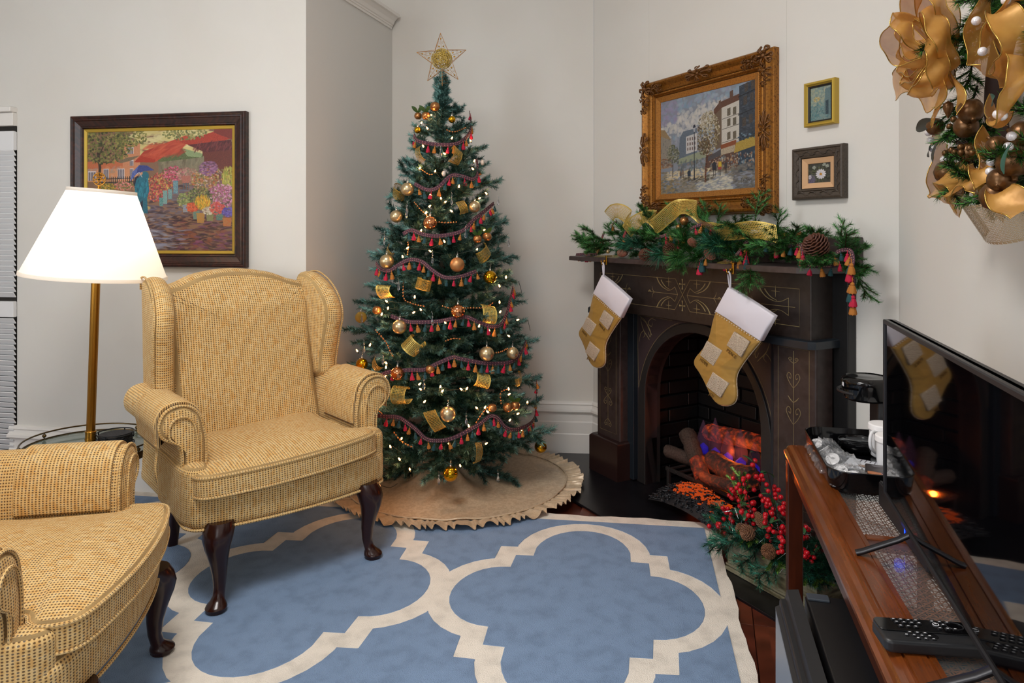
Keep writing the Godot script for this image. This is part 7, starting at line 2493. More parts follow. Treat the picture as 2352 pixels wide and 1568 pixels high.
func wreath_things() -> void:
	rng.seed = 66
	M.gauze = mt(Color(0.86, 0.66, 0.34, 0.74), 0.42, 0.2)
	M.gauze.transparency = BaseMaterial3D.TRANSPARENCY_ALPHA
	M.gauze.backlight_enabled = true
	M.gauze.backlight = Color(0.7, 0.55, 0.3)
	M.gauze.albedo_texture = nz(92, 0.03, ["e0d0b8", "ffffff"], 128, 3)
	tri_map(M.gauze, Vector3(6, 6, 6))
	M.wired = mt("c8a050", 0.25, 0.85)
	M.bronze = mt("6a4a28", 0.34, 0.6)
	M.bronze.albedo_texture = nz(93, 0.02, ["9a8878", "ffffff", "c8a880"], 256, 4)
	tri_map(M.bronze, Vector3(10, 10, 10))
	M.whitepearl = mt("e4dfe0", 0.22, 0.2)
	M.twigbrown = mt("3a2620", 0.7)
	M.darkleaf = mt("2a2a24", 0.5)
	M.tealleaf = mt("1f4a3c", 0.5)
	M.silvernet = mt("d8c098", 0.35, 0.5)
	var pos := D(C4.x, 0, C4.y)
	var w := thing("wreath", "large gold wreath with sheer ribbon bow and bronze balls hanging on the right wall", "wreath", pos, WT)
	var c := Vector3(1.175, 1.59, 0.085)
	var greens := [lin("2c5426"), lin("407a30"), lin("549038"), lin("204828")]
	var bm := [branch_mesh(0.13, 500, greens, lin("2a2018"), 0.024, 0.0022, 1500.0), branch_mesh(0.10, 501, greens, lin("2a2018"), 0.024, 0.0022, 1500.0)]
	part(w, "frame_ring", MB.new().tube(range(40).map(func(k): return c + Vector3(cos(TAU * k / 40.0) * 0.19, sin(TAU * k / 40.0) * 0.20, -0.03)), 0.022, 8, true), M.twigbrown)
	for k in 50:
		var a := TAU * (k + rng.randf()) / 50.0
		var rr := rng.randf_range(0.16, 0.22)
		var b := part(w, "branch", bm[k % 2], M.needle)
		along(b, c + Vector3(cos(a) * rr, sin(a) * rr * 1.05, rng.randf_range(-0.03, 0.03)), Vector3(-sin(a) + rng.randf_range(-0.9, 0.9), cos(a) + rng.randf_range(-0.9, 0.9), rng.randf_range(-0.1, 0.9)), 0.8)
	# bow: loops springing from the knot
	var kn := Vector3(0.935, 1.705, 0.145)
	var loops := [[-0.20, 0.150, 0.03, 0.045, 0.3], [-0.235, 0.085, 0.02, 0.040, 0.8], [-0.23, 0.035, 0.02, 0.040, 1.2], [-0.20, -0.015, 0.02, 0.035, 1.5], [0.02, 0.185, 0.05, 0.075, 0.4], [0.16, 0.140, 0.06, 0.065, 0.2], [0.20, 0.045, 0.06, 0.07, -0.4], [0.17, -0.05, 0.05, 0.06, -0.8], [-0.03, 0.10, 0.09, 0.07, 0.2], [0.09, 0.085, 0.10, 0.06, 0.9], [0.05, -0.09, 0.05, 0.05, 1.4]]
	for q in loops:
		var tip := Vector3(q[0] * 0.84, q[1] * 0.84, q[2])
		var axis := Vector3(cos(q[4]) * 0.35, sin(q[4]) * 0.35, 1.0).normalized()
		var sp: Vector3 = tip.cross(axis).normalized() * q[3]
		sheer(w, "bow_loop", [kn, kn + tip * 0.45 + sp * 0.9, kn + tip * 0.9 + sp * 0.75, kn + tip * 1.05, kn + tip * 0.9 - sp * 0.75, kn + tip * 0.45 - sp * 0.9, kn], [axis, axis, axis + tip * 0.5, axis, axis - tip * 0.5, axis, axis], 0.046, M.gauze)
	sheer(w, "bow_tail", [kn, kn + Vector3(-0.09, -0.07, 0.01), kn + Vector3(-0.20, 0.005, 0.02), kn + Vector3(-0.34, 0.005, 0.015)], [Vector3(0, 0.6, 0.8), Vector3(0.3, 0.9, 0.4), Vector3(0.1, 1, 0.3), Vector3(0.5, 0.9, 0.1)], 0.075, M.gauze)
	sheer(w, "bow_tail", [kn + Vector3(0.02, -0.02, 0), kn + Vector3(0.06, -0.09, 0.02), kn + Vector3(0.03, -0.14, 0.03)], [Vector3(1, 0.1, 0.4), Vector3(1, 0.2, 0.2), Vector3(0.9, 0.3, 0.1)], 0.085, M.gauze)
	sheer(w, "bow_tail", [kn + Vector3(0, -0.02, 0), kn + Vector3(0.14, -0.10, 0.01), kn + Vector3(0.15, -0.15, 0.02)], [Vector3(1, 0.3, 0.3), Vector3(1, 0.1, 0.3), Vector3(0.9, -0.2, 0.2)], 0.065, M.gauze)
	# wide waved streamers over the right and lower sides
	for f in [[[1.34, 1.86, 0.12], [1.26, 1.79, 0.15], [1.21, 1.72, 0.17], [1.20, 1.66, 0.16], [1.20, 1.615, 0.15]], [[1.44, 1.80, 0.12], [1.36, 1.73, 0.15], [1.29, 1.70, 0.165], [1.265, 1.655, 0.17]], [[1.25, 1.655, 0.15], [1.29, 1.69, 0.17], [1.36, 1.68, 0.18], [1.38, 1.63, 0.17], [1.31, 1.585, 0.16], [1.26, 1.60, 0.15]], [[1.24, 1.54, 0.15], [1.30, 1.50, 0.17], [1.36, 1.51, 0.175], [1.41, 1.56, 0.17], [1.38, 1.60, 0.16]],
		[[0.84, 1.54, 0.12], [0.845, 1.49, 0.13], [0.87, 1.45, 0.14], [0.86, 1.41, 0.13], [0.90, 1.38, 0.13]], [[0.93, 1.37, 0.13], [0.96, 1.40, 0.15], [1.02, 1.43, 0.16], [1.07, 1.41, 0.15], [1.04, 1.375, 0.15]], [[0.98, 1.36, 0.14], [1.05, 1.37, 0.16], [1.10, 1.40, 0.165], [1.16, 1.41, 0.15], [1.17, 1.37, 0.15]], [[1.10, 1.42, 0.13], [1.14, 1.43, 0.15], [1.19, 1.42, 0.15], [1.22, 1.40, 0.15]], [[1.24, 1.345, 0.15], [1.28, 1.37, 0.165], [1.33, 1.365, 0.17], [1.38, 1.34, 0.15]], [[1.16, 1.50, 0.13], [1.15, 1.46, 0.14], [1.16, 1.42, 0.13]]]:
		var pts := []
		for q in f: pts.append(Vector3(q[0], q[1], q[2]))
		var sds := []
		for k in pts.size(): sds.append(Vector3(0.45 + 0.4 * sin(k * 1.7), 0.75 * cos(k * 1.3), 0.75))
		sheer(w, "ribbon_fold", pts, sds, 0.062, M.gauze)
	# pale mesh swags
	for f in [[[1.07, 1.345, 0.12], [1.13, 1.325, 0.15], [1.20, 1.318, 0.155], [1.27, 1.325, 0.14], [1.33, 1.345, 0.11]], [[1.24, 1.83, 0.11], [1.32, 1.79, 0.15], [1.40, 1.75, 0.14], [1.46, 1.76, 0.10]]]:
		var pts := []
		for q in f: pts.append(Vector3(q[0], q[1], q[2]))
		var path := catmull(pts, 8)
		var sds := path.map(func(p): return Vector3(0.05, 0.8, 0.5))
		part(w, "mesh_swag", net(path, sds, 0.085, 0.0034, 0.0016), M.silvernet)
	# bronze balls, small berries on twigs, pearls, leaves
	for q in [[1.094, 1.559, 0.14, 0.026], [1.067, 1.53, 0.14, 0.025], [0.902, 1.555, 0.15, 0.021], [0.980, 1.441, 0.15, 0.027], [0.915, 1.418, 0.13, 0.020], [1.057, 1.476, 0.13, 0.022], [1.031, 1.448, 0.13, 0.017], [1.199, 1.472, 0.13, 0.021], [1.300, 1.432, 0.14, 0.030], [1.26, 1.485, 0.11, 0.026], [1.272, 1.401, 0.15, 0.024], [1.250, 1.372, 0.15, 0.029]]:
		var r: float = q[3]
		var bl := MB.new().lathe([Vector2(0.0, -r), Vector2(r * 0.5, -r * 0.87), Vector2(r * 0.87, -r * 0.5), Vector2(r, 0), Vector2(r * 0.87, r * 0.5), Vector2(r * 0.5, r * 0.83), Vector2(r * 0.2, r * 0.88), Vector2(r * 0.16, r * 1.1), Vector2(r * 0.2, r * 1.2), Vector2(0.0, r * 1.1)], 18)
		var o := part(w, "bronze_ball", bl, M.bronze)
		aim(o, Vector3(q[0], q[1], q[2]), Vector3(rng.randf_range(-1, 1), rng.randf_range(-1, 1), rng.randf_range(-0.5, 0.6)))
	part(w, "acorn", MB.new().lathe([Vector2(0.0, -0.024), Vector2(0.005, -0.014), Vector2(0.0105, 0.0), Vector2(0.010, 0.010), Vector2(0.0, 0.017)], 14), M.bronze).position = Vector3(1.022, 1.578, 0.16)
	for q in [[1.024, 1.553, 0.15], [0.999, 1.541, 0.15], [0.981, 1.523, 0.15], [1.013, 1.52, 0.15], [0.993, 1.512, 0.15], [0.97, 1.485, 0.15], [1.01, 1.487, 0.15], [1.032, 1.48, 0.15], [1.067, 1.487, 0.15], [1.069, 1.475, 0.15], [1.134, 1.476, 0.155], [1.146, 1.466, 0.155], [1.174, 1.453, 0.14]]:
		var p := Vector3(q[0], q[1], q[2])
		var o := part(w, "bronze_berry", MB.new().ball(Vector3.ZERO, 0.0072, 10), M.bronze)
		o.position = p
		part(o, "twig", MB.new().tube([Vector3.ZERO, (Vector3(1.04, 1.49, 0.12) - p) * 0.5 + Vector3(0, 0, 0.008), Vector3(1.04, 1.49, 0.12) - p], 0.0014, 5), M.twigbrown)
	for q in [[0.85, 1.548, 0.15], [0.866, 1.528, 0.15], [0.88, 1.506, 0.15], [0.961, 1.471, 0.15], [1.342, 1.473, 0.16], [1.329, 1.456, 0.16], [1.226, 1.439, 0.15], [1.221, 1.421, 0.15], [1.134, 1.402, 0.15], [1.139, 1.38, 0.15], [1.353, 1.511, 0.185], [1.372, 1.505, 0.185], [1.27, 1.70, 0.19], [1.30, 1.635, 0.19], [1.32, 1.72, 0.16]]:
		part(w, "pearl", MB.new().ball(Vector3.ZERO, 0.0085, 12), M.whitepearl).position = Vector3(q[0], q[1], q[2])
	for q in [[0.93, 1.565, 0.155, -0.9, -0.1, 0.075, 0], [0.94, 1.525, 0.15, 0.1, -1, 0.06, 0], [0.875, 1.515, 0.15, 0.7, -0.6, 0.05, 0], [1.35, 1.53, 0.19, 0.9, 0.1, 0.05, 1], [1.37, 1.46, 0.17, 0.3, -1, 0.06, 1], [1.22, 1.74, 0.18, 0.5, 0.6, 0.04, 1]]:
		var lm := MB.new()
		leaf(lm, Vector3.ZERO, Vector3(q[3], q[4], 0.2).normalized(), Vector3(0, 0, 1), q[5], q[5] * 0.42)
		part(w, "leaf", lm, M.darkleaf if q[6] == 0 else M.tealleaf).position = Vector3(q[0], q[1], q[2])

# ---------------------------------------------------------------- console table, television, tray, fridge
const KT := -0.2478

func kp(x: float, y: float, z: float) -> Vector3:
	return D(0.867 + 0.969 * x - 0.245 * z, y, 2.223 - 0.245 * x - 0.969 * z)

func rrect(x0: float, y0: float, x1: float, y1: float, r: float, per := 5) -> PackedVector2Array:
	var o := PackedVector2Array()
	for c in [[x1 - r, y1 - r, 0.0], [x0 + r, y1 - r, PI / 2], [x0 + r, y0 + r, PI], [x1 - r, y0 + r, PI * 1.5]]:
		for k in per + 1:
			var a: float = c[2] + PI / 2 * k / per
			o.append(Vector2(c[0] + cos(a) * r, c[1] + sin(a) * r))
	return o

func word(parent: Node, called: String, text: String, size: float, depth: float, mat: Material, xf: Transform3D) -> void:
	var tm := TextMesh.new()
	tm.text = text
	var sf := SystemFont.new()
	sf.font_names = PackedStringArray(["Droid Sans"])
	tm.font = sf
	tm.font_size = 32
	tm.pixel_size = size / 32.0
	tm.depth = depth
	var o := part(parent, called, tm, mat)
	o.transform = xf

func console_things() -> void:
	rng.seed = 1212
	var up := Transform3D(Basis(Vector3.RIGHT, -PI / 2), Vector3.ZERO)
	woodn.seed = 12
	woodn.frequency = 0.012
	M.walnut = mt("7c4018", 0.26)
	M.walnut.albedo_texture = tex(256, 512, func(x, y):
		var q: float = 0.86 + 0.14 * woodn.get_noise_2d(x * 4.0, y * 0.5) + 0.10 * woodn.get_noise_2d(x * 22.0 + 500, y * 1.2)
		return Color(q, q * 0.97, q * 0.93))
	M.walnut.uv1_scale = Vector3(3, 1.6, 1)
	M.walnut.clearcoat_enabled = true
	M.walnut.clearcoat = 0.4
	M.walnut.clearcoat_roughness = 0.15
	M.walnut_dark = mt("4a2010", 0.3)
	M.walnut_dark.albedo_texture = M.walnut.albedo_texture
	M.groove = mt("1a0d06", 0.5)
	M.cane = mt("6a3c1c", 0.5)
	M.pane = mt(Color(0.9, 0.95, 0.95, 0.03), 0.02, 0.0, 0.18)
	M.pane.transparency = BaseMaterial3D.TRANSPARENCY_ALPHA
	M.gloss = mt("08080a", 0.10)
	M.screen = mt("040406", 0.035)
	M.bezel = mt("2a2a2e", 0.4, 0.4)
	M.plastic = mt("1d1e21", 0.42)
	M.keys = mt("101114", 0.4)
	M.legend = mt("d8d8dc", 0.5)
	M.steel = mt("a8adb2", 0.28, 0.9)
	M.porcelain = mt("e4e4e6", 0.15)
	var T := 0.64
	var W := 0.43
	var L := 1.90
	var c := thing("console_table", "long brown wooden console table with cane panels under glass by the right wall", "table", kp(0, 0, 0), KT)
	# moulded frame of the top
	var prof := [Vector2(0.010, T - 0.052), Vector2(0.012, T - 0.046), Vector2(0.004, T - 0.040), Vector2(0.000, T - 0.034), Vector2(0.000, T - 0.026), Vector2(0.007, T - 0.021), Vector2(0.010, T - 0.014), Vector2(0.013, T - 0.009), Vector2(0.022, T - 0.004), Vector2(0.030, T - 0.002), Vector2(0.031, T - 0.0045), Vector2(0.034, T - 0.0045), Vector2(0.035, T), Vector2(0.066, T), Vector2(0.067, T - 0.003), Vector2(0.070, T - 0.003), Vector2(0.071, T - 0.001), Vector2(0.080, T - 0.001), Vector2(0.081, T - 0.006), Vector2(0.081, T - 0.030)]
	for side in [0, 1]:
		var mb := MB.new()
		for k in prof.size() - 1:
			var p: Vector2 = prof[k]
			var q: Vector2 = prof[k + 1]
			var x0: float = p.x if side == 0 else W - p.x
			var x1: float = q.x if side == 0 else W - q.x
			var nn := Vector3(-(q.y - p.y) * (1 if side == 0 else -1), q.x - p.x, 0).normalized()
			mb.face(Vector3(x0, p.y, p.x), Vector3(x0, p.y, L - p.x), Vector3(x1, q.y, L - q.x), Vector3(x1, q.y, q.x), nn)
			for w in range(mb.v.size() - 4, mb.v.size()): mb.t[w] = Vector2(mb.v[w].x, mb.v[w].z)
		part(c, "top_rail", mb, M.walnut)
	for side in [0, 1]:
		var mb := MB.new()
		for k in prof.size() - 1:
			var p: Vector2 = prof[k]
			var q: Vector2 = prof[k + 1]
			var z0: float = p.x if side == 0 else L - p.x
			var z1: float = q.x if side == 0 else L - q.x
			var nn := Vector3(0, q.x - p.x, -(q.y - p.y) * (1 if side == 0 else -1)).normalized()
			mb.face(Vector3(p.x, p.y, z0), Vector3(W - p.x, p.y, z0), Vector3(W - q.x, q.y, z1), Vector3(q.x, q.y, z1), nn)
			for w in range(mb.v.size() - 4, mb.v.size()): mb.t[w] = Vector2(mb.v[w].z, mb.v[w].x)
		part(c, "end_rail", mb, M.walnut)
	var weave := MB.new()
	var pw := 0.264
	var pl := 0.60
	var pitch := 0.0176
	var bar := func(a: Vector2, b: Vector2, y: float, w: float) -> void:
		var d := (b - a).normalized()
		var s := Vector3(-d.y, 0, d.x) * w / 2
		var n := maxi(2, int(a.distance_to(b) / (pitch * 0.5)))
		var prev0 := -1
		var prev1 := -1
		for k in n + 1:
			var q := a.lerp(b, float(k) / n)
			var p := Vector3(q.x, y + 0.0007 * (1 if k % 2 else -1), q.y)
			var i0 := weave.pt(p - s, Vector3(0, 1, 0) - s * 80.0)
			var i1 := weave.pt(p + s, Vector3(0, 1, 0) + s * 80.0)
			if k > 0: weave.quad(prev0, prev1, i1, i0)
			prev0 = i0
			prev1 = i1
	var nx := int(pw / pitch)
	var nz_ := int(pl / pitch)
	for k in nx + 1:
		for s in [-0.16, 0.16]: bar.call(Vector2((k + s) * pitch, 0), Vector2((k + s) * pitch, pl), 0.0, 0.0026)
	for k in nz_ + 1:
		for s in [-0.16, 0.16]: bar.call(Vector2(0, (k + s) * pitch), Vector2(pw, (k + s) * pitch), 0.001, 0.0026)
	for k in range(-nz_ - 1, nx + nz_ + 2):
		for d in [1, -1]:
			# clip the diagonal to the panel
			var x0 := (k + 0.0) * pitch
			var pts := []
			for z in [0.0, pl]:
				var x: float = x0 + d * z
				if x >= 0.0 and x <= pw: pts.append(Vector2(x, z))
			for x in [0.0, pw]:
				var z: float = (x - x0) * d
				if z > 0.0 and z < pl: pts.append(Vector2(x, z))
			if pts.size() >= 2: bar.call(pts[0], pts[1], 0.002, 0.0028)
	var wm := weave.mesh()
	var z0 := 0.083
	for k in 3:
		var cane := part(c, "cane_panel", wm, M.cane)
		cane.position = Vector3(0.083, T - 0.020, z0)
		cane.set_meta("kind", "stuff")
		part(c, "glass_pane", MB.new().box(Vector3(W / 2, T - 0.008, z0 + pl / 2), Vector3(pw + 0.002, 0.005, pl), 0.0), M.pane)
		if k < 2:
			part(c, "cross_rail", MB.new().box(Vector3(W / 2, T - 0.016, z0 + pl + 0.012), Vector3(pw + 0.004, 0.030, 0.024), 0.003), M.walnut)
		z0 += pl + 0.024
	for x in [0.028, W - 0.028]:
		part(c, "apron", MB.new().box(Vector3(x, T - 0.075, L / 2), Vector3(0.020, 0.05, L - 0.06), 0.003), M.walnut_dark)
		for z in [0.030, L - 0.030]:
			part(c, "leg", MB.new().box(Vector3(x, (T - 0.05) / 2, z), Vector3(0.046, T - 0.05, 0.046), 0.004), M.walnut_dark)
	for z in [0.03, L - 0.03]:
		part(c, "apron", MB.new().box(Vector3(W / 2, T - 0.075, z), Vector3(W - 0.1, 0.05, 0.020), 0.003), M.walnut_dark)
	television(T)
	tray_things(T)
	remote(T)
	fridge()

func television(T: float) -> void:
	var far := D(0.872, 0, 1.628)
	var th := -1.8675
	var tv := thing("television", "flat black television on feet standing on the console table reflecting the fireplace", "television", far, th)
	var y0 := T + 0.052
	var y1 := 1.102
	var L := 0.82
	var b := MB.new()
	b.box(Vector3(L / 2, (y0 + y1) / 2, -0.012), Vector3(L, y1 - y0, 0.022), 0.003)
	b.box(Vector3(L / 2, y0 + 0.13, -0.035), Vector3(L * 0.7, 0.22, 0.04), 0.012)
	part(tv, "housing", b, M.plastic)
	part(tv, "bezel", ring_frame(MB.new(), L, y1 - y0, [Vector2(0, -0.012), Vector2(0, 0.003), Vector2(0.002, 0.005), Vector2(0.009, 0.005), Vector2(0.010, 0.001)]), M.bezel).position = Vector3(L / 2, (y0 + y1) / 2, 0)
	part(tv, "screen", MB.new().box(Vector3(L / 2, (y0 + y1) / 2, 0.0005), Vector3(L - 0.018, y1 - y0 - 0.018, 0.002), 0.0), M.screen)
	for x in [0.235, L - 0.13]:
		var f := MB.new()
		f.tube([Vector3(x, y0 + 0.004, 0.0), Vector3(x, y0 - 0.010, 0.022), Vector3(x - 0.004, T + 0.008, 0.088), Vector3(x - 0.004, T + 0.004, 0.100)], 0.0095, 4, false, 0.55)
		f.tube([Vector3(x, y0 + 0.004, -0.010), Vector3(x, y0 - 0.010, -0.03), Vector3(x, T + 0.006, -0.10)], 0.0095, 4, false, 0.55)
		part(tv, "foot", f, M.bezel)
	# low cable box under the screen with a blue light
	var bx := thing("cable_box", "low dark grey cable box with a blue light strip under the television", "box", kp(0.155, T, 0.50), KT)
	part(bx, "case", MB.new().box(Vector3(0.055, 0.030, 0.18), Vector3(0.11, 0.058, 0.36), 0.003), M.plastic)
	part(bx, "top_edge", MB.new().box(Vector3(0.004, 0.0602, 0.18), Vector3(0.003, 0.0016, 0.352), 0.0006), M.bezel)
	var led := mt("2050ff", 0.4)
	led.emission_enabled = true
	led.emission = Color(0.06, 0.24, 1.0)
	led.emission_energy_multiplier = 9.0
	part(bx, "blue_light", MB.new().box(Vector3(-0.0008, 0.034, 0.215), Vector3(0.002, 0.034, 0.0022), 0.0005), led)
	omni(Vector3(-0.012, 0.034, 0.215), Color(0.15, 0.35, 1.0), 0.002, 0.002, bx)

func tray_things(T: float) -> void:
	var up := Transform3D(Basis(Vector3.RIGHT, -PI / 2), Vector3.ZERO)
	var x0 := 0.055
	var x1 := 0.385
	var z0 := 0.005
	var z1 := 0.445
	var t := thing("tray", "glossy black serving tray with rounded corners on the far end of the console table", "tray", kp(0, T, 0), KT)
	var rings := []
	for q in [[0.0, 0.004], [0.0, 0.0], [0.0, 0.0], [-0.010, 0.0], [-0.004, 0.012], [0.0, 0.052], [0.001, 0.055], [-0.001, 0.056], [-0.003, 0.055], [-0.007, 0.014], [-0.013, 0.006]]:
		var ring := PackedVector3Array()
		for p in rrect(x0 - q[0], -z1 - q[0], x1 + q[0], -z0 + q[0], 0.055): ring.append(Vector3(p.x, q[1], -p.y))
		rings.append(ring)
	rings.remove_at(0)
	rings.remove_at(0)
	rings.remove_at(0)
	part(t, "tray_wall", MB.new().loft(rings), M.gloss)
	var fl := MB.new()
	fl.xf = up
	fl.prism(rrect(x0 + 0.012, -z1 + 0.012, x1 - 0.012, -z0 - 0.012, 0.045), 0.001, 0.006)
	part(t, "tray_floor", fl, M.gloss)
	var Y := T + 0.0065
	# mugs with paper lids
	for q in [[1.092, 2.045, "white mug with a paper lid at the back of the tray, half behind the television", 0.5], [1.050, 1.925, "white mug with a paper lid and its handle showing, nearest the television edge", 1.9]]:
		var m := thing("mug", q[2], "mug", D(q[0], Y, q[1]), q[3], "lidded mugs on the tray")
		part(m, "body", MB.new().lathe([Vector2(0.0, 0.0), Vector2(0.030, 0.0), Vector2(0.036, 0.006), Vector2(0.0385, 0.03), Vector2(0.0395, 0.09), Vector2(0.0375, 0.091), Vector2(0.0365, 0.03), Vector2(0.0, 0.01)], 36), M.porcelain)
		part(m, "handle", MB.new().tube(catmull([Vector3(-0.036, 0.078, 0), Vector3(-0.055, 0.080, 0), Vector3(-0.064, 0.062, 0), Vector3(-0.060, 0.036, 0), Vector3(-0.037, 0.018, 0)], 5), 0.0052, 10), M.porcelain)
		var lid := []
		for w in [[0.043, 0.082], [0.0425, 0.094], [0.041, 0.0975], [0.036, 0.098], [0.0, 0.098]]:
			var ring := PackedVector3Array()
			for k in 72: ring.append(Vector3(cos(TAU * k / 72) * w[0] * (1.0 if k % 2 or w[1] > 0.0955 else 0.975), w[1], sin(TAU * k / 72) * w[0] * (1.0 if k % 2 or w[1] > 0.0955 else 0.975)))
			lid.append(ring)
		part(m, "paper_lid", MB.new().loft(lid), mt("f0eeee", 0.75))
	# little sugar packets' dish with a spoon
	var ds := thing("dish", "small black dish with a clear spoon at the back of the tray", "dish", D(1.045, Y, 2.10), 0.0)
	part(ds, "bowl", MB.new().lathe([Vector2(0.0, 0.0), Vector2(0.045, 0.0), Vector2(0.056, 0.02), Vector2(0.057, 0.034), Vector2(0.054, 0.034), Vector2(0.045, 0.006), Vector2(0.0, 0.004)], 36), M.gloss)
	part(ds, "spoon", MB.new().tube([Vector3(-0.064, 0.041, 0.016), Vector3(-0.05, 0.040, 0.012), Vector3(-0.03, 0.034, 0.0), Vector3(0.03, 0.02, -0.02)], [0.007, 0.0095, 0.005, 0.003], 8, false, 0.4), M.steel)
	# single-cup coffee maker
	var cm := thing("coffee_maker", "black single-cup coffee maker with a round lid behind the television edge", "coffee maker", D(1.100, T + 0.001, 2.16), -0.25)
	var bm := MB.new()
	bm.xf = up
	bm.prism(rrect(-0.075, -0.06, 0.085, 0.06, 0.025), 0.0, 0.030, 0.004)
	part(cm, "base", bm, M.plastic)
	part(cm, "drip_plate", MB.new().box(Vector3(-0.02, 0.032, 0.02), Vector3(0.09, 0.003, 0.075), 0.001), M.steel)
	part(cm, "column", MB.new().box(Vector3(0.045, 0.095, 0.0), Vector3(0.055, 0.14, 0.10), 0.010), M.plastic)
	part(cm, "brew_head", MB.new().lathe([Vector2(0.0, 0.148), Vector2(0.060, 0.148), Vector2(0.066, 0.156), Vector2(0.072, 0.196), Vector2(0.074, 0.204), Vector2(0.072, 0.212), Vector2(0.060, 0.220), Vector2(0.058, 0.217), Vector2(0.030, 0.2185), Vector2(0.0, 0.219)], 44), M.gloss)
	var grip := []
	for k in 13:
		var a := PI * 0.72 + PI * 0.56 * k / 12.0
		grip.append(Vector3(cos(a) * 0.083, 0.176, -sin(a) * 0.083 + 0.01))
	part(cm, "front_handle", MB.new().tube(grip, 0.0045, 6), M.plastic)
	part(cm, "label_sticker", MB.new().box(Vector3(-0.0715, 0.196, 0.018), Vector3(0.0012, 0.012, 0.022), 0.0003), M.legend)
	# condiments in crinkled clear wrap
	M.wrap = mt(Color(0.92, 0.94, 0.97, 0.08), 0.10, 0.0, 0.4)
	M.wrap.transparency = BaseMaterial3D.TRANSPARENCY_ALPHA
	var cup := MB.new().lathe([Vector2(0.0, 0.0), Vector2(0.012, 0.0), Vector2(0.0165, 0.018), Vector2(0.0185, 0.019), Vector2(0.0185, 0.0205), Vector2(0.0, 0.021)], 22)
	var lbl := ["white creamer pot at the far left end of the tray", "white creamer pot second from the far end along the tray's left side", "white creamer pot in the middle of the wrapped bundle", "white creamer pot lying second from the near corner of the tray", "white creamer pot at the near left corner of the tray"]
	var k := 0
	for q in [[0.085, 0.10, 0.4], [0.100, 0.165, -0.5], [0.105, 0.235, 0.6], [0.105, 0.345, 0.5], [0.125, 0.385, 0.35]]:
		var o := solo("creamer_pot", lbl[k], "creamer", cup, M.porcelain, kp(q[0], Y + 0.008, q[1]), 0.0, "creamer pots in clear wrap on the tray")
		o.rotation = Vector3(q[2], 0, 0.5)
		k += 1
	for q in [[0.10, 0.14, 0.048, 0.075, "crinkled clear plastic wrap over the creamers at the far end of the tray"], [0.112, 0.25, 0.06, 0.07, "crinkled clear plastic wrap in the middle of the tray's left side"], [0.115, 0.365, 0.05, 0.055, "crinkled clear plastic wrap round the creamers at the near corner"]]:
		var nf := noise(int(q[1] * 1000), 1.0, 3)
		var mb := MB.new()
		mb.grid(22, 22, func(u, v):
			var a: float = (u - 0.5) * 2.0
			var b: float = (v - 0.5) * 2.0
			var hh: float = maxf(0.0, 1.0 - a * a) * maxf(0.0, 1.0 - b * b)
			return Vector3(a * q[2] + nf.get_noise_2d(u * 40, v * 40) * 0.006, 0.002 + 0.040 * pow(hh, 0.5) + nf.get_noise_2d(u * 30 + 50, v * 30) * 0.014 * minf(1.0, hh * 4.0), b * q[3] + nf.get_noise_2d(u * 40 + 90, v * 40) * 0.006))
		solo("plastic_wrap", q[4], "wrapper", mb, M.wrap, kp(q[0], Y, q[1]), KT, "clear wraps on the tray")
	# sachets
	var dark := mt("322c2c", 0.35)
	var bag := func(called: String, label: String, x: float, z: float, y: float, turn: float, w: float, h: float, mat: Material) -> Node3D:
		var o := thing(called, label, "sachet", kp(x, y, z), KT + turn)
		var mb := MB.new()
		mb.xf = up
		mb.pillow(rrect(-w / 2, -h / 2, w / 2, h / 2, 0.003, 2), 0.0, 0.010, 0.005, 0.004, 0.0, null, 4)
		part(o, "sachet", mb, mat)
		return o
	var wpk: Node3D = bag.call("white_sachet", "white drink sachet with printed lettering lying under the dark sachet", 0.192, 0.235, Y, -0.42, 0.115, 0.085, mt("cfd3da", 0.4))
	word(wpk, "lettering", "SELECT", 0.020, 0.0006, mt("4a4448", 0.6), Transform3D(Basis(Vector3.UP, -PI / 2) * Basis(Vector3.RIGHT, -PI / 2), Vector3(0.036, 0.0140, 0.0)))
	for j in 4: part(wpk, "print_line", MB.new().box(Vector3(-0.02 + j * 0.012, 0.0136, -0.012), Vector3(0.003, 0.0006, 0.03 - j * 0.003), 0.0), mt("6a666c", 0.6))
	part(wpk, "brown_band", MB.new().box(Vector3(0.012, 0.0125, 0.030), Vector3(0.06, 0.0012, 0.016), 0.0), mt("a08878", 0.6))
	var spk: Node3D = bag.call("dark_sachet_lower", "dark chocolate sachet lying lowest at the front of the tray", 0.232, 0.375, Y, -0.15, 0.125, 0.075, dark)
	spk.name = numbered("dark_sachet")
	var dpk: Node3D = bag.call("dark_sachet", "dark sachet printed with a white word and a biscuit picture, on top of the others", 0.228, 0.325, Y + 0.012, -0.22, 0.125, 0.105, dark)
	word(dpk, "lettering", "PICK", 0.026, 0.0006, M.legend, Transform3D(Basis(Vector3.UP, -1.25) * Basis(Vector3.RIGHT, -PI / 2), Vector3(0.018, 0.0142, -0.016)))
	for j in 3: part(dpk, "print_line", MB.new().box(Vector3(-0.032, 0.0136, -0.024 + j * 0.005), Vector3(0.028 - j * 0.005, 0.0006, 0.0012), 0.0), mt("8a8488", 0.6))
	part(dpk, "orange_band", MB.new().box(Vector3(0.0, 0.0118, 0.036), Vector3(0.112, 0.0014, 0.020), 0.0), mt("b0704a", 0.55))
	var bis := MB.new()
	bis.lathe([Vector2(0.0, 0.0132), Vector2(0.013, 0.0132), Vector2(0.0, 0.0138)], 20, Vector3(-0.012, 0, 0.036))
	part(dpk, "biscuit_print", bis, mt("c0a0a8", 0.6))
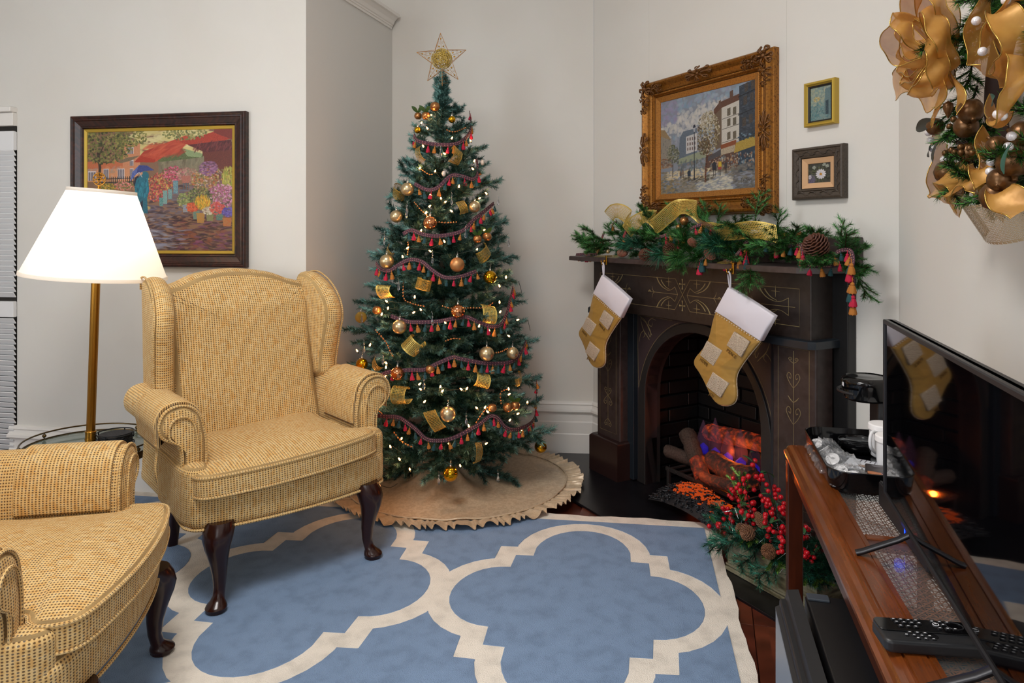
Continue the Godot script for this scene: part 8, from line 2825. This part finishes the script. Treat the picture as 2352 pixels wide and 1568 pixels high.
	part(dpk, "biscuit_stripe", MB.new().box(Vector3(-0.012, 0.0142, 0.036), Vector3(0.022, 0.0006, 0.004), 0.0), mt("3a2020", 0.6))
	part(spk, "orange_band", MB.new().box(Vector3(0.0, 0.0118, 0.024), Vector3(0.112, 0.0014, 0.014), 0.0), mt("8a4a38", 0.55))

func remote(T: float) -> void:
	var up := Transform3D(Basis(Vector3.RIGHT, -PI / 2), Vector3.ZERO)
	var p := D(0.700, T + 0.0005, 1.115)
	var o := thing("remote_control", "dark grey remote control with rows of buttons lying across the console table", "remote", p, -0.13)
	var b := MB.new()
	b.xf = up
	b.pillow(rrect(-0.108, -0.033, 0.108, 0.033, 0.012), 0.0, 0.021, 0.006)
	part(o, "case", b, M.plastic)
	var pl := MB.new()
	pl.xf = up
	pl.prism(rrect(-0.106, -0.004, 0.104, 0.0335, 0.010), 0.0195, 0.0232, 0.0012)
	part(o, "glossy_panel", pl, M.gloss)
	var key := MB.new()
	key.xf = up
	key.prism(rrect(-0.0042, -0.0028, 0.0042, 0.0028, 0.002, 3), 0.0, 0.0016, 0.0005)
	var km := key.mesh()
	var dot := MB.new().box(Vector3.ZERO, Vector3(0.0034, 0.0003, 0.0016), 0.0).mesh()
	for q in [[0, 4, -0.074, -0.027, 1], [0, 4, -0.072, -0.019, 1], [0, 3, -0.070, -0.008, 1], [0, 3, -0.062, 0.006, 0], [0, 4, -0.070, 0.014, 0], [0, 3, -0.056, 0.022, 0], [5, 3, -0.072, -0.027, 1], [5, 2, -0.070, -0.019, 1], [5, 3, -0.068, -0.008, 1], [10, 3, -0.072, 0.026, 0], [10, 2, -0.070, 0.017, 0]]:
		for k in q[1]:
			var y := 0.0232 if q[4] == 1 else 0.021
			var kk := part(o, "button", km, M.keys)
			kk.position = Vector3(q[2] + (q[0] + k) * 0.0115, y, q[3])
			part(kk, "button_mark", dot, M.legend).position = Vector3(0, 0.0018, 0)
	var ring := []
	for k in 25: ring.append(Vector3(0.016 + cos(TAU * k / 24) * 0.0125, 0.0236, -0.018 + sin(TAU * k / 24) * 0.0105))
	part(o, "navigation_ring", MB.new().tube(ring, 0.0009, 5), M.bezel)
	var ok := []
	for k in 17: ok.append(Vector3(-0.012 + cos(TAU * k / 16) * 0.0046, 0.0240, -0.019 + sin(TAU * k / 16) * 0.0042))
	part(o, "ok_ring", MB.new().tube(ok, 0.0007, 5), M.legend)
	part(o, "mic_dimple", MB.new().lathe([Vector2(0.0, 0.0212), Vector2(0.007, 0.0213), Vector2(0.0085, 0.0210)], 18, Vector3(-0.030, 0, 0.012)), M.gloss)

func fridge() -> void:
	var f := thing("mini_fridge", "small black fridge with a stainless door under the console table", "fridge", kp(-0.108, 0, 0.725), KT)
	part(f, "cabinet", MB.new().box(Vector3(0.285, 0.258, 0.24), Vector3(0.45, 0.506, 0.48), 0.006), mt("0e0e10", 0.45))
	part(f, "door", MB.new().box(Vector3(0.028, 0.252, 0.24), Vector3(0.040, 0.486, 0.48), 0.004), M.plastic)
	part(f, "steel_front", MB.new().box(Vector3(0.004, 0.242, 0.24), Vector3(0.008, 0.464, 0.474), 0.003), M.steel)
	var g := MB.new()
	g.xf = Transform3D(Basis(Vector3(1, 0, 0), Vector3(0, 1, 0), Vector3(0, 0, 1)), Vector3.ZERO)
	g.prism(v2([[0.0, 0.474], [0.012, 0.480], [0.020, 0.496], [0.024, 0.514], [0.048, 0.518], [0.048, 0.470], [0.0, 0.468]]), 0.0, 0.48, 0.002)
	part(f, "door_grip", g, M.plastic)
	part(f, "hinge_cover", MB.new().box(Vector3(0.085, 0.513, 0.018), Vector3(0.045, 0.006, 0.026), 0.002), mt("3a4048", 0.4))
	for z in [0.04, 0.44]:
		for x in [0.05, 0.46]:
			part(f, "foot", MB.new().box(Vector3(x, 0.003, z), Vector3(0.03, 0.006, 0.03), 0.001), M.plastic)

# ---------------------------------------------------------------- berry arrangement on the hearth
func planter_things() -> void:
	rng.seed = 515
	M.crate = mt("8a8670", 0.6)
	M.crate.albedo_texture = nz(97, 0.015, ["4a463c", "b8b098", "ffffff", "d8d0b8"], 256, 5)
	tri_map(M.crate, Vector3(2, 7, 2))
	M.berry = mt("b80c1c", 0.16)
	M.berry_dark = mt("4a0810", 0.3)
	M.redtwig = mt("3a1418", 0.6)
	M.tinsel = mt("d8e4ea", 0.15, 0.9)
	M.cone_tan = mt("7a5238", 0.65)
	var X0 := 1.425
	var pl := thing("berry_planter", "weathered wooden planter of red berries, pine and cones on the hearth", "planter", fp(X0, 0.010, 0.20), FT)
	var w := 0.40
	var d := 0.185
	var h := 0.135
	for q in [[w / 2, d - 0.006, w, 0.012], [w / 2, 0.006, w, 0.012]]:
		part(pl, "side_board", MB.new().box(Vector3(q[0], h / 2 + 0.01, q[1]), Vector3(q[2], h - 0.01, q[3]), 0.002), M.crate)
	for x in [0.006, w - 0.006]:
		part(pl, "end_board", MB.new().box(Vector3(x, h / 2 + 0.01, d / 2), Vector3(0.012, h - 0.01, d - 0.026), 0.002), M.crate)
	for q in [[0.008, 0.010, 0.016], [0.022, 0.006, 0.010]]:
		part(pl, "base_moulding", MB.new().box(Vector3(w / 2, q[0], d + q[1] / 2 - 0.001), Vector3(w + 0.012, q[2], q[1]), 0.003), M.crate)
		part(pl, "base_moulding", MB.new().box(Vector3(-q[1] / 2 + 0.001, q[0], d / 2), Vector3(q[1], q[2], d + 0.008), 0.003), M.crate)
	part(pl, "foam", MB.new().box(Vector3(w / 2, 0.09, d / 2), Vector3(w - 0.03, 0.06, d - 0.03), 0.01), mt("2a2418", 0.9))
	var teal := [lin("2c7464"), lin("3c8a74"), lin("225c4c"), lin("50a084"), lin("306c48")]
	var lime := [lin("74a848"), lin("88b458"), lin("628e3c"), lin("a0c068")]
	var bm := [branch_mesh(0.17, 700, teal, lin("2a2018"), 0.032, 0.0018, 1500.0), branch_mesh(0.13, 701, teal, lin("2a2018"), 0.032, 0.0018, 1500.0)]
	var lm := [branch_mesh(0.19, 710, lime, lin("4a5a28"), 0.012, 0.0034, 2200.0, 1.3)]
	for k in 46:
		var x := rng.randf_range(0.02, w - 0.02)
		var z := rng.randf_range(0.04, d - 0.02)
		var dir := Vector3((x / w - 0.5) * 1.6 + rng.randf_range(-0.4, 0.4), rng.randf_range(-0.15, 0.6), rng.randf_range(0.1, 1.0))
		along(part(pl, "branch", bm[k % 2], M.needle), Vector3(x, 0.14 + rng.randf() * 0.03, z), dir, rng.randf_range(0.6, 0.95))
	for q in [[0.02, 0.15, 0.12, -0.9, 0.05, 0.2], [0.03, 0.15, 0.15, -0.7, -0.5, 0.5], [0.06, 0.15, 0.16, -0.4, -0.35, 0.8], [0.15, 0.15, 0.17, 0.1, -0.35, 0.9], [0.24, 0.15, 0.17, 0.0, -0.4, 0.8]]:
		along(part(pl, "branch", bm[0], M.needle), Vector3(q[0], q[1], q[2]), Vector3(q[3], q[4], q[5]), 0.8)
	for q in [[0.03, 0.20, 0.14, 0.75, -0.10, 0.45], [0.14, 0.17, 0.17, 0.8, -0.15, 0.3], [0.28, 0.17, 0.17, 0.9, -0.1, 0.3], [0.01, 0.19, 0.10, -0.1, 0.9, 0.1]]:
		along(part(pl, "cedar_sprig", lm[0], M.needle), Vector3(q[0], q[1], q[2]), Vector3(q[3], q[4], q[5]), 0.9)
	# red berry stems
	var bmesh := MB.new().ball(Vector3.ZERO, 0.0092, 14).mesh()
	var leafm := MB.new()
	leaf(leafm, Vector3.ZERO, Vector3(1, 0, 0), Vector3(0, 1, 0), 0.042, 0.016)
	var lmesh := leafm.mesh()
	M.sprig = mt("2f5a34", 0.4)
	for q in [[0.06, 0.10, -0.03, 0.30, 0.16], [0.10, 0.09, 0.02, 0.36, 0.16], [0.13, 0.10, 0.10, 0.475, 0.17], [0.15, 0.12, 0.09, 0.40, 0.20], [0.18, 0.10, 0.17, 0.42, 0.16], [0.20, 0.12, 0.22, 0.36, 0.20], [0.08, 0.13, -0.02, 0.24, 0.20], [0.16, 0.14, 0.13, 0.30, 0.24], [0.26, 0.12, 0.30, 0.34, 0.20], [0.32, 0.12, 0.35, 0.30, 0.20], [0.23, 0.14, 0.25, 0.28, 0.24], [0.04, 0.14, -0.035, 0.17, 0.22], [0.36, 0.12, 0.40, 0.22, 0.2], [0.29, 0.14, 0.31, 0.22, 0.25]]:
		var a := Vector3(q[0], 0.12, q[1])
		var b := Vector3(q[2], q[3], q[4])
		var path := catmull([a, a.lerp(b, 0.5) + Vector3(rng.randf_range(-0.02, 0.02), 0.02, rng.randf_range(-0.02, 0.02)), b], 6)
		var st := part(pl, "berry_stem", MB.new().tube(path, 0.0020, 5), M.redtwig)
		for k in 12:
			var u := rng.randf_range(0.45, 1.0)
			var p: Vector3 = path[int(u * (path.size() - 1))]
			var off := Vector3(rng.randfn(), rng.randfn() * 0.8, rng.randfn() + 0.4).normalized() * rng.randf_range(0.014, 0.036)
			var br := part(st, "berry", bmesh, M.berry if rng.randf() < 0.93 else M.berry_dark)
			br.position = p + off
			var s := rng.randf_range(0.85, 1.1)
			br.scale = Vector3(s, s, s)
		for k in 3:
			var p: Vector3 = path[rng.randi_range(path.size() / 2, path.size() - 1)]
			along(part(st, "leaf", lmesh, M.sprig), p, Vector3(rng.randfn(), rng.randfn() * 0.6 + 0.2, rng.randfn() + 0.5), rng.randf_range(0.8, 1.1))
	for q in [[0.155, 0.275, 0.20, 0.8, -0.35, 0.4, 0.075, 0.022, 0], [0.155, 0.205, 0.215, -0.2, 0.1, 1.0, 0.045, 0.026, 1], [0.235, 0.17, 0.21, 0.3, 0.2, 1.0, 0.045, 0.024, 1], [0.10, 0.185, 0.19, -0.3, 0.3, 0.8, 0.04, 0.02, 1]]:
		aim(part(pl, "pine_cone", cone_mesh(q[6], q[7], q[8], 720 + int(q[0] * 1000), 11), M.cone_tan), Vector3(q[0], q[1], q[2]), Vector3(q[3], q[4], q[5]))
	var ti := MB.new()
	for k in 90:
		var p := Vector3(rng.randf_range(0.0, w), rng.randf_range(0.13, 0.27), rng.randf_range(0.10, 0.24))
		var e := Vector3(rng.randfn(), rng.randfn(), rng.randfn()) * 0.012
		ti.tube([p - e, p + e], 0.0008, 3)
	for k in 7:
		var p := Vector3(0.02 + k * 0.045, 0.20, 0.17)
		ti.tube([p, p + Vector3(rng.randf_range(-0.05, 0.08), 0.02, 0.04), p + Vector3(rng.randf_range(-0.08, 0.12), -0.05, 0.05)], 0.0007, 3)
	part(pl, "tinsel", ti, M.tinsel).set_meta("kind", "stuff")
